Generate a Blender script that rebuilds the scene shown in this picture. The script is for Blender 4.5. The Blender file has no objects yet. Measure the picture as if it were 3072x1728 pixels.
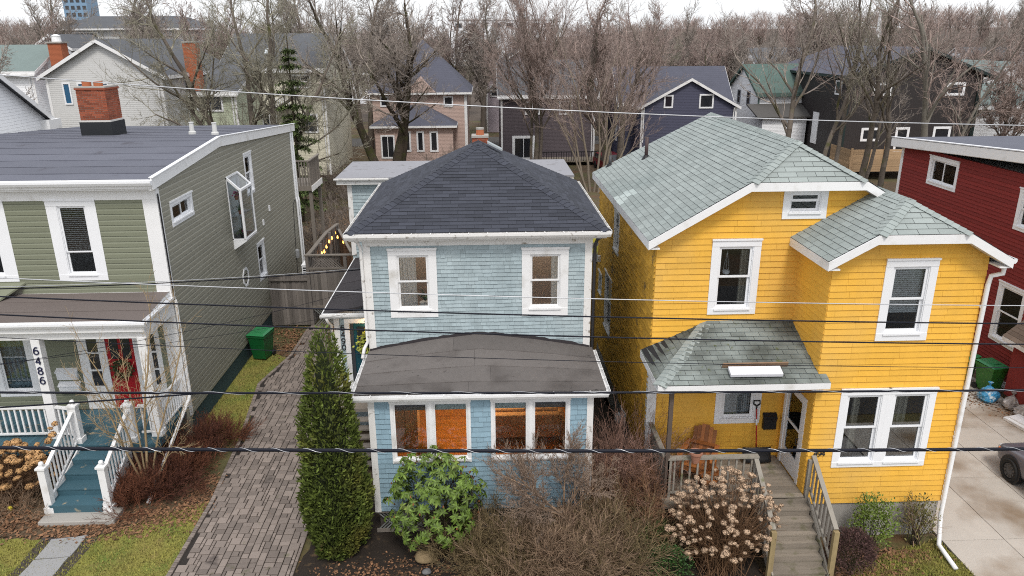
import bpy, math, random
import numpy as np
from mathutils import Vector, Matrix
R = math.radians
random.seed(7); rng = np.random.default_rng(7)
sc = bpy.context.scene
COL = sc.collection

# ---------------------------------------------------------------- camera
CAMP = Vector((2.968, -17.388, 11.171)); PITCH, YAW, ROLL = .322, .034, -.006
fw = Vector((math.sin(YAW)*math.cos(PITCH), math.cos(YAW)*math.cos(PITCH), -math.sin(PITCH)))
rt = Vector((math.cos(YAW), -math.sin(YAW), 0)); up = rt.cross(fw)
r2 = rt*math.cos(ROLL)+up*math.sin(ROLL); u2 = up*math.cos(ROLL)-rt*math.sin(ROLL)
cd = bpy.data.cameras.new('camera'); cam = bpy.data.objects.new('camera', cd); COL.objects.link(cam)
cd.sensor_width = 36; cd.lens = 2246.4/3072*36; cd.clip_end = 3000; cd.clip_start = .1
cam.matrix_world = Matrix(((r2.x, u2.x, -fw.x, CAMP.x), (r2.y, u2.y, -fw.y, CAMP.y), (r2.z, u2.z, -fw.z, CAMP.z), (0, 0, 0, 1)))
sc.camera = cam

# ---------------------------------------------------------------- sky, sun, exposure
SUN_EL, SUN_AZ = R(55), R(172)          # azimuth clockwise from +Y (the camera looks towards +Y)
w = bpy.data.worlds.new('World'); sc.world = w; w.use_nodes = True
nt = w.node_tree; nt.nodes.clear()
sky = nt.nodes.new('ShaderNodeTexSky'); sky.sky_type = 'NISHITA'; sky.sun_disc = False
sky.sun_elevation = SUN_EL; sky.sun_rotation = SUN_AZ; sky.air_density = 1.0; sky.dust_density = 3.5; sky.ozone_density = 1.0
mixw = nt.nodes.new('ShaderNodeMix'); mixw.data_type = 'RGBA'; mixw.inputs[0].default_value = .72
mixw.inputs[7].default_value = (8.9, 9.05, 9.3, 1)     # even cloud layer
nt.links.new(sky.outputs[0], mixw.inputs[6])
cln = nt.nodes.new('ShaderNodeTexNoise'); cln.inputs['Scale'].default_value = 3.5; cln.inputs['Detail'].default_value = 5; cgr = nt.nodes.new('ShaderNodeMapRange'); cgr.inputs[1].default_value = .35; cgr.inputs[2].default_value = .65; cgr.inputs[3].default_value = .93; cgr.inputs[4].default_value = 1.12
tcw = nt.nodes.new('ShaderNodeTexCoord'); nt.links.new(tcw.outputs['Generated'], cln.inputs['Vector']); nt.links.new(cln.outputs['Fac'], cgr.inputs[0])
csc = nt.nodes.new('ShaderNodeVectorMath'); csc.operation = 'SCALE'; nt.links.new(mixw.outputs[2], csc.inputs[0]); nt.links.new(cgr.outputs[0], csc.inputs['Scale'])
bg = nt.nodes.new('ShaderNodeBackground'); bg.inputs[1].default_value = .09
wo = nt.nodes.new('ShaderNodeOutputWorld')
nt.links.new(csc.outputs[0], bg.inputs[0]); nt.links.new(bg.outputs[0], wo.inputs[0])
sl = bpy.data.lights.new('sun', 'SUN'); sl.energy = 1.15; sl.angle = R(12); sl.color = (1, .965, .91)
so = bpy.data.objects.new('sun', sl); COL.objects.link(so)
sdir = Vector((math.sin(SUN_AZ)*math.cos(SUN_EL), math.cos(SUN_AZ)*math.cos(SUN_EL), math.sin(SUN_EL)))
so.rotation_euler = sdir.to_track_quat('Z', 'Y').to_euler(); so.location = (0, -30, 40)
vs = sc.view_settings; vs.view_transform = 'Standard'; vs.look = 'None'; vs.exposure = 0.68; vs.gamma = 1; vs.use_curve_mapping = False

sc.cycles.filter_width = 1.05; sc.cycles.use_denoising = False; sc.cycles.sample_clamp_indirect = 1.5; sc.cycles.caustics_reflective = False; sc.cycles.caustics_refractive = False

# ---------------------------------------------------------------- materials
MATS = {}
def mat(name, col, rough=.75, var=.0, noise=None, bump=None, metal=0, spec=.4, dirt=None, streak=None, lines=None, emit=None, wave=None):
    """col linear rgb; var per-piece brightness; noise (scale, amount); bump (scale, strength); dirt (colour, scale, threshold 0-1, softness);
    streak (scale, amount) vertical streaks; lines (spacing, depth 0-1) horizontal board shadows for far walls"""
    if name in MATS: return MATS[name]
    m = bpy.data.materials.new(name); m.use_nodes = True; n = m.node_tree; L = n.links
    b = n.nodes['Principled BSDF']; b.inputs['Roughness'].default_value = rough; b.inputs['Metallic'].default_value = metal
    b.inputs['Specular IOR Level'].default_value = spec
    geo = n.nodes.new('ShaderNodeNewGeometry')
    def math_(op, a, c):
        k = n.nodes.new('ShaderNodeMath'); k.operation = op
        for i, v in enumerate((a, c)):
            if isinstance(v, (int, float)): k.inputs[i].default_value = v
            else: L.new(v, k.inputs[i])
        return k.outputs[0]
    def nz(scale, det=4, stretch=None):
        t = n.nodes.new('ShaderNodeTexNoise'); t.inputs['Scale'].default_value = scale; t.inputs['Detail'].default_value = det
        if stretch:
            mp = n.nodes.new('ShaderNodeMapping'); mp.inputs['Scale'].default_value = stretch; L.new(geo.outputs['Position'], mp.inputs['Vector']); L.new(mp.outputs[0], t.inputs['Vector'])
        else: L.new(geo.outputs['Position'], t.inputs['Vector'])
        return t.outputs['Fac']
    fac = None
    def addf(o, amt):
        nonlocal fac
        v = math_('MULTIPLY', math_('SUBTRACT', o, .5), 2*amt)
        fac = math_('ADD', v, 1.0 if fac is None else fac)
    if var:
        a = n.nodes.new('ShaderNodeAttribute'); a.attribute_name = 'var'; addf(a.outputs['Fac'], var)
    if noise:
        for sc_, am in (noise if isinstance(noise[0], tuple) else (noise,)): addf(nz(sc_), am)
    if streak: addf(nz(streak[0], 3, (1, 1, .06)), streak[1])
    colo = None
    rgb = n.nodes.new('ShaderNodeRGB'); rgb.outputs[0].default_value = (*col, 1); colo = rgb.outputs[0]
    if dirt:
        for dc, ds, dt, dw in (dirt if isinstance(dirt[0][0], tuple) else (dirt,)):
            mr = n.nodes.new('ShaderNodeMapRange'); mr.inputs[1].default_value = dt-dw; mr.inputs[2].default_value = dt+dw; L.new(nz(ds, 6), mr.inputs[0])
            mx = n.nodes.new('ShaderNodeMix'); mx.data_type = 'RGBA'; L.new(mr.outputs[0], mx.inputs[0]); L.new(colo, mx.inputs[6]); mx.inputs[7].default_value = (*dc, 1); colo = mx.outputs[2]
    if fac is not None:
        s = n.nodes.new('ShaderNodeVectorMath'); s.operation = 'SCALE'; L.new(colo, s.inputs[0]); L.new(fac, s.inputs['Scale']); colo = s.outputs[0]
    L.new(colo, b.inputs['Base Color'])
    h = None
    if bump:
        bn = n.nodes.new('ShaderNodeBump'); bn.inputs['Strength'].default_value = bump[1]; bn.inputs['Distance'].default_value = .02
        L.new(nz(bump[0], 5, bump[2] if len(bump) > 2 else None), bn.inputs['Height']); L.new(bn.outputs[0], b.inputs['Normal']); h = bn
    if lines:
        sx = n.nodes.new('ShaderNodeSeparateXYZ'); L.new(geo.outputs['Position'], sx.inputs[0])
        fr = math_('FRACT', math_('DIVIDE', sx.outputs[2 if len(lines) < 3 else lines[2]], lines[0]), 0)
        b2 = n.nodes.new('ShaderNodeBump'); b2.inputs['Strength'].default_value = 1; b2.inputs['Distance'].default_value = lines[1]
        inv = math_('SUBTRACT', 1, fr); L.new(inv, b2.inputs['Height'])
        if h: L.new(h.outputs[0], b2.inputs['Normal'])
        L.new(b2.outputs[0], b.inputs['Normal'])
    if emit:
        b.inputs['Emission Color'].default_value = (*emit[0], 1); b.inputs['Emission Strength'].default_value = emit[1]
    MATS[name] = m
    return m
def glass_mat(name, tint=(.9, .93, .95), refl=.9):
    if name in MATS: return MATS[name]
    m = bpy.data.materials.new(name); m.use_nodes = True; n = m.node_tree; n.nodes.clear()
    o = n.nodes.new('ShaderNodeOutputMaterial'); mx = n.nodes.new('ShaderNodeMixShader'); t = n.nodes.new('ShaderNodeBsdfTransparent'); g = n.nodes.new('ShaderNodeBsdfGlossy')
    f = n.nodes.new('ShaderNodeFresnel'); f.inputs[0].default_value = 1.45; t.inputs[0].default_value = (*tint, 1); g.inputs['Roughness'].default_value = .02; g.inputs[0].default_value = (refl,)*3+(1,)
    k = n.nodes.new('ShaderNodeMath'); k.operation = 'MULTIPLY_ADD'; k.inputs[1].default_value = 1.1; k.inputs[2].default_value = .02
    n.links.new(f.outputs[0], k.inputs[0]); n.links.new(k.outputs[0], mx.inputs[0]); n.links.new(t.outputs[0], mx.inputs[1]); n.links.new(g.outputs[0], mx.inputs[2]); n.links.new(mx.outputs[0], o.inputs[0])
    MATS[name] = m
    return m
GLASS = glass_mat('window_glass')
WHITE = mat('white_paint', (.80, .80, .80), .5, noise=((3, .04), (30, .03)), dirt=((.52, .5, .46), 2.2, .69, .12))
WORNW = mat('worn_white_paint', (.76, .75, .73), .6, noise=((5, .06), (40, .05)), dirt=((.28, .25, .21), 7, .66, .06))
VINYLW = mat('white_vinyl', (.82, .83, .85), .35, noise=(2, .03))
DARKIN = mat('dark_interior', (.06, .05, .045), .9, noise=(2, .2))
CURT = mat('curtain_cloth', (.8, .79, .76), .9, noise=(6, .06))
def translucent(m, col):
    n = m.node_tree; t = n.nodes.new('ShaderNodeBsdfTranslucent'); t.inputs[0].default_value = (*col, 1); mx = n.nodes.new('ShaderNodeMixShader'); mx.inputs[0].default_value = .5
    n.links.new(n.nodes['Principled BSDF'].outputs[0], mx.inputs[1]); n.links.new(t.outputs[0], mx.inputs[2]); n.links.new(mx.outputs[0], n.nodes['Material Output'].inputs[0])
translucent(CURT, (.85, .84, .82))
BLIND = mat('blind_slat', (.7, .71, .7), .5)
ASPH = mat('asphalt_edge_shade_line', (.02, .02, .022), .95)  # black cut asphalt; also puts the shade line of each course into colour
BLACKP = mat('black_plastic', (.012, .012, .014), .5)

# ---------------------------------------------------------------- geometry helpers
WL = {}                                   # world location of every object while it is built
def props(o, label=None, cat=None, group=None, kind=None):
    if label: o['label'] = label
    if cat: o['category'] = cat
    if group: o['group'] = group
    if kind: o['kind'] = kind
    return o
def thing(name, label, cat, loc=(0, 0, 0), group=None):
    o = bpy.data.objects.new(name, None); COL.objects.link(o); o.empty_display_size = .2
    o.location = loc; WL[o.name] = Vector(loc)
    return props(o, label, cat, group)
def link_mesh(name, me, loc, parent):
    o = bpy.data.objects.new(name, me); COL.objects.link(o)
    loc = Vector(loc); WL[o.name] = loc
    if parent is not None:
        o.parent = parent; o.location = loc-WL[parent.name]
    else: o.location = loc
    return o
class MB:
    def __init__(s): s.V = []; s.F = []; s.A = []; s.MI = []; s.v = .5; s.mi = 0
    def poly(s, pts, v=None):
        k = len(s.V); s.V += [tuple(p) for p in pts]; s.F.append(tuple(range(k, k+len(pts)))); s.A.append(s.v if v is None else v); s.MI.append(s.mi)
    def raw(s, pts, faces, v=None):
        k = len(s.V); s.V += [tuple(p) for p in pts]
        for f in faces: s.F.append(tuple(i+k for i in f)); s.A.append(s.v if v is None else v); s.MI.append(s.mi)
    def box(s, x0, x1, y0, y1, z0, z1, v=None):
        if x0 > x1: x0, x1 = x1, x0
        if y0 > y1: y0, y1 = y1, y0
        if z0 > z1: z0, z1 = z1, z0
        s.raw([(x0, y0, z0), (x1, y0, z0), (x1, y1, z0), (x0, y1, z0), (x0, y0, z1), (x1, y0, z1), (x1, y1, z1), (x0, y1, z1)],
              [(0, 3, 2, 1), (4, 5, 6, 7), (0, 1, 5, 4), (1, 2, 6, 5), (2, 3, 7, 6), (3, 0, 4, 7)], v)
        return s
    def extrude(s, pts, vec, v=None):
        """closed polygon swept along vec"""
        pts = [Vector(p) for p in pts]; vec = Vector(vec); n = len(pts)
        nn = Vector((0, 0, 0))
        for i in range(n): nn += (pts[i]-pts[0]).cross(pts[(i+1) % n]-pts[0])
        if nn.dot(vec) > 0: pts = pts[::-1]
        q = [p+vec for p in pts]
        s.raw(pts+q, [tuple(range(n)), tuple(range(2*n-1, n-1, -1))]+[(i, i+n, (i+1) % n+n, (i+1) % n) for i in range(n)], v)
        return s
    def beam(s, a, b, w, h, v=None, upv=(0, 0, 1)):
        a = Vector(a); b = Vector(b); d = (b-a).normalized(); upv = Vector(upv)
        if abs(d.dot(upv)) > .98: upv = Vector((0, 1, 0))
        x = d.cross(upv).normalized()*w/2; y = x.cross(d).normalized()*h/2
        pts = [a-x-y, a+x-y, a+x+y, a-x+y]; q = [p+(b-a) for p in pts]
        s.raw(pts+q, [(0, 1, 2, 3), (7, 6, 5, 4), (0, 4, 5, 1), (1, 5, 6, 2), (2, 6, 7, 3), (3, 7, 4, 0)], v)
        return s
    def tube(s, pts, r, n=8, v=None, cap=True):
        pts = [Vector(p) for p in pts]
        rs = r if isinstance(r, (list, tuple)) else [r]*len(pts)
        base = len(s.V); prev = None
        for i, p in enumerate(pts):
            d = (pts[min(i+1, len(pts)-1)]-pts[max(i-1, 0)])
            d = d.normalized() if d.length > 1e-9 else Vector((0, 0, 1))
            if prev is None:
                a = Vector((0, 0, 1)) if abs(d.z) < .9 else Vector((1, 0, 0))
                x = d.cross(a).normalized()
            else: x = (prev-d*prev.dot(d)).normalized()
            prev = x; y = d.cross(x)
            for k in range(n):
                t = 2*math.pi*k/n; s.V.append(tuple(p+(x*math.cos(t)+y*math.sin(t))*rs[i]))
        vv = s.v if v is None else v
        for i in range(len(pts)-1):
            for k in range(n):
                a = base+i*n+k; b = base+i*n+(k+1) % n
                s.F.append((a, b, b+n, a+n)); s.A.append(vv); s.MI.append(s.mi)
        if cap:
            s.F.append(tuple(base+k for k in range(n-1, -1, -1))); s.A.append(vv); s.MI.append(s.mi)
            s.F.append(tuple(base+(len(pts)-1)*n+k for k in range(n))); s.A.append(vv); s.MI.append(s.mi)
        return s
    def lathe(s, c, prof, n=16, v=None, axis='z'):
        """prof: (radius, height) from bottom up round the vertical through c"""
        c = Vector(c); base = len(s.V); vv = s.v if v is None else v
        for r, h in prof:
            for k in range(n):
                t = 2*math.pi*k/n; q = (r*math.cos(t), r*math.sin(t), h)
                if axis == 'x': q = (h, r*math.cos(t), r*math.sin(t))
                if axis == 'y': q = (r*math.sin(t), h, r*math.cos(t))
                s.V.append(tuple(c+Vector(q)))
        for i in range(len(prof)-1):
            for k in range(n):
                a = base+i*n+k; b = base+i*n+(k+1) % n; s.F.append((a, b, b+n, a+n)); s.A.append(vv); s.MI.append(s.mi)
        s.F.append(tuple(base+k for k in range(n-1, -1, -1))); s.A.append(vv); s.MI.append(s.mi)
        m = base+(len(prof)-1)*n; s.F.append(tuple(m+k for k in range(n))); s.A.append(vv); s.MI.append(s.mi)
        return s
    def build(s, name, m, parent=None, smooth=False, origin=None, bevel=0):
        V = np.array(s.V, float)
        c = (V.min(0)+V.max(0))/2 if origin is None else np.array(origin, float)
        if origin is None: c[2] = V[:, 2].min()
        me = bpy.data.meshes.new(name); me.from_pydata((V-c).tolist(), [], s.F)
        for k in (m if isinstance(m, (list, tuple)) else (m,)): me.materials.append(k)
        a = me.attributes.new('var', 'FLOAT', 'FACE'); a.data.foreach_set('value', s.A)
        if any(s.MI): me.polygons.foreach_set('material_index', s.MI)
        if smooth: me.polygons.foreach_set('use_smooth', [True]*len(s.F))
        o = link_mesh(name, me, c, parent)
        if bevel:
            b = o.modifiers.new('bevel', 'BEVEL'); b.width = bevel; b.segments = 2; b.limit_method = 'ANGLE'
        return o
def struct(o): o['kind'] = 'structure'; return o
def stuff(o): o['kind'] = 'stuff'; return o
def bxo(name, m, parent, *d, v=None, bevel=0):
    return MB().box(*d, v=v).build(name, m, parent, bevel=bevel)
def npmesh(name, V, F, m, parent=None, var=None, loc=None, smooth=False):
    """bulk mesh from numpy: V (n,3), F (m,k)"""
    V = np.asarray(V, float); c = np.array(loc if loc is not None else (0, 0, 0), float)
    me = bpy.data.meshes.new(name); k = F.shape[1]
    me.vertices.add(len(V)); me.vertices.foreach_set('co', (V-c).ravel())
    me.loops.add(F.size); me.loops.foreach_set('vertex_index', F.ravel().astype(np.int32))
    me.polygons.add(len(F)); me.polygons.foreach_set('loop_start', np.arange(0, F.size, k, dtype=np.int32)); me.polygons.foreach_set('loop_total', np.full(len(F), k, np.int32))
    me.update(calc_edges=True)
    a = me.attributes.new('var', 'FLOAT', 'FACE'); a.data.foreach_set('value', np.asarray(var if var is not None else np.full(len(F), .5), np.float32))
    if smooth: me.polygons.foreach_set('use_smooth', np.ones(len(F), bool))
    for q in (m if isinstance(m, (list, tuple)) else (m,)): me.materials.append(q)
    return link_mesh(name, me, c, parent)
def copy_tree(o, parent=None, **pr):
    c = o.copy(); COL.objects.link(c); WL[c.name] = WL.get(o.name, Vector((0, 0, 0)))
    c.parent = parent
    for ch in list(o.children): copy_tree(ch, c)
    for k, v in pr.items(): c[k] = v
    return c

class Pl:
    """a vertical wall plane: P(u, d, z), d outwards"""
    def __init__(s, o, U, N): s.o = Vector(o); s.U = Vector(U); s.N = Vector(N); s.flip = s.U.cross(s.N).z > 0
    def P(s, u, d, z): q = s.o+s.U*u+s.N*d; return Vector((q.x, q.y, z))
    def box(s, mb, u0, u1, d0, d1, z0, z1, v=None):
        a = s.P(u0, d0, z0); b = s.P(u1, d1, z1); mb.box(a.x, b.x, a.y, b.y, a.z, b.z, v)
front = lambda y: Pl((0, y, 0), (1, 0, 0), (0, -1, 0))
back = lambda y: Pl((0, y, 0), (1, 0, 0), (0, 1, 0))
right = lambda x: Pl((x, 0, 0), (0, 1, 0), (1, 0, 0))
left = lambda x: Pl((x, 0, 0), (0, 1, 0), (-1, 0, 0))

def clip(poly, a, b, c):
    """keep a*u+b*z+c >= 0"""
    out = []; n = len(poly)
    for i in range(n):
        p, q = poly[i], poly[(i+1) % n]; fp = a*p[0]+b*p[1]+c; fq = a*q[0]+b*q[1]+c
        if fp >= 0: out.append(p)
        if (fp >= 0) != (fq >= 0):
            t = fp/(fp-fq); out.append((p[0]+(q[0]-p[0])*t, p[1]+(q[1]-p[1])*t))
    return out
def halfplanes(pts):
    """convex polygon (u,z) ccw or cw -> list of (a,b,c)"""
    ar = sum(pts[i][0]*pts[(i+1) % len(pts)][1]-pts[(i+1) % len(pts)][0]*pts[i][1] for i in range(len(pts)))
    if ar < 0: pts = pts[::-1]
    return [(-(q[1]-p[1]), q[0]-p[0], (q[1]-p[1])*p[0]-(q[0]-p[0])*p[1]) for p, q in zip(pts, pts[1:]+pts[:1])]
def core_wall(mb, pl, u0, u1, z0, z1, holes=(), th=.12):
    us = sorted({u0, u1, *[h for q in holes for h in q[:2] if u0 < h < u1]}); zs = sorted({z0, z1, *[h for q in holes for h in q[2:4] if z0 < h < z1]})
    for a, b in zip(us, us[1:]):
        run = None
        for c, d in zip(zs, zs[1:]):
            m = ((a+b)/2, (c+d)/2); hole = any(h[0] < m[0] < h[1] and h[2] < m[1] < h[3] for h in holes)
            if hole:
                if run: pl.box(mb, a, b, -th, 0, *run); run = None
            else: run = (run[0], d) if run else (c, d)
        if run: pl.box(mb, a, b, -th, 0, *run)
def siding(out, pl, u0, u1, z0, z1, exp, holes=(), shape=None, piece=None, thick=.016, gap=.003, wob=0, seed=1, dutch=0):
    """lapped boards / shingles as separate wedge pieces; out gets (poly verts, faces, var, centre, normal)"""
    rd = random.Random(seed); hp = halfplanes(shape) if shape else []
    z = z0; row = 0
    while z < z1-1e-4:
        t = min(z+exp, z1)
        spans = []
        if piece is None: spans = [(u0, u1)]
        else:
            u = u0-rd.uniform(0, piece[1]) if row % 2 else u0-rd.uniform(0, piece[0])
            while u < u1:
                w_ = rd.uniform(*piece); spans.append((max(u, u0), min(u+w_-gap, u1))); u += w_
        for a, b in spans:
            if b-a < .01: continue
            zb = z-(rd.uniform(-wob, wob) if wob else 0)
            rects = [(a, b, zb, t)]
            for h in holes:
                nx = []
                for (p, q, r, s) in rects:
                    if h[1] <= p or h[0] >= q or h[3] <= r or h[2] >= s: nx.append((p, q, r, s)); continue
                    if p < h[0]: nx.append((p, h[0], r, s))
                    if q > h[1]: nx.append((h[1], q, r, s))
                    if r < h[2]: nx.append((max(p, h[0]), min(q, h[1]), r, h[2]))
                    if s > h[3]: nx.append((max(p, h[0]), min(q, h[1]), h[3], s))
                rects = nx
            th = thick*(1+rd.uniform(-1, 1)*(.07 if piece[1] > .6 else .25) if piece else 1); vv = rd.random()
            for (p, q, r, s) in rects:
                if q-p < .008 or s-r < .008: continue
                poly = [(p, r), (q, r), (q, s), (p, s)]
                for h in hp:
                    poly = clip(poly, *h)
                    if len(poly) < 3: break
                if len(poly) < 3: continue
                off = lambda zz: .003+th*max(0, 1-(zz-zb)/exp)
                if dutch:
                    zs_ = zb+exp*(1-dutch); off = lambda zz: .004+th*min(1, max(0, (zb+exp-zz)/(exp*dutch))); lo_, hi_ = clip(poly, 0, -1, zs_), clip(poly, 0, 1, -zs_); pts_ = []; fc_ = []
                    for pc in (lo_, hi_):
                        if len(pc) < 3: continue
                        f_ = [pl.P(x, off(y), y) for x, y in pc]; b_ = [pl.P(x, -.004, y) for x, y in pc]; n = len(pc); k0 = len(pts_)
                        if pl.flip: f_ = f_[::-1]; b_ = b_[::-1]
                        pts_ += f_+b_; fc_ += [tuple(range(k0, k0+n))]+[(k0+i, k0+i+n, k0+(i+1) % n+n, k0+(i+1) % n) for i in range(n)]
                    if pts_: out.append((pts_, fc_, vv, sum(pts_, Vector())/len(pts_), pl.N, (q-p)*(s-r)))
                    continue
                fr = [pl.P(x, off(y), y) for x, y in poly]; bk = [pl.P(x, -.004, y) for x, y in poly]
                n = len(poly)
                if pl.flip: fr = fr[::-1]; bk = bk[::-1]
                fc = [tuple(range(n))]+[(i, i+n, (i+1) % n+n, (i+1) % n) for i in range(n)]
                out.append((fr+bk, fc, vv, sum(fr, Vector())/n, pl.N, (max(x for x, _ in poly)-min(x for x, _ in poly))*(max(y for _, y in poly)-min(y for _, y in poly))))
        z = t; row += 1
def roof_plane(out, P0, U, S, poly, exp=.143, tab=.33, th=.013, seed=1, jit=.35, lift=.0):
    """three-tab shingles on the plane P0+u*U+s*S clipped to the convex (u,s) polygon"""
    rd = random.Random(seed); P0 = Vector(P0); U = Vector(U).normalized(); S = Vector(S).normalized(); N = U.cross(S)
    if N.z < 0: N = -N
    hp = halfplanes(poly); smin = min(p[1] for p in poly); smax = max(p[1] for p in poly); umin = min(p[0] for p in poly); umax = max(p[0] for p in poly)
    s = smin; row = 0
    while s < smax-.005:
        u = umin-tab*((row % 2)*.5+rd.uniform(0, jit)*.3)-.001
        while u < umax:
            q = [(u+.004, s), (u+tab-.004, s), (u+tab-.004, s+exp+.02), (u+.004, s+exp+.02)]
            for h in hp:
                q = clip(q, *h)
                if len(q) < 3: break
            u += tab
            if len(q) < 3: continue
            if (max(a for a, _ in q)-min(a for a, _ in q))*(max(b for _, b in q)-min(b for _, b in q)) < 2e-4: continue
            dz = rd.uniform(0, .003)
            off = lambda ss: lift+.002+dz+th*max(0, 1-(ss-s)/exp)
            fr = [P0+U*a+S*b+N*off(b) for a, b in q]; bk = [P0+U*a+S*b-N*.004 for a, b in q]; n = len(q)
            nn = (fr[1]-fr[0]).cross(fr[2]-fr[0])
            if nn.dot(N) < 0: fr = fr[::-1]; bk = bk[::-1]
            out.append((fr+bk, [tuple(range(n))]+[(i, i+n, (i+1) % n+n, (i+1) % n) for i in range(n)], rd.random(), sum(fr, Vector())/n, N, tab*exp))
        s += exp; row += 1
def ridge_caps(out, a, b, n1, n2, w_=.15, exp=.14, seed=3, th=.014):
    """folded cap shingles from a (low end) up to b; n1/n2 the down-slope directions of the two planes across the ridge"""
    rd = random.Random(seed); a = Vector(a); b = Vector(b); d = (b-a); L = d.length; d.normalize(); n1 = Vector(n1).normalized(); n2 = Vector(n2).normalized()
    k = max(1, int(L/exp)); e = L/k; upn = n1.cross(d); upn = upn if upn.z > 0 else -upn; up2 = d.cross(n2); up2 = up2 if up2.z > 0 else -up2
    upm = (upn+up2).normalized()
    for i in range(k):
        p = a+d*(e*i); q = p+d*(e+.03); j = rd.uniform(-.006, .006); l0 = .012+th; l1 = .012
        W = w_+j
        pts = [p+upm*l0, q+upm*l1, p+n1*W+upn*l0, q+n1*W+upn*l1, p+n2*W+up2*l0, q+n2*W+up2*l1,
               p, p+n1*W-upn*.002, p+n2*W-up2*.002]
        fc = [(0, 2, 3, 1), (0, 1, 5, 4), (0, 6, 7, 2), (0, 4, 8, 6)]
        out.append((pts, fc, rd.random(), p, upm, W*2*e))
def finalize(name, m, parent, pieces, limit=300, rest=None, edge=None):
    """the pieces that show largest become objects, the rest one joined part"""
    def key(p):
        d = CAMP-p[3]; c = p[4].dot(d.normalized())
        return -max(c, .0)*p[5]/d.length_squared
    pieces = sorted(pieces, key=key)
    for pts, fc, v, c, N, ar in pieces[:limit]:
        mb = MB(); mb.raw(pts, fc, v)
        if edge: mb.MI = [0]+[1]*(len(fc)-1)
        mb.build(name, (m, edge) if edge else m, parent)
    if len(pieces) > limit:
        mb = MB()
        for pts, fc, v, c, N, ar in pieces[limit:]:
            mb.raw(pts, fc, v)
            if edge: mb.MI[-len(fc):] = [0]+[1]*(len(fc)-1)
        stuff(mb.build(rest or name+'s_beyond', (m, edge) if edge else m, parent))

def pane(parent, pl, u0, u1, z0, z1, d, m=None):
    mb = MB(); pl.box(mb, u0, u1, d-.003, d+.003, z0, z1); return mb.build('pane', m or GLASS, parent)
def curtain(parent, pl, u0, u1, z0, z1, d, m=None, folds=6, name='curtain', amp=.03):
    mb = MB(); n = folds*6; pts = []
    for i in range(n+1):
        u = u0+(u1-u0)*i/n; pts.append((u, d+amp*math.sin(i/n*folds*2*math.pi)+amp*.4*math.sin(i*1.7)))
    for (a, da), (b, db) in zip(pts, pts[1:]): mb.poly([pl.P(a, da, z0), pl.P(b, db, z0), pl.P(b, db, z1), pl.P(a, da, z1)])
    return mb.build(name, m or CURT, parent, smooth=True)
def blinds(parent, pl, u0, u1, z0, z1, d, m=None, pitch=.05, tilt=.5):
    z = z0
    while z < z1:
        mb = MB(); a, b = pl.P(u0, d-.018, z+.018*tilt), pl.P(u1, d+.018, z-.018*tilt)
        mb.raw([pl.P(u0, d-.018, z+.018*tilt), pl.P(u1, d-.018, z+.018*tilt), pl.P(u1, d+.018, z-.018*tilt), pl.P(u0, d+.018, z-.018*tilt),
                pl.P(u0, d-.018, z+.018*tilt+.003), pl.P(u1, d-.018, z+.018*tilt+.003), pl.P(u1, d+.018, z-.018*tilt+.003), pl.P(u0, d+.018, z-.018*tilt+.003)],
               [(0, 3, 2, 1), (4, 5, 6, 7), (0, 1, 5, 4), (1, 2, 6, 5), (2, 3, 7, 6), (3, 0, 4, 7)])
        mb.build('blind_slat', m or BLIND, parent); z += pitch
def window(parent, pl, u0, u1, z0, z1, cas=.12, top=None, bot=None, style='hung', m=None, proud=.035, inner=.05, split=.5, sillout=.04, name='window'):
    """outer casing rectangle; returns (window object, opening rectangle)"""
    m = m or WHITE; top = cas if top is None else top; bot = cas if bot is None else bot
    mb = MB()
    pl.box(mb, u0, u0+cas, -.12, proud, z0+bot, z1-top); pl.box(mb, u1-cas, u1, -.12, proud, z0+bot, z1-top)
    pl.box(mb, u0, u1, -.12, proud+.008, z1-top, z1); pl.box(mb, u0-.0, u1+.0, -.12, proud+.006, z0, z0+bot)
    pl.box(mb, u0-.012, u1+.012, proud-.01, proud+.035, z1-.03, z1+.012)
    # inner moulding step
    a, b, c, d = u0+cas, u1-cas, z0+bot, z1-top
    s = .022
    pl.box(mb, a, a+s, -.1, proud-.018, c, d); pl.box(mb, b-s, b, -.1, proud-.018, c, d); pl.box(mb, a+s, b-s, -.1, proud-.018, d-s, d); pl.box(mb, a+s, b-s, -.1, proud-.004, c, c+s)
    o = mb.build(name, m, parent)
    mb = MB(); pl.box(mb, a-.02, b+.02, proud, proud+sillout, c-.035, c+.004); mb.build('sill', m, o)
    a += s; b -= s; c += s; d -= s
    r = inner
    def sash(p, q, e, f, dd):
        k = MB(); pl.box(k, p, p+r, dd-.035, dd, e, f); pl.box(k, q-r, q, dd-.035, dd, e, f); pl.box(k, p+r, q-r, dd-.035, dd, f-r, f); pl.box(k, p+r, q-r, dd-.035, dd, e, e+r)
        k.build('sash', m, o); pane(o, pl, p+r, q-r, e+r, f-r, dd-.02)
    if style == 'hung':
        mid = c+(d-c)*split; sash(a, b, mid-.0, d, -.01); sash(a, b, c, mid+.03, -.05)
    elif style == 'slide':
        mid = (a+b)/2; sash(a, mid+.02, c, d, -.01); sash(mid-.02, b, c, d, -.05)
    elif style == 'fixed': sash(a, b, c, d, -.02)
    return o, (a, b, c, d)
def hole(u0, u1, z0, z1, k=.06): return (u0+k, u1-k, z0+k, z1-k)
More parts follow.
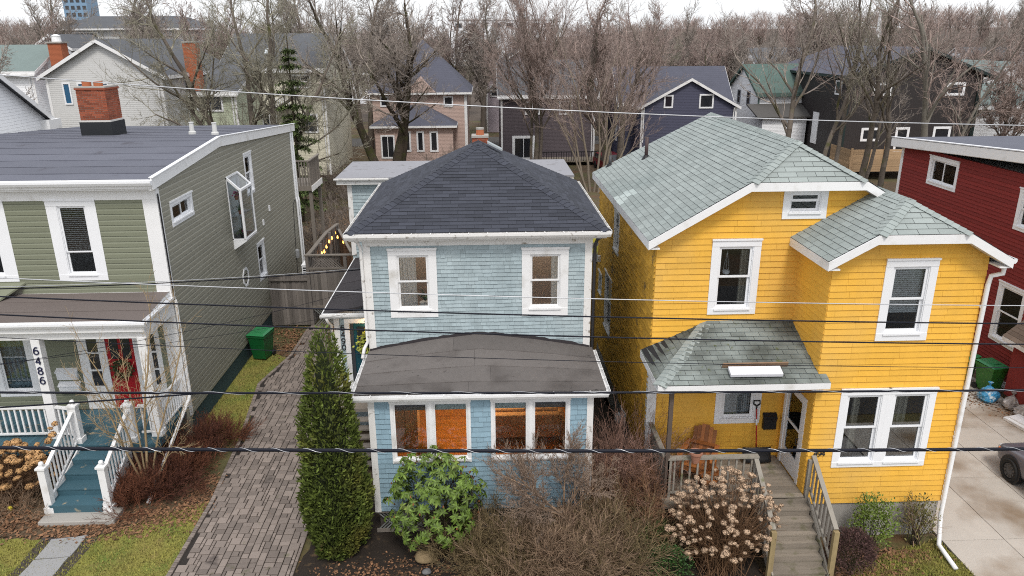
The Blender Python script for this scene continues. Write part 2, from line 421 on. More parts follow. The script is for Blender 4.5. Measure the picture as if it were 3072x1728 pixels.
def gutter(name, m, parent, a, b, outv, w_=.11, h=.11, brackets=0):
    """eaves trough from a to b (points on the roof edge, top level), outv horizontal outward"""
    a = Vector(a); b = Vector(b); o = Vector(outv); z = Vector((0, 0, 1)); t = .012
    prof = [o*0-z*0, o*0-z*h, o*(w_*.7)-z*h, o*w_-z*(h*.45), o*w_-z*0, o*(w_-t)-z*0, o*(w_-t)-z*(h*.45), o*(w_*.66)-z*(h-t), o*t-z*(h-t), o*t]
    mb = MB(); q = [a+p for p in prof]; vec = b-a; n = len(q)
    q2 = [p+vec for p in q]
    mb.raw(q+q2, [(i, (i+1) % n, (i+1) % n+n, i+n) for i in range(n)])
    mb.extrude([a+o*t*1.1-z*h*.96, a+o*w_*.68-z*h*.96, a+o*w_*.98-z*.06, a+o*w_*.98-z*.01, a+o*t*1.1-z*.01], vec.normalized()*.008)
    mb.extrude([b+o*t*1.1-z*h*.96, b+o*w_*.68-z*h*.96, b+o*w_*.98-z*.06, b+o*w_*.98-z*.01, b+o*t*1.1-z*.01], -vec.normalized()*.008)
    g = mb.build(name, m, parent)
    for i in range(brackets):
        p = a+vec*((i+.5)/brackets); k = MB(); k.beam(p-o*.03+z*.012, p+o*(w_+.005)+z*.006, .025, .006); k.build('gutter_strap', m, g)
    return g

def glyphs(ch):
    """seven-segment free strokes in a 1x1.6 cell for the house numbers"""
    c = {'0': [[(.5, 1.6), (.15, 1.4), (0, .8), (.15, .2), (.5, 0), (.85, .2), (1, .8), (.85, 1.4), (.5, 1.6)]],
         '4': [[(.75, 0), (.75, 1.6), (0, .5), (1, .5)]],
         '6': [[(.9, 1.5), (.5, 1.6), (.15, 1.2), (0, .6), (.1, .2), (.5, 0), (.9, .2), (1, .5), (.85, .85), (.5, .98), (.15, .85), (.02, .6)]],
         '8': [[(.5, .85), (.15, 1.0), (.08, 1.3), (.5, 1.6), (.92, 1.3), (.85, 1.0), (.5, .85), (.1, .65), (0, .35), (.2, .05), (.5, 0), (.8, .05), (1, .35), (.9, .65), (.5, .85)]],
         '9': [[(.1, .1), (.5, 0), (.85, .4), (1, 1.0), (.9, 1.4), (.5, 1.6), (.1, 1.4), (0, 1.1), (.15, .75), (.5, .62), (.85, .75), (.98, 1.0)]]}
    return c[ch]
def numerals(parent, pl, text, u, z, size, m, step=(0, 0), d=.03, r=.012, name='house_number'):
    for i, ch in enumerate(text):
        mb = MB()
        for st in glyphs(ch):
            for p, q in zip(st, st[1:]):
                a = pl.P(u+step[0]*i+p[0]*size*.62, d, z+step[1]*i+p[1]*size/1.6); b = pl.P(u+step[0]*i+q[0]*size*.62, d, z+step[1]*i+q[1]*size/1.6)
                mb.tube([a, b], r, 6)
        mb.build(name, m, parent)
# ================================================================ GROUND
def zig(pts, step=.25, amp=.06, seed=1):
    rd = random.Random(seed); out = []
    for (a, b), (c, d) in zip(pts, pts[1:]+pts[:1]):
        n = max(1, int(math.hypot(c-a, d-b)/step))
        for i in range(n): t = i/n; out.append((a+(c-a)*t+rd.uniform(-amp, amp), b+(d-b)*t+rd.uniform(-amp, amp)))
    return out
def sheet(name, m, pts, z, amp=.0, seed=1, step=.25):
    q = zig(pts, step, amp, seed) if amp else pts
    mb = MB(); mb.poly([(x, y, z) for x, y in q]); return struct(mb.build(name, m, None, origin=(q[0][0], q[0][1], z)))
EARTH = mat('leafy_earth', (.10, .07, .042), 1, noise=((.35, .3), (6, .25), (45, .3)), dirt=(((.10, .10, .035), .22, .56, .1), ((.14, .075, .035), .9, .63, .08)), bump=(30, .5))
LAWN = mat('winter_lawn', (.23, .21, .05), 1, noise=((.9, .2), (7, .2), (60, .35)), dirt=(((.12, .17, .03), 1.3, .56, .12), ((.22, .16, .06), 2.2, .66, .08)), bump=(60, .8))
MULCH = mat('dark_mulch', (.025, .018, .013), 1, noise=((3, .3), (50, .5)), bump=(50, .9), dirt=((.10, .065, .035), 5, .64, .06))
g = MB(); g.poly([(-900, -60, -.02), (900, -60, -.02), (900, 1500, -.02), (-900, 1500, -.02)]); struct(g.build('ground', EARTH, None, origin=(0, 0, -.02)))
sheet('street_verge', LAWN, [(-40, -5.6), (50, -5.6), (50, -4.6), (-40, -4.6)], -.012)
sheet('pavement', mat('pavement_concrete', (.34, .32, .3), .9, noise=((1, .08), (30, .08))), [(-60, -7.2), (70, -7.2), (70, -5.6), (-60, -5.6)], -.008)
sheet('street', mat('street_asphalt', (.055, .055, .057), .9, noise=((.5, .15), (60, .25)), bump=(80, .4)), [(-120, -18), (140, -18), (140, -8.6), (-120, -8.6)], -.010)
sheet('front_lawn', LAWN, [(-14, -4.6), (-4.1, -4.6), (-4.15, -.6), (-5.2, -1.2), (-6.2, -2.0), (-7.4, -2.1), (-14, -1.6)], .004, .07, 3)
sheet('side_lawn', LAWN, [(-4.2, 2.2), (-4.9, 6.2), (-4.45, 8.3), (-5.9, 9.5), (-6.05, 4.2), (-5.0, 2.0)], .004, .05, 4)
sheet('corner_lawn', LAWN, [(10.3, -4.75), (13.5, -4.75), (13.36, -3.0), (12.2, -3.35), (10.9, -4.0)], .004, .06, 5)
sheet('mulch_bed', MULCH, [(-1.5, -4.3), (-1.3, -3.0), (-1.1, -.2), (.2, -.2), (6.7, -.2), (6.75, 5), (5.6, 5), (5.6, -2.2), (8.9, -2.9), (8.9, -4.7), (4, -4.75), (.4, -4.2)], .005, .07, 6)
sheet('leaf_bed', EARTH, [(-9.8, -1.9), (-6.3, -2.0), (-5.3, -1.3), (-4.2, -.6), (-4.35, 2.3), (-5.1, 2.2), (-5.9, 3.6), (-6, .4), (-13, .4), (-13, -1.5)], .006, .07, 7)
# paved drive: random ashlar setts
PAV = mat('paver_concrete', (.215, .178, .155), .85, var=.28, noise=((1.1, .1), (40, .12)), bump=(70, .25), dirt=(((.08, .065, .058), .8, .68, .03), ((.10, .10, .05), 1.9, .70, .05)))
drv = sheet('driveway', mat('joint_sand', (.03, .025, .022), 1, noise=(40, .3)), [(-4.2, -5.2), (-1.44, -5.2), (-1.4, 5.0), (-3.0, 8), (-3.6, 11.6), (-4.4, 11.6), (-4.45, 8.5), (-4.95, 6.1), (-4.45, 2.4), (-4.2, -.8)], .008)
DL = [(-5.2, -4.2), (-.8, -4.2), (2.4, -4.45), (6.1, -4.95), (8.5, -4.45), (11.6, -4.4)]; DR = [(-5.2, -1.5), (5.0, -1.45), (8, -3.0), (11.6, -3.6)]
def lerp(tab, y):
    for (a, b), (c, d) in zip(tab, tab[1:]):
        if a <= y <= c: return b+(d-b)*(y-a)/(c-a)
    return tab[-1][1]
cell = .083; nx, ny = int(3.7/cell), int(16.8/cell); occ = np.zeros((nx, ny), bool); rdp = random.Random(5); pav = []
def settpiece(x0, x1, y0, y1, tilt=0):
    h = .05+rdp.uniform(-.006, .006); e = .0095; b = .008
    zs = [h+rdp.uniform(-.003, .003) for _ in range(4)]
    bot = [(x0+e, y0+e, .006), (x1-e, y0+e, .006), (x1-e, y1-e, .006), (x0+e, y1-e, .006)]; mid = [(x, y, zs[i]-.007) for i, (x, y, _) in enumerate(bot)]
    top = [(x0+e+b, y0+e+b, zs[0]), (x1-e-b, y0+e+b, zs[1]), (x1-e-b, y1-e-b, zs[2]), (x0+e+b, y1-e-b, zs[3])]
    fc = [(8, 9, 10, 11)]+[(i, (i+1) % 4, 4+(i+1) % 4, 4+i) for i in range(4)]+[(4+i, 4+(i+1) % 4, 8+(i+1) % 4, 8+i) for i in range(4)]
    pav.append(([Vector(p) for p in bot+mid+top], fc, rdp.random(), Vector(((x0+x1)/2, (y0+y1)/2, .05)), Vector((0, 0, 1)), (x1-x0)*(y1-y0)))
for j in range(ny):
    for i in range(nx):
        if occ[i, j]: continue
        opts = [(3, 2), (2, 3), (2, 2), (3, 3), (2, 1), (1, 2), (1, 1)]; first = opts[:4]; rdp.shuffle(first); wts = first+opts[4:]
        for a, b in wts:
            if i+a <= nx and j+b <= ny and not occ[i:i+a, j:j+b].any(): break
        occ[i:i+a, j:j+b] = True
        x0, y0 = -5.05+i*cell, -5.2+j*cell; x1, y1 = x0+a*cell, y0+b*cell; yc = (y0+y1)/2
        if x0 < lerp(DL, yc)+.085 or x1 > lerp(DR, yc)+.1: continue
        settpiece(x0, x1, y0, y1)
y = -5.2
while y < 11.4: xl = lerp(DL, y); settpiece(xl+.0, xl+.125, y, y+.083) if True else 0; y += .083
finalize('paver', PAV, drv, pav, 300)
# concrete drive on the right, cut into slabs
CDR = mat('driveway_concrete', (.50, .455, .40), .9, var=.05, noise=((.5, .08), (4, .07), (40, .06)), dirt=(((.24, .17, .11), .55, .60, .1), ((.12, .1, .09), 3, .74, .02)), bump=(60, .2))
cdr = sheet('concrete_drive', mat('joint_dark', (.05, .045, .04), 1), [(13.42, -8), (19.6, -8), (19.6, 6.2), (13.42, 6.2)], .006)
xs_ = [13.43, 14.9, 16.45, 17.95, 19.6]; ysl = [-8, -5.6, -3.1, -.55, 2.08, 4.3, 6.2]
for a, b in zip(xs_, xs_[1:]):
    for c, d in zip(ysl, ysl[1:]): bxo('slab', CDR, cdr, a+.008, b-.008, c+.006, d-.006, .0, .03, v=random.random())
PATH = mat('grey_path', (.30, .30, .30), .9, noise=((1.5, .1), (50, .1)), bump=(60, .3))
pth = sheet('garden_path', mat('path_edge', (.06, .05, .045), 1, noise=(20, .2)), [(-7.75, -5), (-6.5, -5), (-6.35, -2.0), (-7.65, -2.05)], .007, .03, 8)
for pts in ([(-7.4, -2.15), (-6.62, -2.02), (-6.66, -2.78), (-7.4, -2.86)], [(-7.4, -2.89), (-6.66, -2.81), (-6.72, -3.7), (-7.45, -3.75)], [(-7.45, -3.78), (-6.72, -3.73), (-6.8, -4.9), (-7.5, -4.9)]): MB().extrude([(x, y, .0) for x, y in zig(pts, .2, .015, 3)], (0, 0, .035)).build('flagstone', PATH, pth)
sheet('back_path', mat('back_asphalt', (.09, .085, .08), .95, noise=(20, .2)), [(-60, 66), (120, 66), (120, 73), (-60, 73)], .004)
def grass(name, poly, n, h=(.025, .06), m=None, seed=1, wd=.01):
    rg_ = np.random.default_rng(seed); P = np.array(poly); lo, hi = P.min(0), P.max(0); pts = rg_.uniform(lo, hi, (n*3, 2))
    ins = np.zeros(len(pts), bool); j = len(P)-1
    for i in range(len(P)):
        c = ((P[i, 1] > pts[:, 1]) != (P[j, 1] > pts[:, 1])) & (pts[:, 0] < (P[j, 0]-P[i, 0])*(pts[:, 1]-P[i, 1])/(P[j, 1]-P[i, 1]+1e-12)+P[i, 0]); ins ^= c; j = i
    pts = pts[ins][:n]; n = len(pts); a = rg_.uniform(0, 6.28, n); hh = rg_.uniform(*h, n); ln = rg_.uniform(.0, .05, n); d = np.stack([np.cos(a), np.sin(a)], 1)
    V = np.zeros((n, 3, 3)); V[:, 0, :2] = pts+d[:, ::-1]*[1, -1]*wd; V[:, 1, :2] = pts-d[:, ::-1]*[1, -1]*wd; V[:, 2, :2] = pts+d*ln[:, None]; V[:, 2, 2] = hh; V[:, :2, 2] = .002
    o = npmesh(name, V.reshape(-1, 3), np.arange(n*3).reshape(-1, 3), m, None, rg_.random(n), loc=(*pts.mean(0), 0)); return stuff(o)
GRS = mat('grass_blade', (.24, .23, .05), .9, var=.55, noise=((1.1, .25),), dirt=((.24, .18, .07), 1.5, .58, .15))
props(grass('lawn_grass', [(-11, -4.6), (-4.15, -4.6), (-4.2, -.7), (-5.3, -1.3), (-6.3, -2.1), (-7.4, -2.2), (-11, -1.8)], 22000, m=GRS, seed=1), 'short yellow green grass of the front lawn', 'grass')
props(grass('side_grass', [(-4.2, 2.2), (-4.9, 6.2), (-4.45, 8.3), (-5.9, 9.5), (-6.05, 4.2), (-5.0, 2.0)], 7000, m=GRS, seed=2), 'green grass along the olive house wall', 'grass')
props(grass('corner_grass', [(10.3, -4.75), (13.5, -4.75), (13.36, -3.0), (12.2, -3.35), (10.9, -4.0)], 7000, m=GRS, seed=3, h=(.03, .09)), 'shaggy grass at the corner of the yellow house', 'grass')
def litter(name, label, boxes, n, m, seed, size=(.025, .06), zmax=.03):
    rg_ = np.random.default_rng(seed); k = rg_.integers(0, len(boxes), n); B = np.array(boxes)[k]; c = np.zeros((n, 3)); c[:, 0] = B[:, 0]+rg_.normal(0, 1, n)*B[:, 2]; c[:, 1] = B[:, 1]+rg_.normal(0, 1, n)*B[:, 3]; c[:, 2] = .012+rg_.random(n)*zmax
    a = rg_.uniform(0, 6.28, n); s = rg_.uniform(*size, n); u = np.stack([np.cos(a), np.sin(a), rg_.normal(0, .3, n)], 1)*s[:, None]; v = np.stack([-np.sin(a), np.cos(a), rg_.normal(0, .3, n)], 1)*s[:, None]*.7
    V = np.stack([c-u, c-v*.8+u*.2, c+u, c+v], 1); return props(stuff(npmesh(name, V.reshape(-1, 3), np.arange(n*4).reshape(-1, 4), m, None, rg_.random(n), loc=tuple(c.mean(0)))), label, 'leaves')
LEAF = mat('dead_leaf', (.20, .105, .055), .9, var=.6)
litter('leaf_litter', 'brown fallen leaves round the concrete step and olive porch', [(-8.6, -1.5, .8, .25), (-6.6, -1.85, .7, .2), (-5.4, -1.3, .6, .3), (-4.6, -.4, .25, .6), (-9.5, -1.2, .8, .4)], 3200, LEAF, 1)
litter('leaf_litter', 'brown leaves drifted by the grey gate', [(-5.0, 10.8, .5, .5), (-3.3, 11.1, .4, .4), (-4.6, 9.5, .35, .7)], 1200, LEAF, 2)
litter('leaf_litter', 'brown leaves under the bushes by the yellow house', [(12, -3.5, .5, .15), (11.2, -4.1, .5, .2), (9.2, -4.4, .3, .2), (7.5, -4.5, .8, .2)], 1200, LEAF, 3)
litter('leaf_litter', 'dead leaves in the mulch before the blue porch', [(1.5, -3.6, .8, .4), (0, -3.8, .6, .3), (3.0, -3.9, .6, .3), (5, -4.2, 1.2, .3)], 1500, LEAF, 4, (.02, .045))
litter('leaf_litter', 'brown leaves heaped below the red house bins', [(18.6, 3.9, .35, .35), (19.2, 3.0, .3, .4)], 700, LEAF, 5)
litter('leaf_litter', 'leaf litter over the back gardens', [(-3, 20, 2, 3), (-2, 28, 4, 4), (8, 24, 4, 6), (14, 22, 4, 6)], 5000, LEAF, 6, (.05, .1))
# ================================================================ BLUE HOUSE
BLUES = mat('blue_shingle_paint', (.33, .402, .425), .8, var=.1, noise=((1.3, .08), (25, .06)), streak=(9, .12), bump=(60, .25, (1, 1, .12)), dirt=((.40, .47, .49), 1.1, .62, .14))
BLUEP = mat('blue_porch_shingle_paint', (.245, .365, .44), .75, var=.09, noise=((1.3, .06), (25, .05)), streak=(9, .1), bump=(60, .25, (1, 1, .12)))
NAVYR = mat('charcoal_roof_shingle', (.046, .050, .065), .95, var=.22, noise=((2, .15), (90, .35)), bump=(160, .5))
ROLLR = mat('grey_rolled_roofing', (.135, .122, .115), .95, var=.12, noise=((1.2, .12), (70, .22), (8, .12)), bump=(120, .4), dirt=(((.085, .075, .07), 1.1, .62, .1), ((.05, .045, .042), 7, .72, .04)))
FELT = mat('dark_felt_roofing', (.035, .03, .033), .75, var=.1, noise=((1.5, .2), (60, .2)), bump=(60, .3))
FLATG = mat('light_grey_flat_roof', (.27, .27, .29), .9, noise=((1, .08), (40, .08)), dirt=((.15, .14, .14), 3, .66, .06))
GREYW = mat('weathered_wood', (.20, .175, .15), .9, var=.22, noise=((3, .12), (40, .12)), streak=(14, .25), bump=(40, .4, (1, 1, .1)))
PINKMET = mat('gutter_inside', (.42, .36, .34), .7, noise=(9, .15), dirt=((.06, .05, .05), 14, .68, .04))
BRICK = mat('red_brick', (.26, .07, .035), .9, var=.3, noise=((20, .15), (3, .1)), bump=(60, .4))
MORTAR = mat('mortar', (.42, .36, .30), .95, noise=(30, .15))
CONC = mat('concrete', (.36, .34, .31), .9, noise=((1.2, .08), (30, .08)), dirt=((.2, .18, .15), 2, .66, .1), bump=(60, .2))
ORANGEW = mat('varnished_floor_board', (.42, .165, .042), .35, var=.2, noise=((4, .15),), bump=(30, .1, (.1, 1, 1)))

def brick_stack(parent, cx, cy, w_, d_, z0, z1, bl=.2, bh=.065, lean=0, name='brick', m=None):
    """chimney shaft of single bricks round a mortar core"""
    MB().box(cx-w_/2+.012, cx+w_/2-.012, cy-d_/2+.012, cy+d_/2-.012, z0, z1-.01).build('mortar_core', MORTAR, parent)
    z = z0; row = 0
    while z < z1-.01:
        zt = min(z+bh, z1)
        for pl, a, b in ((front(cy-d_/2), cx-w_/2, cx+w_/2), (left(cx-w_/2), cy-d_/2, cy+d_/2), (right(cx+w_/2), cy-d_/2, cy+d_/2)):
            u = a+(0 if row % 2 == 0 else -bl/2)
            while u < b-.005:
                p, q = max(u, a), min(u+bl, b)
                if q-p > .03:
                    k = MB(); pl.box(k, p+.006, q-.006, -.09, random.uniform(-.003, .005), z+.005, zt-.006, v=random.random()); k.build(name, m or BRICK, parent)
                u += bl
        z = zt; row += 1

H = thing('blue_house', 'pale blue shingled house with charcoal hip roof and enclosed front porch', 'house', (2.75, 0, 0))
fr = front(0); pf = front(-2.2)
wu = ((.58, 1.74, 4.66, 6.40), (3.80, 4.935, 4.645, 6.375))
wp = ((.72, 2.53, 1.90, 3.48), (2.985, 4.79, 1.89, 3.48))
mb = MB(); core_wall(mb, fr, 0, 5.5, 3.3, 6.75, [hole(*w_) for w_ in wu])
mb.box(0, .12, .002, 6, 0, 6.75); mb.box(5.38, 5.5, .002, 6, 0, 6.75); mb.box(.122, 5.378, 5.88, 6, 0, 6.75)
core_wall(mb, pf, .25, 5.3, .6, 3.6, [hole(*w_) for w_ in wp]); mb.box(.25, .37, -2.078, -.002, .6, 3.6); mb.box(5.18, 5.3, -2.078, -.002, .6, 3.6)
mb.build('wall', BLUES, H)
mb = MB(); mb.box(.125, 5.375, .01, 5.87, 3.72, 3.8); mb.box(.125, 5.375, .01, 5.87, 6.55, 6.62); mb.box(2.7, 2.78, .15, 5.8, 3.8, 6.55); mb.box(.125, 5.375, 3.6, 3.7, 3.8, 6.55)
mb.build('upper_room', mat('plaster_warm', (.36, .28, .23), .9, noise=(3, .06)), H)
mb = MB(); mb.box(.375, 5.175, -2.07, -.01, 3.45, 3.52); mb.box(.125, 5.375, 0, 5.87, 3.4, 3.5); mb.box(.125, 5.375, 4.6, 4.7, .8, 3.4); mb.build('lower_ceiling', mat('plaster_cream', (.6, .5, .38), .9), H)
fl = MB().box(.375, 5.175, -2.07, 4.6, .70, .76).build('floor_slab', ORANGEW, H)
y = -2.07
while y < 4.5:
    MB().box(.376, 5.174, y+.002, y+.088, .755, .775, v=random.random()).build('floor_board', ORANGEW, fl); y += .09
# siding
ps = []
siding(ps, fr, .17, 5.33, 3.72, 6.48, .098, [hole(*w_, .02) for w_ in wu], piece=(.1, .26), thick=.021, wob=.004, seed=4)
siding(ps, left(0), .16, 5.9, 4.15, 6.5, .098, piece=(.1, .26), thick=.021, wob=.004, seed=14); siding(ps, right(5.5), .16, 5.9, .7, 6.5, .098, piece=(.1, .26), thick=.021, wob=.004, seed=15)
pp = []
siding(pp, pf, .38, 5.17, .62, 3.5, .128, [hole(*w_, .02) for w_ in wp], piece=(.12, .27), thick=.022, wob=.003, seed=5)
for p_ in (left(.25), right(5.3)): siding(pp, p_, -2.09, -.03, .62, 3.5, .128, piece=(.12, .27), thick=.022, seed=16)
# corner boards, frieze, fascia, soffit
for a, b in ((-.005, .17), (5.33, 5.505)): bxo('corner_board', WORNW, H, a, b, -.028, .15, 3.66, 6.48)
for a, b in ((.235, .38), (5.17, 5.315)): bxo('corner_board', WORNW, H, a, b, -2.228, -2.1, .6, 3.52)
bxo('frieze_board', WORNW, H, -.01, 5.51, -.034, .02, 6.48, 6.66)
for w_ in wu:
    o, (a, b, c, d) = window(H, fr, *w_, cas=.19, top=.15, bot=.2, m=WHITE, inner=.045)
    lft = w_[0] < 2
    curtain(o, fr, a+.02, a+(b-a)*.6, c, d, -.115, folds=7, amp=.018) if lft else curtain(o, fr, b-.2, b, c, d, -.115, folds=3, amp=.018)
    if not lft: curtain(o, fr, a, a+.06, c, d, -.17, folds=2)
    bxo('frieze_cap', WHITE, H, w_[0]-.02, w_[1]+.02, -.075, -.036, w_[3]+.014, w_[3]+.03)
for i, w_ in enumerate(wp):
    mid = (w_[0]+w_[1])/2
    m_ = MB(); pf.box(m_, mid-.03, mid+.03, -.02, .045, w_[2]+.02, w_[3]-.02); m_.build('mullion', WHITE, H)
    for a, b in ((w_[0], mid-.002), (mid+.002, w_[1])):
        o, (p, q, r, s) = window(H, pf, a, b, w_[2], w_[3], cas=.05, top=.06, bot=.085, m=WHITE, inner=.032, style='fixed', proud=.03 if a == w_[0] else .027)
        sh = (.13, .12, .12) if (a == w_[0]) == (i == 0) else (.45, .52, .5)
        k = MB(); pf.box(k, p, q, -.14, -.12, s-.22, s+.02); k.build('roller_shade', mat('shade_%d' % int(sh[0]*100), sh, .8), o)
# lattice skirt
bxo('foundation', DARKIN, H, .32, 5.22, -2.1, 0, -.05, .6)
bxo('skirt_board', GREYW, H, .24, 5.31, -2.21, -2.17, .03, .12); bxo('skirt_rail', GREYW, H, .24, 5.31, -2.21, -2.17, .56, .6)
lt = MB()
for s_ in (-1, 1):
    u = .3
    while u < 5.2:
        lt.beam((u, -2.18-.006*s_, .12), (u+.44*s_, -2.18-.006*s_, .56), .03, .006, v=random.random(), upv=(0, 1, 0)) if .26 < u+.44*s_ < 5.28 else None
        u += .085
stuff(lt.build('lattice', mat('grey_green_lattice', (.2, .21, .2), .9, var=.2), H))
# main roof: nearly pyramidal hip
E0, E1, F0, F1, ZE = -.3, 5.83, -.28, 6.25, 6.86
RX, RA, RB, ZR = 2.77, 2.85, 3.5, 8.5
mb = MB(); a, b, c, d, e, f = (E0, F0, ZE), (E1, F0, ZE), (E1, F1, ZE), (E0, F1, ZE), (RX, RA, ZR), (RX, RB, ZR)
mb.raw([a, b, c, d, e, f], [(0, 1, 4), (1, 2, 5, 4), (2, 3, 5), (3, 0, 4, 5), (3, 2, 1, 0)]); mb.build('roof_deck', NAVYR, H)
rs = []
def hip_face(P0, P1, top, seed, exp=.13, tab=.4):
    P0 = Vector(P0); P1 = Vector(P1); U = (P1-P0).normalized(); t = [Vector(q) for q in top]
    q = t[0]-P0; S = (q-U*q.dot(U)).normalized()
    roof_plane(rs, P0, U, S, [(0, -.015), ((P1-P0).length, -.015)]+[((k-P0).dot(U), (k-P0).dot(S)) for k in t], exp=exp, tab=tab, seed=seed)
hip_face(a, b, [e], 1); hip_face(b, c, [f, e], 2); hip_face(d, a, [e, f], 3)
rd_ = lambda P, Q, T: (Vector(P)-Vector(Q)).normalized()
caps = []
dn_f = (Vector((RX, F0, ZE))-Vector(e)).normalized(); dn_r = (Vector((E1, RA, ZE))-Vector(e)).normalized(); dn_l = (Vector((E0, RA, ZE))-Vector(e)).normalized()
def perp(v, ax): ax = Vector(ax).normalized(); v = Vector(v); return (v-ax*v.dot(ax)).normalized()
ax = Vector(e)-Vector(a); ridge_caps(caps, a, e, perp((1, 0, .0), ax), perp((0, 1, 0), ax), .16, .15, seed=11)
ax = Vector(e)-Vector(b); ridge_caps(caps, b, e, perp((-1, 0, 0), ax), perp((0, 1, 0), ax), .16, .15, seed=12)
ridge_caps(caps, (RX, RA-.12, ZR-.02), (RX, RB, ZR), dn_l, dn_r, .17, .15, seed=13)
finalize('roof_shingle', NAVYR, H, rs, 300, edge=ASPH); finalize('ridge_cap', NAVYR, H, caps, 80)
# soffit, fascia, gutters of the main roof
bxo('soffit', WORNW, H, E0+.02, E1-.02, F0+.02, F1-.02, 6.66, 6.69)
for d_ in ((E0, E1, F0-.0, F0+.02, 6.69, 6.845), (E0, E0+.02, F0+.021, F1, 6.69, 6.845), (E1-.02, E1, F0+.021, F1, 6.69, 6.845)): bxo('fascia', WORNW, H, *d_)
g = gutter('gutter', WORNW, H, (E0-.06, F0-.002, 6.84), (E1+.06, F0-.002, 6.84), (0, -1, 0), .13, .12, brackets=14)
bxo('gutter_bed', PINKMET, g, E0-.03, E1+.03, F0-.1, F0-.02, 6.74, 6.75)
gutter('gutter', WORNW, H, (E0-.002, F0, 6.84), (E0-.002, F1, 6.84), (-1, 0, 0), .1, .1, brackets=8)
gutter('gutter', WORNW, H, (E1+.002, F1, 6.84), (E1+.002, F0, 6.84), (1, 0, 0), .1, .1, brackets=8)
# roof vent and chimney
mb = MB(); mb.extrude([(3.02, 3.05, 8.47), (3.42, 3.05, 8.26), (3.42, 3.05, 8.31), (3.02, 3.05, 8.52)], (0, .3, 0)); mb.build('roof_vent', mat('vent_grey', (.33, .36, .37), .6), H)
ch = thing('brick_chimney', 'small red brick chimney with clay pot behind the charcoal hip roof', 'chimney', (2.8, 6.9, 0))
brick_stack(ch, 2.8, 6.9, .5, .5, 6.3, 8.18, bl=.17)
bxo('cap', CONC, ch, 2.53, 3.07, 6.63, 7.17, 8.18, 8.25)
MB().lathe((2.8, 6.9, 8.25), [(.13, 0), (.12, .16), (.125, .17), (.1, .17)], 12).build('flue_pot', mat('clay', (.4, .13, .06), .9), ch); MB().lathe((2.8, 6.9, 8.42), [(.13, 0), (.13, .05)], 12).build('flue_band', CONC, ch)
# porch roof: four lapped strips of rolled roofing over a low crowned deck
PX0, PX1, PY0, PZ = -.03, 5.57, -2.36, 3.70
def crown(x, y):
    t = (y-PY0)/(0-PY0); u = 1-abs(x-2.72)/2.86; u = max(0, u)
    return PZ+.02+.44*t*(u*(1.35-.35*u))+.03*t
cuts = [0, .17, .42, .71, 1.0]
for i in range(4):
    y0, y1 = PY0*(1-cuts[i]), PY0*(1-cuts[i+1]); y0, y1 = min(y0, y1), max(y0, y1)
    parts = [(PX0, PX1)] if i == 2 else [(PX0, [2.5, 3.0, 0, 2.1][i]), ([2.5, 3.0, 0, 2.1][i], PX1)]
    if i == 2: parts = [(PX0, 2.62), (2.62, PX1)]
    for a, b in parts:
        if b-a < .1: continue
        mb = MB(); n = 22; rows = []; vv = random.random()
        for j in range(5):
            y = y0+(y1+.04-y0)*j/4; lf = .016*(1-j/4)+.004
            rows.append([(x, min(y, -.004), crown(x, min(y, 0))+lf+.0035*math.sin(x*5+i*2)+.002*math.sin(x*13+j)) for x in np.linspace(a+.002, b-.002, n)])
        pts = [p for r in rows for p in r]
        fc = [(j*n+k, j*n+k+1, (j+1)*n+k+1, (j+1)*n+k) for j in range(4) for k in range(n-1)]
        base = [(x, y_, z_-.03) for x, y_, z_ in rows[0]]; m0 = len(pts); pts += base
        fc += [(m0+k, m0+k+1, k+1, k) for k in range(n-1)]
        sd = [(rows[j][0][0], rows[j][0][1], rows[j][0][2]-.03) for j in range(5)]; m1 = len(pts); pts += sd; fc += [(j*n, (j+1)*n, m1+j+1, m1+j) for j in range(4)]
        sd = [(rows[j][-1][0], rows[j][-1][1], rows[j][-1][2]-.03) for j in range(5)]; m1 = len(pts); pts += sd; fc += [(j*n+n-1, m1+j, m1+j+1, (j+1)*n+n-1) for j in range(4)]
        mb.raw(pts, fc, vv); mb.build('roofing_strip', ROLLR, H, smooth=False)
mb = MB(); mb.box(PX0+.02, PX1-.02, PY0+.02, -.03, 3.53, 3.69); mb.build('porch_soffit', WORNW, H)
# tar flashing along the wall
fl_ = MB(); pts = []
for i in range(40):
    x = .0+5.5*i/39; z = crown(x, 0)+.02
    pts.append((x, z, z+.03+.04*random.random()))
for (x0, a0, b0), (x1, a1, b1) in zip(pts, pts[1:]): fl_.extrude([(x0, -.02, a0-.03), (x1, -.02, a1-.03), (x1, -.02, b1), (x0, -.02, b0)], (0, -.012, 0))
fl_.build('tar_flashing', FELT, H)
gutter('gutter', WHITE, H, (PX0-.04, PY0, 3.7), (PX1+.04, PY0, 3.7), (0, -1, 0), .11, .12, brackets=7)
gutter('gutter', WHITE, H, (PX0, PY0, 3.7), (PX0, -.02, 3.7), (-1, 0, 0), .1, .1, brackets=5)
gutter('gutter', WHITE, H, (PX1, -.02, 3.7), (PX1, PY0, 3.7), (1, 0, 0), .1, .1, brackets=5)
dsp = MB(); dsp.tube([(-.2, -.22, 6.72), (-.1, -.1, 6.6), (-.05, -.06, 6.45), (-.03, -.06, 4.05), (-.12, -.12, 3.88), (-.14, -.35, 3.72)], .042, 10); dsp.build('downspout', WORNW, H, smooth=True)
dsp = MB(); dsp.tube([(5.75, -.2, 6.72), (5.62, -.04, 6.58), (5.58, .05, 6.4), (5.58, .05, .3)], .042, 10); dsp.build('downspout', mat('dark_pipe', (.05, .05, .055), .5), H, smooth=True)
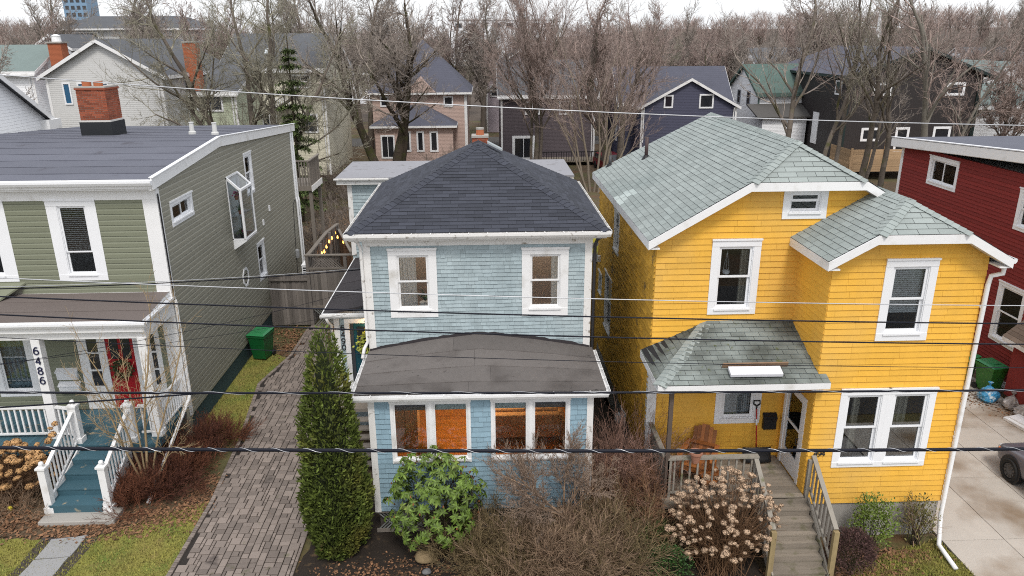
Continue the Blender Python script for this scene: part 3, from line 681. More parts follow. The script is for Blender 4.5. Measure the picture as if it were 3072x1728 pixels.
# side entry
SE = front(3.0)
mb = MB(); core_wall(mb, SE, -1.47, -.12, 0, 3.7, [(-1.08, -.2, 1.3, 3.4)]); mb.box(-1.47, -1.35, 3.002, 8.5, 0, 3.75); mb.build('side_entry_wall', BLUES, H)
siding(ps, SE, -1.32, -.13, 1.2, 3.66, .1, [(-1.2, -.12, 1.2, 3.5)], piece=(.1, .24), thick=.021, seed=9)
bxo('corner_board', WORNW, H, -1.5, -1.34, 2.97, 3.12, .2, 3.68); bxo('side_entry_frieze', WORNW, H, -1.52, 0, 2.95, 2.99, 3.62, 3.76)
mb = MB(); SE.box(mb, -1.2, -1.06, -.1, .03, 1.3, 3.52); SE.box(mb, -1.06, -.02, -.1, .03, 3.38, 3.52); mb.build('door_casing', WHITE, H)
DT = mat('teal_door_paint', (.012, .075, .10), .4, noise=(3, .1)); DG = mat('grey_storm_door', (.055, .06, .068), .4)
mb = MB(); SE.box(mb, -1.06, -.12, -.09, -.05, 1.3, 3.38); do = mb.build('door', DT, H)
mb = MB(); SE.box(mb, -1.06, -.96, -.05, -.02, 1.3, 3.38); mb.build('storm_frame', DG, do); mb = MB(); SE.box(mb, -.9, -.2, -.05, -.03, 2.3, 2.36); mb.build('door_rail', DT, do)
mb = MB(); SE.box(mb, -.86, -.2, -.05, -.035, 2.45, 3.25); mb.build('door_light', mat('door_light_dark', (.02, .025, .03), .15), do)
numerals(H, SE, '0946', -1.31, 2.55, .17, BLACKP, step=(0, .205), d=.035, r=.013)
lmp = MB(); lmp.lathe((-.45, 2.82, 3.5), [(.03, .12), (.05, .1), (.13, .04), (.16, 0), (.15, -.005), (.04, .03)], 20); lmp.tube([(-.45, 2.95, 3.66), (-.45, 2.82, 3.66), (-.45, 2.82, 3.6)], .015, 8)
lo = thing('barn_lamp', 'round galvanised barn lamp glowing above the teal side door', 'lamp', (-.45, 2.9, 3.4))
lmp.build('lamp_shade', mat('galvanised', (.32, .33, .33), .4, metal=.8), lo, smooth=True)
MB().lathe((-.45, 2.82, 3.47), [(.01, -.04), (.04, -.02), (.045, .02), (.02, .05)], 12).build('bulb', mat('warm_bulb', (1, .7, .3), .5, emit=((1, .55, .18), 9)), lo, smooth=True)
def lamp_light(parent, p, e, r=.05, col=(1, .62, .28)):
    l = bpy.data.lights.new('bulb_light', 'POINT'); l.energy = e; l.shadow_soft_size = r; l.color = col
    o = bpy.data.objects.new('bulb_light', l); COL.objects.link(o); o.parent = parent; o.location = Vector(p)-WL[parent.name]
lamp_light(lo, (-.45, 2.80, 3.4), 7)
# felt roof of the side entry: left edge low, tucked under the wall
mb = MB(); q = [(-1.72, 2.72, 3.78), (0, 2.72, 4.12), (0, 8.6, 4.12), (-1.72, 8.6, 3.78)]
mb.raw([*q, *[(x, y, z-.06) for x, y, z in q]], [(0, 1, 2, 3), (7, 6, 5, 4), (0, 4, 5, 1), (1, 5, 6, 2), (2, 6, 7, 3), (3, 7, 4, 0)]); mb.build('side_entry_roof', FELT, H)
for y in (4.0, 5.4, 6.8): MB().extrude([(-1.72, y, 3.781), (0, y, 4.121), (0, y, 4.129), (-1.72, y, 3.789)], (0, .9, 0), v=random.random()).build('felt_strip', FELT, H)
bxo('drip_edge', WHITE, H, -1.76, -1.73, 2.7, 8.6, 3.72, 3.8); bxo('side_entry_fascia', WHITE, H, -1.74, 0, 2.69, 2.715, 3.66, 3.79)
g = gutter('gutter', WORNW, H, (-1.8, 2.69, 3.76), (-.02, 2.69, 3.76), (0, -1, 0), .09, .09, brackets=2)
MB().tube([(-1.62, 2.64, 3.66), (-1.6, 2.75, 3.5), (-1.56, 2.93, 3.35), (-1.56, 2.93, .3)], .04, 8).build('downspout', WORNW, H, smooth=True)
for i, z in enumerate((6.05, 5.55, 5.1)):
    p = (-.05, 3.6-.1*i, z-.35); MB().lathe((-.08, 1.2, z), [(.03, -.09), (.05, -.06), (.035, -.02), (.055, .03), (.04, .07), (.02, .09)], 10).build('insulator', VINYLW, H, smooth=True)
MB().tube([(-.06, 1.2, 6.1), (-.1, 1.22, 5.6), (-.08, 1.2, 5.15), (-.05, 1.1, 4.2)], .012, 6).build('service_cable', BLACKP, H)
# landing and steps beside the entry, leaning behind the cedar
st = thing('side_stairs', 'weathered wooden stairs rising to the teal side door behind the tall cedar', 'stairs', (-.7, .6, 0))
bxo('landing', GREYW, st, -1.45, -.1, 1.75, 2.97, 1.16, 1.26)
for i in range(6): bxo('tread', GREYW, st, -1.25, -.12, .55+.2*i, .80+.2*i, .165*i+.12, .165*i+.16, v=random.random())
for x in (-1.28, -.16): MB().extrude([(x, .5, 0), (x, .75, 0), (x, 1.9, 1.1), (x, 1.76, 1.2), (x, .5, .2)], (.05, 0, 0)).build('stringer', GREYW, st)
for y, z in ((.6, 0), (1.8, 0)): bxo('post', GREYW, st, -1.5, -1.41, y, y+.09, z, 1.1+(1.1 if y > 1 else .1))
MB().beam((-1.455, .6, 1.15), (-1.455, 1.85, 2.2), .06, .09).build('handrail', GREYW, st)
# rear ell
EL = front(8.4)
mb = MB(); EL.box(mb, -1.8, 0, -.12, 0, 0, 6.5); mb.box(-1.8, -1.68, 8.402, 11.4, 0, 6.5); mb.box(-1.68, 5.6, 8.402, 11.4, 0, 6.45); mb.build('rear_ell_wall', BLUES, H)
siding(ps, EL, -1.66, 0, 4.0, 6.45, .12, piece=(.12, .26), thick=.021, seed=10)
bxo('corner_board', WORNW, H, -1.82, -1.66, 8.37, 8.5, 3.9, 6.45)
bxo('rear_ell_roof', FLATG, H, -2.15, 6.0, 8.12, 11.7, 6.64, 6.70); bxo('rear_ell_fascia', WORNW, H, -2.13, 5.98, 8.14, 11.68, 6.46, 6.639)
gutter('gutter', WORNW, H, (-2.2, 8.12, 6.68), (-.35, 8.12, 6.68), (0, -1, 0), .09, .08)
finalize('shingle', BLUES, H, ps, 180); finalize('porch_shingle', BLUEP, H, pp, 260)
# inside: lamp, sofa, cushions, armchair, cabinet
lo = thing('ceiling_lamp', 'frosted ceiling lamp lit in the front room of the blue house', 'lamp', (2.6, .9, 3.4))
MB().lathe((2.6, .9, 3.24), [(.02, 0), (.14, .03), (.2, .1), (.2, .16)], 20).build('lamp_bowl', mat('lamp_bowl', (1, .8, .55), .4, emit=((1, .62, .28), 1.5)), lo, smooth=True)
lamp_light(lo, (2.6, .9, 3.1), 125, .2, (1, .60, .27))
for x_ in (1.4, 4.3):  # upstairs fittings and lights added to brighten the rooms and curtains
    lo = thing('ceiling_lamp', 'small ceiling lamp lit in the %s upstairs room of the blue house' % ('left' if x_ < 2 else 'right'), 'lamp', (x_, 2.2, 6.4)); MB().lathe((x_, 2.2, 6.4), [(.02, 0), (.13, .03), (.15, .14)], 16).build('lamp_bowl', MATS['lamp_bowl'], lo, smooth=True); lamp_light(lo, (x_, 2.2, 6.25), 38, .2, (1, .84, .68))
SOFA = mat('tan_sofa_cloth', (.40, .24, .13), .95, noise=(20, .08), bump=(200, .2))
s_ = thing('sofa', 'tan two seat sofa with its back to the porch windows', 'sofa', (3.9, .5, .78))
for x in (3.06, 3.94): bxo('back_cushion', SOFA, s_, x, x+.86, .62, .86, 1.3, 1.74, bevel=.05)
bxo('sofa_back', SOFA, s_, 3.02, 4.84, .38, .6, 1.0, 1.68, bevel=.04); bxo('seat', SOFA, s_, 3.05, 4.8, .6, 1.3, 1.0, 1.25, bevel=.05)
for x in (2.9, 4.84): bxo('arm', SOFA, s_, x, x+.16, .4, 1.3, .9, 1.4, bevel=.05)
for x in (2.95, 4.9):
    for y in (.45, 1.2): bxo('foot', BLACKP, s_, x, x+.06, y, y+.06, .775, .92)
for i, (x, z, c, l) in enumerate(((3.12, 1.55, (.3, .07, .03), 'rust'), (3.62, 1.6, (.06, .045, .035), 'brown'), (4.1, 1.55, (.55, .38, .25), 'peach'), (4.4, 1.6, (.1, .05, .035), 'maroon'))):
    k = MB(); n = 8
    P = lambda u, v_, s: (x+.38*u, .9+.05*s+.1*(1-(2*u-1)**2)*(1-(2*v_-1)**2)*s, z+.36*v_)
    for s in (-1, 1):
        pts = [P(a/n, b/n, s) for a in range(n+1) for b in range(n+1)]; k.raw(pts, [(a*(n+1)+b, (a+1)*(n+1)+b, (a+1)*(n+1)+b+1, a*(n+1)+b+1) for a in range(n) for b in range(n)])
    props(k.build('cushion', mat('cushion_'+l, c, .9), None, smooth=True), l+' cushion propped on the tan sofa indoors', 'cushion', 'cushions on the sofa')
a_ = thing('armchair', 'orange armchair just inside the left porch window', 'armchair', (1.5, -.6, .78))
OR = mat('orange_cloth', (.55, .2, .02), .8, noise=(15, .08))
bxo('seat', OR, a_, 1.2, 1.85, -1.0, -.3, 1.0, 1.2, bevel=.06); k = MB(); k.lathe((1.5, -1.05, 1.05), [(.32, 0), (.36, .4), (.3, .62), (.12, .7)], 18); k.build('backrest', OR, a_, smooth=True)
for x in (1.22, 1.78):
    for y in (-.95, -.38): MB().tube([(x, y, .776), (x, y, 1.0)], .02, 6).build('leg', BLACKP, a_)
c_ = thing('cabinet', 'pale wooden cabinet standing inside the left porch window', 'cabinet', (.75, .8, .78)); TAN = mat('tan_wood', (.42, .27, .18), .6, noise=(6, .1))
bxo('carcass', TAN, c_, .4, 1.05, .35, 1.0, .776, 2.3); bxo('cabinet_top', TAN, c_, .38, 1.08, .33, 1.02, 2.3, 2.34); bxo('cabinet_door', TAN, c_, .43, .72, .33, .348, .86, 2.25); bxo('cabinet_door', TAN, c_, .735, 1.02, .33, .348, .86, 2.25)
# house plant behind the left upstairs window
hp_ = thing('fern', 'dark potted fern behind the left upstairs window of the blue house', 'plant', (1.38, .38, 4.6))
k = MB(); FG = mat('fern_green', (.03, .08, .025), .6, var=.3)
for i in range(14):
    t = i*2.4; d = Vector((math.cos(t), math.sin(t)*.6, .9+.5*random.random())).normalized(); p = Vector((1.4, .36, 4.95))
    for j in range(9):
        q = p+d*.06; side = d.cross(Vector((0, 0, 1))).normalized()*.05*(1-j/10)
        k.poly([p, p+side+d*.03, q, p-side+d*.03], v=random.random()); d.z -= .17; d.normalize(); p = q
k.build('fronds', FG, hp_); MB().lathe((1.4, .36, 3.8), [(.1, 0), (.14, .9), (.15, 1.12), (.12, 1.12)], 14).build('plant_stand', WORNW, hp_)
# wreath on the side door
wr = thing('wreath', 'yellow green leafy wreath hanging on the teal side door', 'wreath', (-.55, 2.9, 2.8))
k = MB()
for i in range(260):
    t = random.uniform(0, 2*math.pi); r = .24+random.gauss(0, .055); c = Vector((-.55+math.cos(t)*r*.95, 2.93-random.random()*.1, 2.78+math.sin(t)*r*1.2)); a = random.uniform(0, 6.28); l = random.uniform(.05, .1)
    d = Vector((math.cos(a), -.4*random.random(), math.sin(a)))*l; s = Vector((-math.sin(a), -.3, math.cos(a)))*l*.32
    k.poly([c, c+d*.5+s, c+d, c+d*.5-s], v=random.random())
k.build('wreath_leaves', mat('wreath_leaf', (.42, .46, .08), .6, var=.6), wr)
k = MB(); k.tube([(-.55+.23*math.cos(i/16*6.2832), 2.935, 2.78+.28*math.sin(i/16*6.2832)) for i in range(17)], .02, 6); k.build('wreath_ring', GREYW, wr)
# ================================================================ YELLOW HOUSE
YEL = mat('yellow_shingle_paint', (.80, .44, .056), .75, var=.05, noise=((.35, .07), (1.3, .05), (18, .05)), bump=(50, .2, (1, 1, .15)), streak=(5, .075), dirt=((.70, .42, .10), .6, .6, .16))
YELS = mat('shaded_yellow_side_paint', (.60, .33, .04), .75, var=.2, noise=((.9, .1), (14, .1)), bump=(50, .25, (1, 1, .15)), dirt=(((.24, .15, .05), 2.6, .68, .04), ((.45, .42, .3), .9, .74, .03)))  # side copy of the yellow, alley shade in its base colour; blotches are dirt
SAGE = mat('sage_roof_shingle', (.30, .335, .322), .95, var=.1, noise=((1.2, .08), (80, .15)), bump=(150, .4), dirt=((.24, .28, .27), .5, .66, .15))
SAGED = mat('stained_sage_shingle', (.23, .262, .25), .95, var=.14, noise=((1.2, .1), (80, .15)), bump=(150, .4), dirt=(((.05, .055, .045), 1.1, .56, .16), ((.1, .12, .05), 6, .68, .05)))
DECKW = mat('grey_deck_wood', (.24, .205, .165), .85, var=.2, noise=((2, .12), (30, .1)), bump=(30, .4, (.15, 1, 1)), dirt=((.10, .10, .04), 2.4, .66, .08))
RAILW = mat('pale_weathered_rail', (.29, .265, .225), .85, var=.15, noise=((4, .15), (40, .1)), bump=(40, .35, (1, 1, .15)), dirt=((.13, .13, .06), 3, .64, .06))
H = thing('yellow_house', 'bright yellow shingled house with sage green clipped gable roofs', 'house', (10, -1, 0))
XL, XR, YM, YB = 6.81, 13.4, -1.13, -2.78
wm = (8.07, 9.2, 5.02, 6.83); wa = (9.59, 10.595, 7.28, 8.02); wb = (11.23, 12.345, 4.97, 6.80); wl = (10.68, 12.82, 1.88, 3.84); wpo = (8.46, 9.585, 2.15, 3.62)
ws = ((3.48, 4.38, 5.1, 6.42), (4.4, 5.66, 2.15, 4.1), (6.3, 7.0, 2.86, 3.68))
fm, fb, lm, lb = front(YM), front(YB), left(XL), left(10.12)
mb = MB(); core_wall(mb, fm, XL, 10.12, 1.1, 7.0, [hole(*wm), hole(*wpo)])
mb2 = MB()
core_wall(mb, fb, 10.12, XR, .9, 6.9, [hole(*wb), hole(wl[0], 11.75, wl[2], wl[3]), hole(11.75, wl[1], wl[2], wl[3])])
core_wall(mb, lm, YM+.001, 7.4, 1.0, 6.8, [hole(*w_) for w_ in ws]); core_wall(mb, lb, YB+.121, YM+.1, .9, 6.9, [(-2.36, -1.42, 1.22, 3.32)])
mb.box(XR-.12, XR, YB+.122, 7.4, .9, 6.8); mb.box(XL+.12, XR-.12, 7.28, 7.4, 1, 6.8)
# gable infill above the eaves, clipped top
for pl_, xc, hw, z0, bend, zt, hl in ((fm, 10.0, 3.2, 7.0, 1.27, 8.1, [hole(*wa)]), (fb, 11.76, 1.64, 6.9, .9, 7.36, [])):
    if hl:
        h = hl[0]; k = (zt-z0)/(hw-bend); zat = lambda x: min(zt, z0+(hw-abs(x-xc))*k)
        for a, b in ((xc-hw, h[0]), (h[1], xc+hw)):
            xs = sorted({a, b, *[x for x in (xc-bend, xc+bend) if a < x < b]}); mb.extrude([pl_.P(a, 0, z0), *[pl_.P(x, 0, zat(x)) for x in xs], pl_.P(b, 0, z0)], pl_.N*-.12)
        mb.extrude([pl_.P(h[0], 0, z0), pl_.P(h[1], 0, z0), pl_.P(h[1], 0, h[2]), pl_.P(h[0], 0, h[2])], pl_.N*-.12); mb.extrude([pl_.P(h[0], 0, h[3]), pl_.P(h[1], 0, h[3]), pl_.P(h[1], 0, zat(h[1])), pl_.P(h[0], 0, zat(h[0]))], pl_.N*-.12)
    else: mb.extrude([pl_.P(xc-hw, 0, z0), pl_.P(xc+hw, 0, z0), pl_.P(xc+bend, 0, zt), pl_.P(xc-bend, 0, zt)], pl_.N*-.12)
mb.build('wall', YEL, H)
mb = MB(); mb.box(XL+.125, XR-.125, -1.0, 7.27, 3.9, 4.0); mb.box(10.2, XR-.125, -2.65, -1.0, 3.9, 4.0); mb.box(XL+.125, XR-.125, -1.0, 7.27, 6.9, 6.95); mb.box(XL+.125, XR-.125, 3, 3.1, 1.2, 6.9); mb.box(XL+.125, XR-.125, -1, 7.27, 1.1, 1.18); mb.box(10.2, XR-.125, -2.65, -1, 1.1, 1.18)
mb.build('interior', mat('room_brown', (.16, .12, .09), .9, noise=(2, .15)), H)
bxo('foundation', CONC, H, 10.14, XR-.02, YB+.02, 7.3, -.1, .9); bxo('foundation', CONC, H, XL+.02, 10.13, YM+.02, 7.3, -.1, 1.0)
# siding
ps = []; EXP = .14; PC = (.3, 1.1)
siding(ps, fm, XL+.001, 10.12, 4.05, 6.98, EXP, [hole(*wm, .02)], piece=PC, thick=.02, seed=21)
gs = [(XL, 6.9), (10-1.27, 8.15), (10+1.27, 8.15), (13.2, 6.9)]
siding(ps, fm, XL+.2, 12.2, 6.99, 8.12, EXP, [hole(*wa, .02)], shape=[(XL-.2, 6.8), (8.68, 8.08), (11.32, 8.08), (13.3, 6.9)], piece=PC, thick=.02, seed=22)
siding(ps, fm, XL+.19, 10.12, 1.22, 3.9, EXP, [hole(*wpo, .02)], piece=(.2, .7), thick=.02, seed=23)
siding(ps, fb, 10.12, XR, .92, 6.89, EXP, [hole(*wb, .02), hole(*wl, .02)], piece=PC, thick=.02, seed=24)
siding(ps, fb, 10.12, XR, 6.89, 7.4, EXP, shape=[(10.1, 6.62), (10.86, 7.36), (12.66, 7.36), (13.42, 6.62)], piece=PC, thick=.02, seed=25)
siding(ps, lb, YB-.0, YM, 1.22, 6.9, EXP, [(-2.48, -1.3, 1.22, 3.42)], piece=PC, thick=.02, seed=26)
siding(ps, right(XR), YB, 7.4, .92, 6.7, EXP, piece=PC, thick=.02, seed=28)
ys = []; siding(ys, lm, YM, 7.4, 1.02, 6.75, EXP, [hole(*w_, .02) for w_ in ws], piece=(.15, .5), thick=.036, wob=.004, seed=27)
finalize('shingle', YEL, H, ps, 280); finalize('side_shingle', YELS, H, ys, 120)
# windows
o, r = window(H, fm, *wm, cas=.165, top=.17, bot=.14, m=VINYLW); curtain(o, fm, r[1]-.22, r[1], r[2], r[3], -.13, folds=4, m=mat('lace', (.42, .38, .3), .9)); 
o, r = window(H, fm, *wa, cas=.15, top=.14, bot=.15, m=VINYLW, split=.55)
o, r = window(H, fb, *wb, cas=.165, top=.17, bot=.17, m=VINYLW); blinds(o, fb, r[0]+.02, r[1]-.02, r[2]+.42, r[3], -.11, pitch=.045, tilt=.7)
m_ = MB(); fb.box(m_, 11.69, 11.81, -.1, .0345, wl[2]+.05, wl[3]-.05); m_.build('mullion', VINYLW, H)
o, r = window(H, fb, wl[0], 11.77, wl[2], wl[3], cas=.15, top=.15, bot=.13, m=VINYLW); curtain(o, fb, r[0]+.28, r[0]+.45, r[2], r[3], -.3, folds=2, m=mat('lace', (.42, .38, .3), .9))
o, r = window(H, fb, 11.73, wl[1], wl[2], wl[3], cas=.15, top=.147, bot=.127, m=VINYLW, proud=.037); curtain(o, fb, r[0]+.1, r[0]+.5, r[2]+.6, r[3], -.3, folds=4, m=mat('lace', (.42, .38, .3), .9))
o, r = window(H, fm, *wpo, cas=.16, top=.16, bot=.14, m=VINYLW, style='fixed', inner=.06)
k = MB(); fm.box(k, r[0], r[1], -.2, -.18, r[2]-.05, r[3]); k.build('shutter_board', mat('grey_shutter', (.3, .32, .33), .6), o)
for a in (.3, .55):
    for j in range(18): m_ = MB(); fm.box(m_, r[0]+(r[1]-r[0])*a, r[0]+(r[1]-r[0])*(a+.2), -.178, -.165, r[2]+.1+j*.06, r[2]+.135+j*.06); m_.build('louvre', mat('grey_louvre', (.2, .21, .22), .6), o)
for w_ in ws: window(H, lm, *w_, cas=.09, m=WORNW)
# corner board in the porch, door
bxo('corner_board', WHITE, H, XL-.03, XL+.19, YM-.03, YM-.001, 1.0, 4.05); bxo('corner_board', WHITE, H, XL-.03, XL-.001, YM+.0, YM+.14, 1.0, 4.1)
mb = MB(); lb.box(mb, -2.48, -2.36, -.1, .03, 1.22, 3.42); lb.box(mb, -1.42, -1.3, -.1, .03, 1.22, 3.42); lb.box(mb, -2.36, -1.42, -.1, .03, 3.32, 3.42); dc = mb.build('door_casing', VINYLW, H)
mb = MB(); DZ = ((-2.36, -2.24), (-1.54, -1.42))
for a, b in DZ: lb.box(mb, a, b, -.04, .012, 1.24, 3.32)
lb.box(mb, -2.24, -1.54, -.04, .012, 1.24, 1.72); lb.box(mb, -2.24, -1.54, -.04, .012, 3.22, 3.32); lb.box(mb, -2.24, -1.54, -.035, .008, 2.44, 2.5)
do = mb.build('door', VINYLW, H); pane(do, lb, -2.24, -1.54, 1.72, 3.22, -.01); mb = MB(); lb.box(mb, -2.36, -1.42, -.11, -.08, 1.24, 3.32); mb.build('inner_door', mat('inner_door', (.09, .08, .07), .5), do)
MB().tube([(10.12-.03, -2.3, 2.2), (10.12-.09, -2.3, 2.2), (10.12-.09, -2.3, 2.34), (10.12-.03, -2.3, 2.34)], .012, 6).build('door_handle', BLACKP, do)
numerals(H, fb, '494', 10.25, 2.18, .13, BLACKP, step=(.088, 0), d=.03, r=.011)
# roofs
rs, rsd, caps = [], [], []
def clipped_gable(xc, hw, ze, zr, bend, y0, ya, y1, yr, seed, right_from=0, lo=0):
    zb = ze+(hw-bend)*(zr-ze)/hw; Ls = math.hypot(hw, zr-ze); sb = Ls*(hw-bend)/hw
    mb = MB(); A = (xc-hw, y0, ze); B = (xc-bend, y0, zb); C = (xc+bend, y0, zb); D = (xc+hw, y0, ze); T = (xc, ya, zr); T2 = (xc, yr, zr); G = (xc+hw, y1, ze); Hh = (xc-hw, y1, ze)
    pts = [A, B, C, D, T, T2, G, Hh]; low = [(x, y, z-.05) for x, y, z in pts]
    mb.raw(pts+low, [(0, 1, 4, 5, 7), (1, 2, 4), (2, 3, 6, 5, 4), (6, 7, 5), (15, 13, 12, 9, 8), (12, 10, 9), (12, 13, 14, 11, 10), (0, 8, 9, 1), (1, 9, 10, 2), (2, 10, 11, 3), (0, 7, 15, 8), (3, 11, 14, 6), (7, 6, 14, 15)])
    mb.build('roof_deck', ASPH, H)
    S = (hw, 0, zr-ze)
    roof_plane(rs, A, (0, 1, 0), S, [(0, -.02), (y1-y0, -.02), (yr-y0, Ls), (ya-y0, Ls), (0, sb)], seed=seed, exp=.15, tab=.34)
    roof_plane(rs, D, (0, 1, 0), (-hw, 0, zr-ze), [(0, -.02), (y1-y0, -.02), (yr-y0, Ls), (ya-y0, Ls), (0, sb)], seed=seed+1, exp=.15, tab=.34)
    St = Vector((0, ya-y0, zr-zb)); roof_plane(rs, B, (1, 0, 0), St, [(0, -.02), (2*bend, -.02), (bend, St.length)], seed=seed+2, exp=.15, tab=.42)
    for P, sx in ((B, 1), (C, -1)):
        ax = Vector(T)-Vector(P); ridge_caps(caps, P, T, perp((-sx, .0, -.6), ax), perp((0, -1, -.6), ax), .15, .13, seed=seed+3+sx)
    ridge_caps(caps, (xc, ya-.05, zr), (xc, yr, zr), Vector((-hw, 0, ze-zr)), Vector((hw, 0, ze-zr)), .16, .15, seed=seed+6)
    # fascia boards following the clipped rake, and left eave
    f = y0-.028; h = .19
    def board(p, q, nm, y_=f, th=.028, vx=(0, 1, 0)):
        MB().extrude([(p[0], y_, p[1]), (q[0], y_, q[1]), (q[0], y_, q[1]-h), (p[0], y_, p[1]-h)], (0, th, 0)).build(nm, WHITE, H)
    d = -.012
    board((xc-hw-.02, ze+d), (xc-bend, zb+d), 'rake_board'); board((xc-bend, zb+d), (xc+bend, zb+d), 'clip_board'); board((xc+bend, zb+d), (xc+hw+.02, ze+d), 'rake_board')
    for sx in (-1, 1):
        x = xc+sx*hw
        bxo('eave_board', WHITE, H, min(x, x+sx*.025), max(x, x+sx*.025), y0, y1, ze-.2, ze-.012)
        bxo('eave_soffit', WHITE, H, min(x, x-sx*.24), max(x, x-sx*.24), y0+.001, y1, ze-.2, ze-.17)
    # sloping soffits behind the rake
    MB().extrude([(xc-hw, y0, ze-.2), (xc-bend, y0, zb-.2), (xc+bend, y0, zb-.2), (xc+hw, y0, ze-.2), (xc+hw, y0, ze-.17), (xc+bend, y0, zb-.17), (xc-bend, y0, zb-.17), (xc-hw, y0, ze-.17)], (0, .35, 0)).build('rake_soffit', WHITE, H)
clipped_gable(10.0, 3.44, 6.9, 8.93, 1.27, -1.48, -.5, 7.5, 6.23, 40)
clipped_gable(11.76, 1.89, 6.86, 7.95, .95, -3.13, -2.32, -.4, -.4, 60)
for p in rs:
    if abs(p[3].x-6.76) < .3 and abs(p[3].y-2.75) < .35: rs[rs.index(p)] = (p[0], p[1], 2.6+random.random(), *p[3:])
# porch roof, hipped at its free corner
PA, PB_, PC_, PD, PE = (6.58, -3.05, 4.14), (10.27, -3.05, 4.12), (8.1, YM, 4.84), (10.12, YM, 4.84), (6.58, YM, 4.16)
mb = MB(); pts = [PA, PB_, (10.27, YM, 4.83), PC_, PE]; mb.raw(pts+[(x, y, 4.06) for x, y, z in pts], [(0, 1, 2, 3), (0, 3, 4), (0, 5, 6, 1), (1, 6, 7, 2), (4, 9, 5, 0), (5, 9, 8, 7, 6)]); mb.build('porch_roof_deck', ASPH, H)
Sv = Vector((0, YM+3.05, .72)); roof_plane(rsd, PA, (1, 0, -.005), Sv, [(0, -.02), (3.53, -.02), (3.53, Sv.length), (1.52, Sv.length)], seed=81, exp=.15, tab=.33)
roof_plane(rsd, PA, (1, 0, -.005), Sv, [(3.535, -.02), (3.7, -.02), (3.7, .26), (3.535, .26)], seed=84, exp=.15, tab=.33)
Sv2 = Vector((1.52, 0, .70)); roof_plane(rsd, (6.58, -3.05, 4.14), (0, 1, 0), Sv2, [(0, -.02), (1.92, -.02), (1.92, Sv2.length)], seed=82, exp=.15, tab=.33)
ax = Vector(PC_)-Vector(PA); ridge_caps(caps, PA, PC_, perp((-1, .0, -.4), ax), perp((0, -1, -.4), ax), .16, .14, seed=83)
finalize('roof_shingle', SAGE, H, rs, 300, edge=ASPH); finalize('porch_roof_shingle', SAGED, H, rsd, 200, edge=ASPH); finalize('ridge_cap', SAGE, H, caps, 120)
bxo('porch_fascia', WHITE, H, 6.555, 10.28, -3.075, -3.05, 3.98, 4.125); bxo('porch_fascia', WHITE, H, 6.55, 6.575, -3.049, YM-.03, 3.98, 4.14); bxo('porch_fascia_end', WHITE, H, 10.255, 10.28, -3.049, -2.79, 3.98, 4.12)
bxo('porch_ceiling', WHITE, H, 6.58, 10.115, -3.045, YM-.02, 4.0, 4.04)
# deck, post, rails, stairs
D = thing('front_deck', 'grey weathered wooden porch deck with railing and stairs on the yellow house', 'deck', (8.5, -2.5, 0))
y = -2.93; 
while y < -1.2:
    bxo('deck_board', DECKW, D, 6.84, 10.09, y, y+.132, 1.185, 1.22, v=random.random()); y += .139
bxo('rim_joist', DECKW, D, 6.86, 8.98, -2.95, -2.935, 1.0, 1.184); bxo('rim_joist', DECKW, D, 6.83, 6.859, -2.95, -1.16, 1.0, 1.184)
x = 6.9
while x < 8.9: bxo('skirt_slat', mat('dark_slat', (.07, .06, .05), .9, var=.3), D, x, x+.1, -2.90, -2.88, .02, 1.0, v=random.random()); x += .135
bxo('roof_post', mat('brown_post', (.10, .075, .06), .8, noise=(6, .2)), D, 6.88, 6.97, -2.86, -2.77, 1.22, 4.0)
for x in (6.98, 8.93): bxo('rail_post', RAILW, D, x-.045, x+.045, -2.86, -2.77, 1.0, 2.2)
MB().box(6.93, 8.99, -2.88, -2.74, 2.2, 2.245).build('top_rail', RAILW, D); bxo('bottom_rail', RAILW, D, 7.03, 8.88, -2.84, -2.79, 1.32, 1.36)
n = 11
for i in range(n): x = 7.1+i*(8.85-7.1)/(n-1); bxo('baluster', RAILW, D, x-.02, x+.02, -2.832, -2.795, 1.361, 2.199, v=random.random())
bxo('side_top_rail', RAILW, D, 6.84, 6.95, -2.74, -1.17, 2.2, 2.245); bxo('side_bottom_rail', RAILW, D, 6.88, 6.92, -2.76, -1.17, 1.32, 1.36)
for i in range(11): y = -2.65+i*.135; bxo('baluster', GREYW, D, 6.88, 6.915, y-.02, y+.02, 1.361, 2.199, v=random.random())
NS = 6
for i in range(NS):
    z = 1.22-.17*(i+1); y1 = -2.945-.215*i
    bxo('tread', DECKW, D, 9.0, 10.17, y1-.245, y1-.122, z-.04, z, v=random.random()); bxo('tread', DECKW, D, 9.0, 10.17, y1-.118, y1, z-.04, z, v=random.random()); bxo('riser', DECKW, D, 9.02, 10.15, y1-.02, y1-.002, z+.001, z+.13, v=random.random())
bxo('riser', DECKW, D, 9.02, 10.15, -2.945-.215*NS-.02, -2.945-.215*NS-.005, .0, .155)
for x in (8.96, 10.18): MB().extrude([(x, -2.95, 1.2), (x, -2.95, .75), (x, -4.2, 0), (x, -4.3, 0), (x, -4.3, .2)], (.038, 0, 0)).build('stringer', RAILW, D)
for x, yb in ((10.25, -4.25), (8.93, -4.2)):
    bxo('newel_post', mat('newel_wood', (.30, .23, .12), .8, noise=(8, .2), streak=(12, .2)), D, x-.055, x+.055, yb-.05, yb+.05, 0, 1.24)
    ya, za = -2.82, 2.2
    MB().beam((x, ya, za), (x, yb+.02, 1.27), .1, .04).build('stair_rail', RAILW, D); MB().beam((x, ya, za-.82), (x, yb+.06, .42), .05, .04).build('stair_bottom_rail', RAILW, D)
    for j in range(8):
        t = (j+.7)/8.4; y_ = ya+(yb-ya)*t; zt = za+(1.27-za)*t; MB().beam((x, y_, zt-.8), (x, y_, zt-.025), .035, .035, v=random.random()).build('baluster', GREYW, D)
bxo('rail_post', RAILW, D, 10.13, 10.21, -2.9, -2.82, .9, 2.12)
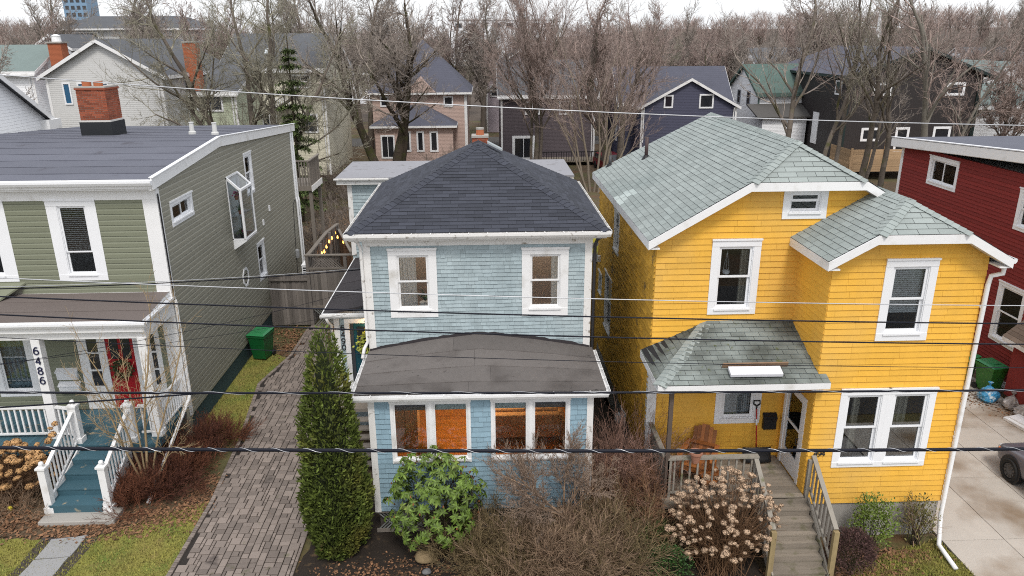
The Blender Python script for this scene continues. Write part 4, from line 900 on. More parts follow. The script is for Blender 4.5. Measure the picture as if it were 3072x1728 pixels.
# white gutter spout
MB().tube([(13.6, -3.0, 6.66), (13.62, -2.98, 6.5), (13.45, -2.88, 6.42), (13.44, -2.85, 6.2), (13.44, -2.85, .6), (13.4, -2.95, .35), (13.15, -3.4, .15), (13.14, -4.1, .06)], .05, 12).build('downspout', WHITE, H, smooth=True)
gutter('gutter', WHITE, H, (13.68, -3.1, 6.84), (13.68, -.5, 6.84), (1, 0, 0), .1, .1)
for z in (5.7, 2.6): MB().box(13.38, 13.5, -2.84, -2.8, z, z+.03).build('spout_strap', WHITE, H)
# vents on the roof
MB().tube([(7.877, 5.46, 7.6), (7.877, 5.46, 8.3)], .055, 12).build('vent_pipe', mat('brown_pipe', (.06, .035, .035), .5), H, smooth=True); MB().lathe((7.877, 5.46, 7.62), [(.17, -.05), (.1, .08), (.07, .14)], 12).build('vent_boot', BLACKP, H)
MB().tube([(7.05, 7.1, 7.1), (7.05, 7.1, 7.5)], .05, 12).build('vent_pipe', mat('dark_pipe', (.05, .05, .055), .5), H, smooth=True); MB().lathe((7.05, 7.1, 7.16), [(.15, -.05), (.09, .08)], 12).build('vent_boot', BLACKP, H)
bxo('dryer_vent', WORNW, H, XL-.12, XL, 6.7, 6.85, 4.0, 4.2)
# rear extension with mossy roof
mb = MB(); mb.box(XL+.1, 11, 7.42, 12, 0, 3.6); mb.build('rear_extension', YELS, H)
MOSS = mat('mossy_roof', (.12, .11, .09), .95, noise=(30, .2), dirt=((.34, .3, .02), 1.4, .56, .06)); MB().extrude([(XL-.15, 7.42, 3.7), (11, 7.42, 5.2), (11, 7.42, 5.26), (XL-.15, 7.42, 3.76)], (0, 4.8, 0)).build('rear_extension_roof', MOSS, H)
# loose panel and plank lying on the porch roof
p_ = thing('roof_panel', 'white metal panel lying beside a rusty plank on the stained porch roof', 'panel', (8.7, -2.8, 4.3))
mb = MB(); mb.extrude([(8.14, -2.93, 4.24), (9.28, -2.93, 4.23), (9.28, -2.7, 4.32), (8.14, -2.7, 4.33)], (0, -.02, .075)); mb.build('panel', mat('white_enamel', (.72, .72, .76), .25), p_, bevel=.008)
mb = MB(); mb.beam((8.05, -2.62, 4.385), (9.5, -2.6, 4.375), .03, .11, upv=(0, -.35, 1)); mb.build('plank', mat('rusty_plank', (.25, .16, .10), .8, noise=(6, .3)), p_)
# gas meter on the side wall
g_ = thing('gas_meter', 'grey gas meter with pipes fixed low on the yellow side wall', 'gas meter', (6.6, 1.3, 0)); GM = mat('meter_grey', (.30, .31, .32), .5)
MB().lathe((6.62, 1.3, .85), [(.1, 0), (.15, .06), (.16, .2), (.13, .3), (.05, .34)], 16).build('meter_body', GM, g_, smooth=True); MB().lathe((6.5, 1.3, 1.0), [(.07, -.03), (.07, .03)], 14, axis='x').build('dial', WHITE, g_)
MB().tube([(6.62, 1.3, 1.18), (6.62, 1.3, 1.4), (6.62, 1.0, 1.42), (6.66, .85, 1.42), (6.66, .85, .0)], .025, 8).build('pipe', GM, g_, smooth=True)
# ------- things on the porch
CW = mat('cedar_stain', (.33, .12, .035), .55, var=.25, noise=(10, .15), bump=(30, .2, (1, 1, .2)))
c_ = thing('adirondack_chair', 'orange stained slatted garden armchair on the yellow porch', 'chair', (0, 0, 0))
for i in range(6):
    x = -.27+i*.092; MB().beam((x+.035, .30, .28), (x+.035, .62, 1.02-.05*abs(i-2.5)), .022, .088, v=random.random(), upv=(1, 0, 0)).build('back_slat', CW, c_)
for i in range(7): MB().beam((-.28, -.42+i*.105, .40-.012*i), (.28, -.42+i*.105, .40-.012*i), .09, .022, v=random.random()).build('seat_slat', CW, c_)
for s in (-1, 1):
    x = s*.36
    mb = MB(); prof = [(x-.06*s, .42), (x+.03*s, .42), (x+.09*s, -.2), (x+.085*s, -.42), (x+.04*s, -.5), (x-.03*s, -.47), (x-.07*s, -.1)]
    mb.extrude([(a, b, .60) for a, b in prof], (0, 0, .024), v=random.random()); mb.build('armrest', CW, c_)
    MB().beam((x-.02*s, -.4, 0), (x-.02*s, -.4, .6), .03, .1).build('leg', CW, c_); MB().beam((x-.02*s, .36, 0), (x-.02*s, .36, .6), .03, .08).build('leg', CW, c_); MB().beam((s*.3, -.45, .36), (s*.3, .5, .02), .03, .12).build('side_rail', CW, c_)
MB().beam((-.32, .36, .62), (.32, .36, .62), .03, .07).build('back_brace', CW, c_); MB().beam((-.3, -.44, .32), (.3, -.44, .32), .022, .12).build('front_apron', CW, c_)
c_.location = (7.95, -1.85, 1.22); c_.rotation_euler = (0, 0, R(-28))
f_ = thing('footrest', 'orange stained slatted footrest in front of the garden armchair', 'footrest', (0, 0, 0))
for i in range(5): MB().beam((-.25, -.2+i*.1, .3+.02*i), (.25, -.2+i*.1, .3+.02*i), .085, .022, v=random.random()).build('slat', CW, f_)
for s in (-1, 1): MB().beam((s*.22, -.24, 0), (s*.22, -.2, .3), .03, .08).build('leg', CW, f_); MB().beam((s*.22, .2, 0), (s*.22, .2, .37), .03, .08).build('leg', CW, f_); MB().beam((s*.2, -.25, .27), (s*.2, .25, .36), .025, .06).build('side_rail', CW, f_)
f_.location = (8.05, -2.5, 1.22); f_.rotation_euler = (0, 0, R(8))
p_ = thing('flower_pot', 'round terracotta pot hung on the grey deck railing', 'flower pot', (7.52, -2.9, 2.2)); TC = mat('terracotta', (.36, .17, .11), .85, noise=(8, .12))
MB().lathe((7.52, -2.96, 2.2), [(.08, 0), (.13, .22), (.15, .22), (.15, .27), (.12, .27), (.11, .2)], 20).build('pot', TC, p_, smooth=False); MB().lathe((7.52, -2.96, 2.4), [(.115, 0), (.1, .015)], 14).build('soil', mat('soil', (.02, .015, .012), 1), p_)
s_ = thing('snow_shovel', 'snow shovel with red shaft leaning against the yellow porch wall', 'shovel', (9.5, -1.3, 1.22)); RED = mat('red_metal', (.42, .02, .02), .35)
MB().tube([(9.48, -1.2, 2.55), (9.5, -1.38, 1.55)], .017, 8).build('shaft', RED, s_, smooth=True)
k = MB(); k.tube([(9.48, -1.19, 2.55), (9.48, -1.185, 2.62), (9.4, -1.18, 2.68), (9.4, -1.175, 2.76), (9.55, -1.175, 2.76), (9.56, -1.18, 2.68), (9.48, -1.185, 2.62)], .02, 8); k.build('grip', BLACKP, s_, smooth=True)
k = MB(); rows = [[(9.5+.35*u, -1.40-.06*(1-u*u)-.12*t*t, 1.62-.36*t+.02*(1-abs(u))) for u in np.linspace(-1, 1, 9)] for t in np.linspace(0, 1, 6)]
P_ = [p for r in rows for p in r]; k.raw(P_, [(a*9+b, a*9+b+1, (a+1)*9+b+1, (a+1)*9+b) for a in range(5) for b in range(8)]); bo = k.build('blade', BLACKP, s_, smooth=True); sm = bo.modifiers.new('solid', 'SOLIDIFY'); sm.thickness = .012
MB().tube([(9.485, -1.25, 2.3), (9.487, -1.28, 2.15)], .021, 8).build('shaft_label', WHITE, s_)
m_ = thing('mailbox', 'black metal mailbox on the yellow wall beside the white storm door', 'mailbox', (9.83, -1.2, 1.98))
bxo('box', BLACKP, m_, 9.67, 9.99, -1.26, -1.15, 2.0, 2.36, bevel=.01); MB().extrude([(9.66, -1.285, 2.3), (9.66, -1.15, 2.42), (9.66, -1.15, 2.37), (9.66, -1.27, 2.28)], (.34, 0, 0)).build('lid', BLACKP, m_)
# hanging shell ornament in the upstairs window
o_ = thing('hanging_planter', 'white shell planter hanging on cords behind the upstairs yellow house window', 'planter', (8.5, -.95, 6.0))
MB().lathe((8.5, -.95, 5.98), [(.02, -.06), (.08, -.02), (.09, .04), (.05, .07)], 9).build('shell', WHITE, o_)
for dx in (-.07, .0, .07): MB().tube([(8.5+dx, -.95, 6.03), (8.5, -.95, 6.5)], .005, 4).build('cord', CURT, o_)
# ================================================================ OLIVE HOUSE
OLV = mat('olive_vinyl_siding', (.20, .212, .15), .55, var=.05, noise=((.7, .05),), bump=(120, .06, (1, 1, .05)))
OLVS = mat('olive_side_siding', (.27, .26, .21), .55, var=.05, noise=((.7, .05),))
SLATE = mat('slate_blue_roofing', (.115, .12, .148), .9, var=.12, noise=((.8, .12), (60, .22)), bump=(90, .35), dirt=((.055, .05, .06), .9, .68, .05))
BRNR = mat('brown_grey_roofing', (.15, .125, .115), .95, var=.1, noise=((1, .12), (60, .2)), bump=(90, .35))
BLUED = mat('blue_grey_deck_paint', (.045, .105, .135), .6, var=.12, noise=((3, .15),), dirt=((.32, .27, .18), 3.2, .67, .035), bump=(30, .15, (1, .15, 1)))
XG, YG = -5.84, 2.65
H = thing('olive_house', 'olive green vinyl sided house with flat slate blue roof and white porch', 'house', (-9, YG, 0))
fg, rg = front(YG), right(XG)
wF = (-8.76, -7.45, 4.92, 7.17); wF2 = (-11.5, -9.85, 4.92, 7.17); wL = (-11.1, -9.95, 1.45, 3.75)
sides = dict(slider=(3.35, 5.0, 6.2, 6.92), tall=(10.15, 11.1, 5.7, 7.26), low=(10.5, 11.48, 2.28, 3.78))
gwin = (8.1, 9.3, 4.6, 6.75)
mb = MB(); core_wall(mb, fg, -15.2, XG, .0, 7.4, [hole(*wF), hole(*wF2), hole(*wL), (-8.6, -6.4, 1.0, 3.3)])
core_wall(mb, rg, YG+.121, 17.3, .68, 7.3, [hole(*w_) for w_ in sides.values()]+[(8.2, 9.2, 4.75, 6.6)])
mb.extrude([(XG, YG+.1, 7.3), (XG, 17.3, 7.3), (XG, 7.7, 7.95)], (-.12, 0, 0)); mb.box(-15.2, -15.08, YG+.001, 17.3, 0, 7.4); mb.box(-15.08, XG-.121, 17.18, 17.3, 0, 7.3)
mb.build('wall', OLVS, H)
mb = MB(); mb.box(-15, XG-.13, YG+.13, 17.1, 4.2, 4.3); mb.box(-15, XG-.13, YG+.13, 17.1, 7.2, 7.25); mb.box(-15, XG-.13, 6.6, 6.7, 1, 7.2); mb.box(-9.5, -9.4, 6.7, 17, 1, 7.2); mb.box(-15, XG-.13, YG+.13, 17.1, .9, .98); mb.build('interior', mat('room_grey', (.34, .34, .33), .9, noise=(2, .15)), H)
ps = []
siding(ps, fg, -9.85, wF[0], 4.94, 7.15, .152, thick=.026, dutch=.34, seed=1); siding(ps, fg, wF[1], -6.2, 4.94, 7.15, .152, thick=.026, dutch=.34, seed=2); siding(ps, fg, -9.85, -6.2, 4.4, 4.935, .152, [], thick=.026, dutch=.34, seed=3)
siding(ps, fg, -9.9, -8.7, 1.0, 4.1, .152, thick=.026, dutch=.34, seed=4); siding(ps, fg, -6.36, -5.98, 1.0, 4.1, .152, thick=.026, dutch=.34, seed=5); siding(ps, fg, -12.5, -9.9, 1.0, 4.1, .152, [hole(*wL, .02)], thick=.026, dutch=.34, seed=5)
finalize('vinyl_board', OLV, H, ps, 200)
ps = []
siding(ps, rg, YG+.16, 17.2, .68, 7.9, .152, [hole(*w_, .02) for w_ in sides.values()]+[(8.12, 9.28, 4.3, 6.72)], shape=[(YG-.1, .5), (17.3, .5), (17.3, 7.28), (7.7, 7.93), (2.2, 7.5)], thick=.026, dutch=.34, seed=6)
finalize('side_vinyl_board', OLVS, H, ps, 200)
bxo('foundation', mat('teal_foundation', (.04, .075, .085), .85, noise=(4, .15)), H, -15, XG-.03, YG+.02, 17.2, -.1, .68)
# trims
bxo('corner_board', WHITE, H, -6.2, XG+.03, YG-.035, YG-.001, 1.0, 7.2); bxo('corner_board', WHITE, H, XG+.001, XG+.035, YG, YG+.16, .68, 7.42); bxo('corner_board', WHITE, H, XG+.001, XG+.035, 17.2, 17.33, .68, 7.3)
MB().tube([(XG+.06, YG-.0, 7.3), (XG+.06, YG+.01, 1.5)], .02, 6).build('black_cable', BLACKP, H)
bxo('frieze_board', WHITE, H, -15.2, XG+.02, YG-.045, YG-.002, 7.15, 7.5); bxo('soffit_front', WHITE, H, -15.3, -5.75, 2.36, YG-.05, 7.45, 7.5)
o, r = window(H, fg, *wF, cas=.28, top=.17, bot=.17, m=VINYLW, split=.32, inner=.04); blinds(o, fg, r[0]+.02, r[1]-.02, r[2]+(r[3]-r[2])*.36, r[3], -.075, pitch=.055, tilt=.25)
o, r = window(H, fg, *wF2, cas=.35, top=.17, bot=.17, m=VINYLW, split=.32); o, r = window(H, fg, *wL, cas=.16, m=VINYLW, style='fixed'); curtain(o, fg, r[0], r[1], r[2], r[3], -.2, m=mat('grey_sheer', (.25, .3, .33), .9), folds=9)
bxo('pilaster', WHITE, H, -9.94, -9.72, YG-.04, YG-.001, 1.0, 4.1)
window(H, rg, *sides['slider'], cas=.13, m=VINYLW, style='slide'); window(H, rg, *sides['tall'], cas=.13, m=VINYLW); window(H, rg, *sides['low'], cas=.13, m=VINYLW)
# octagon window
mb = MB(); oc = [(8.87+.36*math.sin(math.pi*(k+.5)/4), 3.0+.37*math.cos(math.pi*(k+.5)/4)) for k in range(8)]; ic = [(8.87+.27*math.sin(math.pi*(k+.5)/4), 3.0+.28*math.cos(math.pi*(k+.5)/4)) for k in range(8)]
for k in range(8): mb.extrude([(XG, *oc[k]), (XG, *oc[(k+1) % 8]), (XG, *ic[(k+1) % 8]), (XG, *ic[k])], (.05, 0, 0))
oo = mb.build('octagon_window', VINYLW, H); MB().extrude([(XG+.022, *p) for p in ic], (.006, 0, 0)).build('pane', mat('dark_glass', (.02, .025, .03), .05, spec=.8), oo)
# glass garden window
gx = XG+.45; ya, yb, zb, zt, zw = 8.1, 9.3, 4.6, 6.32, 6.75; mb = MB(); f = .07
for y in (ya, yb):
    mb.beam((gx, y, zb), (gx, y, zt), f, f); mb.beam((XG+.02, y, zw), (gx, y, zt), f, f); mb.beam((XG+.02, y, zb), (XG+.02, y, zw), f, f); mb.beam((XG, y, zb), (gx, y, zb), f, f)
mb.beam((gx, ya, zb), (gx, yb, zb), f*1.3, f); mb.beam((gx, ya, zt), (gx, yb, zt), f*1.3, f); mb.beam((XG+.02, ya, zw), (XG+.02, yb, zw), f, f)
gw = mb.build('garden_window', VINYLW, H)
for nm, q in (('pane', [(gx, ya, zb), (gx, yb, zb), (gx, yb, zt), (gx, ya, zt)]), ('pane', [(XG, ya, zb), (gx, ya, zb), (gx, ya, zt), (XG, ya, zw)]), ('pane', [(XG, yb, zb), (gx, yb, zb), (gx, yb, zt), (XG, yb, zw)]), ('pane', [(XG, ya, zw), (gx, ya, zt), (gx, yb, zt), (XG, yb, zw)])):
    k = MB(); k.poly(q); k.build(nm, GLASS, gw)
MB().extrude([(XG, ya-.03, zb-.03), (gx+.03, ya-.03, zb-.03), (gx+.03, ya-.03, zb-.06), (XG, ya-.03, zb-.38)], (0, yb-ya+.06, 0)).build('bracket_apron', VINYLW, gw)
k = MB(); rg.box(k, ya+.02, yb-.02, -.04, -.01, zb, zw-.1); k.build('pale_back_panel', mat('back_panel_pale', (.45, .5, .5), .2), gw)  # pale back panel added to lighten the inside of the garden window
bxo('tray', mat('tray_grey', (.12, .12, .13), .6), gw, XG, gx-.03, ya+.03, yb-.03, zb, zb+.03); bxo('glass_shelf', mat('shelf_white', (.6, .63, .65), .3), gw, XG+.05, gx-.05, ya+.05, yb-.05, 5.4, 5.42)
FOL = mat('pot_foliage', (.06, .16, .03), .6, var=.4); PNK = mat('pink_petal', (.62, .12, .3), .6, var=.3)
for nm, lb_, (x, y, z), pk in (('flowering_geranium', 'pink geranium in dark pot on the garden window tray', (-5.6, 8.38, 4.64), 1), ('trailing_plant', 'magenta orchid hanging high inside the garden window', (-5.62, 8.35, 5.95), 2), ('pot_plant', 'small green plant on the garden window shelf', (-5.6, 8.5, 5.43), 0)):
    t = thing(nm, lb_, 'plant', (x, y, z)); MB().lathe((x, y, z), [(.05, 0), (.075, .12), (.08, .13), (.06, .13)], 12).build('pot', TC if pk != 1 else BLACKP, t)
    k = MB(); kp = MB()
    for i in range(70):
        a = random.uniform(0, 6.28); r = random.random()*.14; c = Vector((x+math.cos(a)*r, y+math.sin(a)*r, z+.13+random.random()*.16)); s = random.uniform(.02, .045); n1 = Vector((random.gauss(0, 1), random.gauss(0, 1), random.gauss(0, 1))).normalized()*s; n2 = n1.cross(Vector((.3, .5, .8))).normalized()*s
        (kp if pk and random.random() < (.3 if pk == 1 else .6) else k).poly([c-n1, c+n2, c+n1, c-n2], v=random.random())
    k.build('leaves', FOL, t)
    if kp.V: kp.build('petals', PNK, t)
for y, z in ((12.64, 4.73), (11.64, 4.38)): bxo('wall_plate', VINYLW, H, XG+.02, XG+.07, y-.06, y+.06, z-.12, z+.1)
MB().tube([(XG+.04, 17.2, 4.3), (XG+.04, 16.4, 4.1), (XG+.04, 16.1, 2.0), (XG+.04, 16.0, .9)], .012, 5).build('meter_cable', BLACKP, H); MB().lathe((XG+.08, 16.1, 1.65), [(.09, 0), (.1, .1), (.1, .35), (.05, .4)], 12).build('meter', mat('meter_grey', (.30, .31, .32), .5), H)
for dy in (0, .35): MB().tube([(XG+.06, 16.95+dy, 7.2), (XG+.06, 16.95+dy, 4.3), (XG+.1, 16.9+dy, 4.1), (XG+.1, 16.9+dy, .6)], .045, 8).build('downspout', VINYLW, H)
# flat roof of lapped strips
prof = lambda y: 7.72+(8.12-7.72)*((y-2.35)/(7.7-2.35)) if y < 7.7 else 8.12-(8.12-7.48)*((y-7.7)/(17.65-7.7))
ysn = [2.35, 3.05, 3.85, 4.65, 5.5, 6.4, 7.3, 8.3, 9.4, 10.5, 11.7, 13, 14.3, 15.7, 17.65]
for a, b in zip(ysn, ysn[1:]):
    mb = MB(); n = 40; vv = random.random(); xs = np.linspace(-15.3, -5.74, n); P_ = []
    for y, lf in ((a, .02), ((a+b)/2, .012), (b+.05, .005)):
        P_ += [(x, y+.02*math.sin(x*.9+a)+.012*math.sin(x*2.3), prof(min(y, 17.6))+lf+.004*math.sin(x*3+a*5)) for x in xs]
    fc = [(j*n+k, j*n+k+1, (j+1)*n+k+1, (j+1)*n+k) for j in range(2) for k in range(n-1)]; m0 = len(P_)
    P_ += [(x, y, z-.025) for x, y, z in P_[:n]]; fc += [(m0+k, m0+k+1, k+1, k) for k in range(n-1)]
    mb.raw(P_, fc, vv); mb.build('roofing_strip', SLATE, H)
mb = MB(); mb.extrude([(-15.28, 2.36, 7.70), (-15.28, 7.7, 8.1), (-15.28, 17.64, 7.46), (-15.28, 17.64, 7.3), (-15.28, 2.36, 7.5)], (9.42, 0, 0)); mb.build('roof_deck', SLATE, H)
for (a, b) in ((2.3, 7.7), (7.7, 17.7)):
    za, zb_ = prof(max(a, 2.35)), prof(min(b, 17.65)); MB().extrude([(-5.76, a, za+.05), (-5.76, b, zb_+.05), (-5.76, b, zb_-.26), (-5.76, a, za-.26)], (.035, 0, 0)).build('rake_board', WHITE, H); MB().extrude([(-5.8, a, za+.055), (-5.8, b, zb_+.055), (-5.8, b, zb_+.075), (-5.8, a, za+.075)], (.12, 0, 0)).build('drip_edge', VINYLW, H)
    MB().extrude([(XG, a, za-.27), (XG, b, zb_-.27), (XG, b, zb_-.24), (XG, a, za-.24)], (.1, 0, 0)).build('rake_soffit', WHITE, H)
bxo('eave_board', WHITE, H, -15.3, -5.77, 2.3, 2.345, 7.5, 7.735)
gutter('gutter', VINYLW, H, (-15.3, 2.3, 7.72), (-5.72, 2.3, 7.72), (0, -1, 0), .13, .13, brackets=0)
for x, y in ((-7.55, 10.3), (-6.5, 9.6)): MB().lathe((x, y, prof(y)), [(.13, 0), (.13, .1), (.085, .12), (.075, .4), (.09, .41), (.09, .44)], 12).build('roof_vent', mat('vent_white', (.6, .6, .58), .6), H)
c_ = thing('brick_chimney', 'wide red brick chimney with two clay pots on the slate blue roof', 'chimney', (-10.75, 10.5, 7.9))
bxo('flashing_skirt', mat('black_flashing', (.015, .017, .02), .6, noise=(4, .2)), c_, -11.3, -10.2, 9.97, 11.03, 7.85, 8.45); bxo('mortar_band', mat('white_mortar', (.6, .58, .55), .9, noise=(15, .15)), c_, -11.28, -10.22, 9.99, 11.01, 8.45, 8.51)
brick_stack(c_, -10.75, 10.5, 1.0, 1.0, 8.51, 9.55, bl=.21, bh=.075); bxo('brick_crown', BRICK, c_, -11.28, -10.22, 9.97, 11.03, 9.55, 9.61); bxo('crown', CONC, c_, -11.27, -10.23, 9.98, 11.02, 9.61, 9.66)
for x in (-11.0, -10.6): MB().lathe((x, 10.35, 9.66), [(.15, 0), (.15, .16), (.12, .16), (.12, .1)], 14).build('flue_pot', mat('clay', (.4, .13, .06), .9), c_)
# porch
def prz(y): return 4.36+.2*(y-.85)/(YG-.85)
ys2 = [.85, 1.45, 2.05, YG-.01]
for a, b in zip(ys2, ys2[1:]):
    mb = MB(); mb.raw([(-13, a, prz(a)+.018), (-5.86, a, prz(a)+.018), (-5.86, b+.02, prz(b)+.005), (-13, b+.02, prz(b)+.005), (-13, a, prz(a)-.01), (-5.86, a, prz(a)-.01)], [(0, 1, 2, 3), (4, 5, 1, 0)], random.random()); mb.build('roofing_strip', BRNR, H)
MB().extrude([(-13, .86, 4.1), (-13, YG-.04, 4.1), (-13, YG-.04, prz(YG)), (-13, .86, prz(.86))], (7.12, 0, 0)).build('porch_roof_deck', WHITE, H)
bxo('porch_fascia', WHITE, H, -13, -5.86, .815, .855, 4.08, 4.375); bxo('porch_beam', WHITE, H, -13, -5.9, .95, 1.15, 3.85, 4.09); bxo('porch_side_beam', WHITE, H, -6.06, -5.9, 1.16, YG-.04, 3.85, 4.09)
gutter('gutter', VINYLW, H, (-13, .815, 4.36), (-5.78, .815, 4.36), (0, -1, 0), .12, .12); gutter('gutter', VINYLW, H, (-5.86, .8, 4.4), (-5.86, 2.6, 4.42), (1, 0, 0), .12, .12)
MB().extrude([(-9.7, YG-.02, 4.85), (-12.5, YG-.02, 4.85), (-12.5, YG-.6, 4.55), (-10.2, YG-.6, 4.5)], (0, 0, .05)).build('bay_skirt', OLV, H)
# entry: red door with sidelights
mb = MB(); core_wall(mb, front(YG-.03), -8.68, -6.36, 1.0, 3.85, [(-8.42, -8.12, 1.72, 3.3), (-7.9, -7.12, 1.02, 3.32), (-6.85, -6.5, 1.72, 3.3)], th=.09); mb.build('entry_surround', WHITE, H)
RD = mat('red_door_paint', (.36, .012, .018), .35, noise=(3, .08)); mb = MB(); mb.box(-7.9, -7.12, YG+.0, YG+.045, 1.02, 3.32); do = mb.build('door', RD, H)
for z0, z1 in ((1.15, 1.75), (2.55, 3.18)):
    for x0, x1 in ((-7.8, -7.56), (-7.46, -7.22)): bxo('door_panel', RD if z0 < 2 else mat('door_light_dark', (.02, .025, .03), .15), do, x0, x1, YG-.012, YG-.001, z0, z1, bevel=.005)
MB().lathe((-7.82, YG-.05, 2.0), [(.02, -.03), (.035, 0), (.02, .03)], 10, axis='y').build('door_knob', mat('brass', (.5, .35, .1), .3, metal=.9), do)
for x0, x1 in ((-8.42, -8.12), (-6.85, -6.5)):
    sd = bxo('sidelight', mat('sidelight_glass', (.03, .03, .035), .1, spec=.8), H, x0, x1, YG+.0, YG+.02, 1.72, 3.3)
    for z in (2.22, 2.76): bxo('muntin', WHITE, sd, x0, x1, YG-.04, YG-.005, z-.025, z+.025)
w_ = thing('wreath', 'dark evergreen wreath hanging on the red front door', 'wreath', (-7.5, YG-.05, 2.2)); k = MB()
for i in range(420):
    t = random.uniform(0, 6.2832); r = .23+random.gauss(0, .05); c = Vector((-7.51+math.cos(t)*r, YG-.03-random.random()*.06, 2.25+math.sin(t)*r)); d = Vector((random.gauss(0, 1), -.5, random.gauss(0, 1))).normalized()*.07; s = d.cross(Vector((0, 1, 0))).normalized()*.015
    k.poly([c-s, c+s, c+d], v=random.random())
k.build('sprigs', mat('evergreen_dark', (.03, .06, .02), .7, var=.5), w_)
for z, lbn in ((1.98, 'upper of two white mailboxes on the olive wall under the porch'), (1.55, 'lower of two white mailboxes on the olive wall under the porch')):
    m_ = thing('mailbox', lbn, 'mailbox', (-9.07, YG-.1, z)); MB().extrude([(-9.36, YG-.02, z), (-9.36, YG-.13, z), (-9.36, YG-.15, z+.24), (-9.36, YG-.02, z+.3)], (.57, 0, 0)).build('box', VINYLW, m_); MB().extrude([(-9.38, YG-.02, z+.3), (-9.38, YG-.165, z+.22), (-9.38, YG-.165, z+.25), (-9.38, YG-.02, z+.34)], (.61, 0, 0)).build('lid', VINYLW, m_)
# deck
D = thing('olive_porch_deck', 'blue painted porch deck with white railings and worn stairs', 'deck', (-8, 1, 0))
x = -13.0
while x < -5.95: bxo('deck_board', BLUED, D, x, x+.115, .52, YG-.08, .96, 1.0, v=random.random()); x += .12
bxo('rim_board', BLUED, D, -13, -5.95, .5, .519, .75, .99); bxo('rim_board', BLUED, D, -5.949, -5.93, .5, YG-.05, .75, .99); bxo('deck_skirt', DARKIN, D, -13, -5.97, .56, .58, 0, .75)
for i in range(4):
    z = .84-.17*i; y1 = .52-.43*i; bxo('tread', BLUED, D, -7.92, -6.62, y1-.45, y1, z-.035, z, v=random.random()); bxo('riser', BLUED, D, -7.9, -6.64, y1-.02, y1-.003, z, z+.125)
bxo('riser', BLUED, D, -7.9, -6.64, .52-.43*4-.02, .52-.43*4-.0, .12, .295)
for x in (-7.96, -6.62): MB().extrude([(x, .5, .95), (x, .5, .5), (x, -.9, .12), (x, -1.2, .12), (x, -1.2, .33)], (.04, 0, 0)).build('stringer', WHITE, D)
def newel(x, y, z0, z1, w_=.19):
    k = MB(); k.box(x-w_/2-.03, x+w_/2+.03, y-w_/2-.03, y+w_/2+.03, z0, z0+.14); k.box(x-w_/2, x+w_/2, y-w_/2, y+w_/2, z0+.14, z1); k.box(x-w_/2-.03, x+w_/2+.03, y-w_/2-.03, y+w_/2+.03, z1, z1+.05)
    k.lathe((x, y, z1+.05), [(.03, 0), (.03, .03), (.055, .06), (.06, .09), (.045, .125), (.01, .14)], 12); k.build('newel_post', WHITE, D)
for x, xl in ((-8.0, -7.93), (-6.58, -6.5)):
    newel(x, .72, 1.0, 2.05); newel(xl, -1.12, .12, 1.32, .17)
    MB().beam((x, .62, 1.92), (xl, -1.03, 1.22), .09, .06).build('stair_rail', WHITE, D); MB().beam((x, .62, 1.12), (xl, -1.03, .42), .05, .05).build('stair_bottom_rail', WHITE, D)
    for j in range(10): t = (j+.6)/10.2; y_ = .62-1.65*t; xx = x+(xl-x)*t; zt = 1.92-.7*t; MB().beam((xx, y_, zt-.8), (xx, y_, zt-.03), .035, .035).build('baluster', WHITE, D)
def railing(p, q, n):
    p, q = Vector(p), Vector(q); MB().beam((p.x, p.y, 1.9), (q.x, q.y, 1.9), .08, .06).build('top_rail', WHITE, D); MB().beam((p.x, p.y, 1.12), (q.x, q.y, 1.12), .05, .05).build('bottom_rail', WHITE, D)
    for i in range(n): c = p+(q-p)*((i+.5)/n); bxo('baluster', WHITE, D, c.x-.02, c.x+.02, c.y-.02, c.y+.02, 1.145, 1.87)
railing((-8.85, 1.0, 0), (-12.6, 1.0, 0), 24); railing((-8.62, 1.0, 0), (-8.05, .85, 0), 4); railing((-6.45, .95, 0), (-6.12, 1.0, 0), 2); railing((-6.0, 1.12, 0), (-6.0, YG-.06, 0), 10)
for x in (-8.74, -6.03): MB().box(x-.11, x+.11, .92, 1.14, 1.0, 3.86).box(x-.14, x+.14, .89, 1.17, 1.001, 1.15).build('column', WHITE, D)
NV = mat('navy_numeral', (.01, .012, .05), .4); numerals(D, front(.92), '6846', -8.81, 2.62, .2, NV, step=(0, .28), d=.014, r=.017)
MB().tube([(XG+.07, YG+.05, 1.42), (XG+.08, YG-.1, 1.3), (-5.73, -.78, .04)], .048, 10).build('slanting_downspout', WHITE, H)
MB().tube([(XG+.1, YG-.02, 4.3), (XG+.1, YG-.02, 1.4)], .045, 8).build('downspout', WHITE, H)
sl_ = thing('concrete_step', 'worn concrete slab at the foot of the blue stairs', 'step', (-7.1, -1.3, 0)); MB().box(-8.02, -6.2, -1.6, -1.02, -.02, .12).build('slab', CONC, sl_, bevel=.02)
# rear balcony
B_ = thing('rear_balcony', 'grey wooden balcony on posts behind the olive house', 'balcony', (-5.5, 18.3, 0))
bxo('platform', GREYW, B_, -9, -5.12, 17.35, 19.6, 4.5, 4.72); bxo('balcony_fascia', WORNW, B_, -5.119, -5.09, 17.33, 19.6, 4.45, 4.72)
for i in range(16): bxo('baluster', GREYW, B_, -5.2, -5.16, 17.42+i*.135, 17.47+i*.135, 4.72, 5.85, v=random.random())
for i in range(5): bxo('baluster', GREYW, B_, -5.78+i*.13, -5.73+i*.13, 17.36, 17.4, 4.72, 5.85, v=random.random())
bxo('balcony_rail', GREYW, B_, -5.24, -5.12, 17.36, 19.6, 5.85, 5.9); bxo('balcony_rail', GREYW, B_, -5.8, -5.241, 17.34, 17.42, 5.85, 5.9)
for y in (17.45, 19.4): bxo('post', GREYW, B_, -5.3, -5.16, y, y+.14, 0, 4.5)
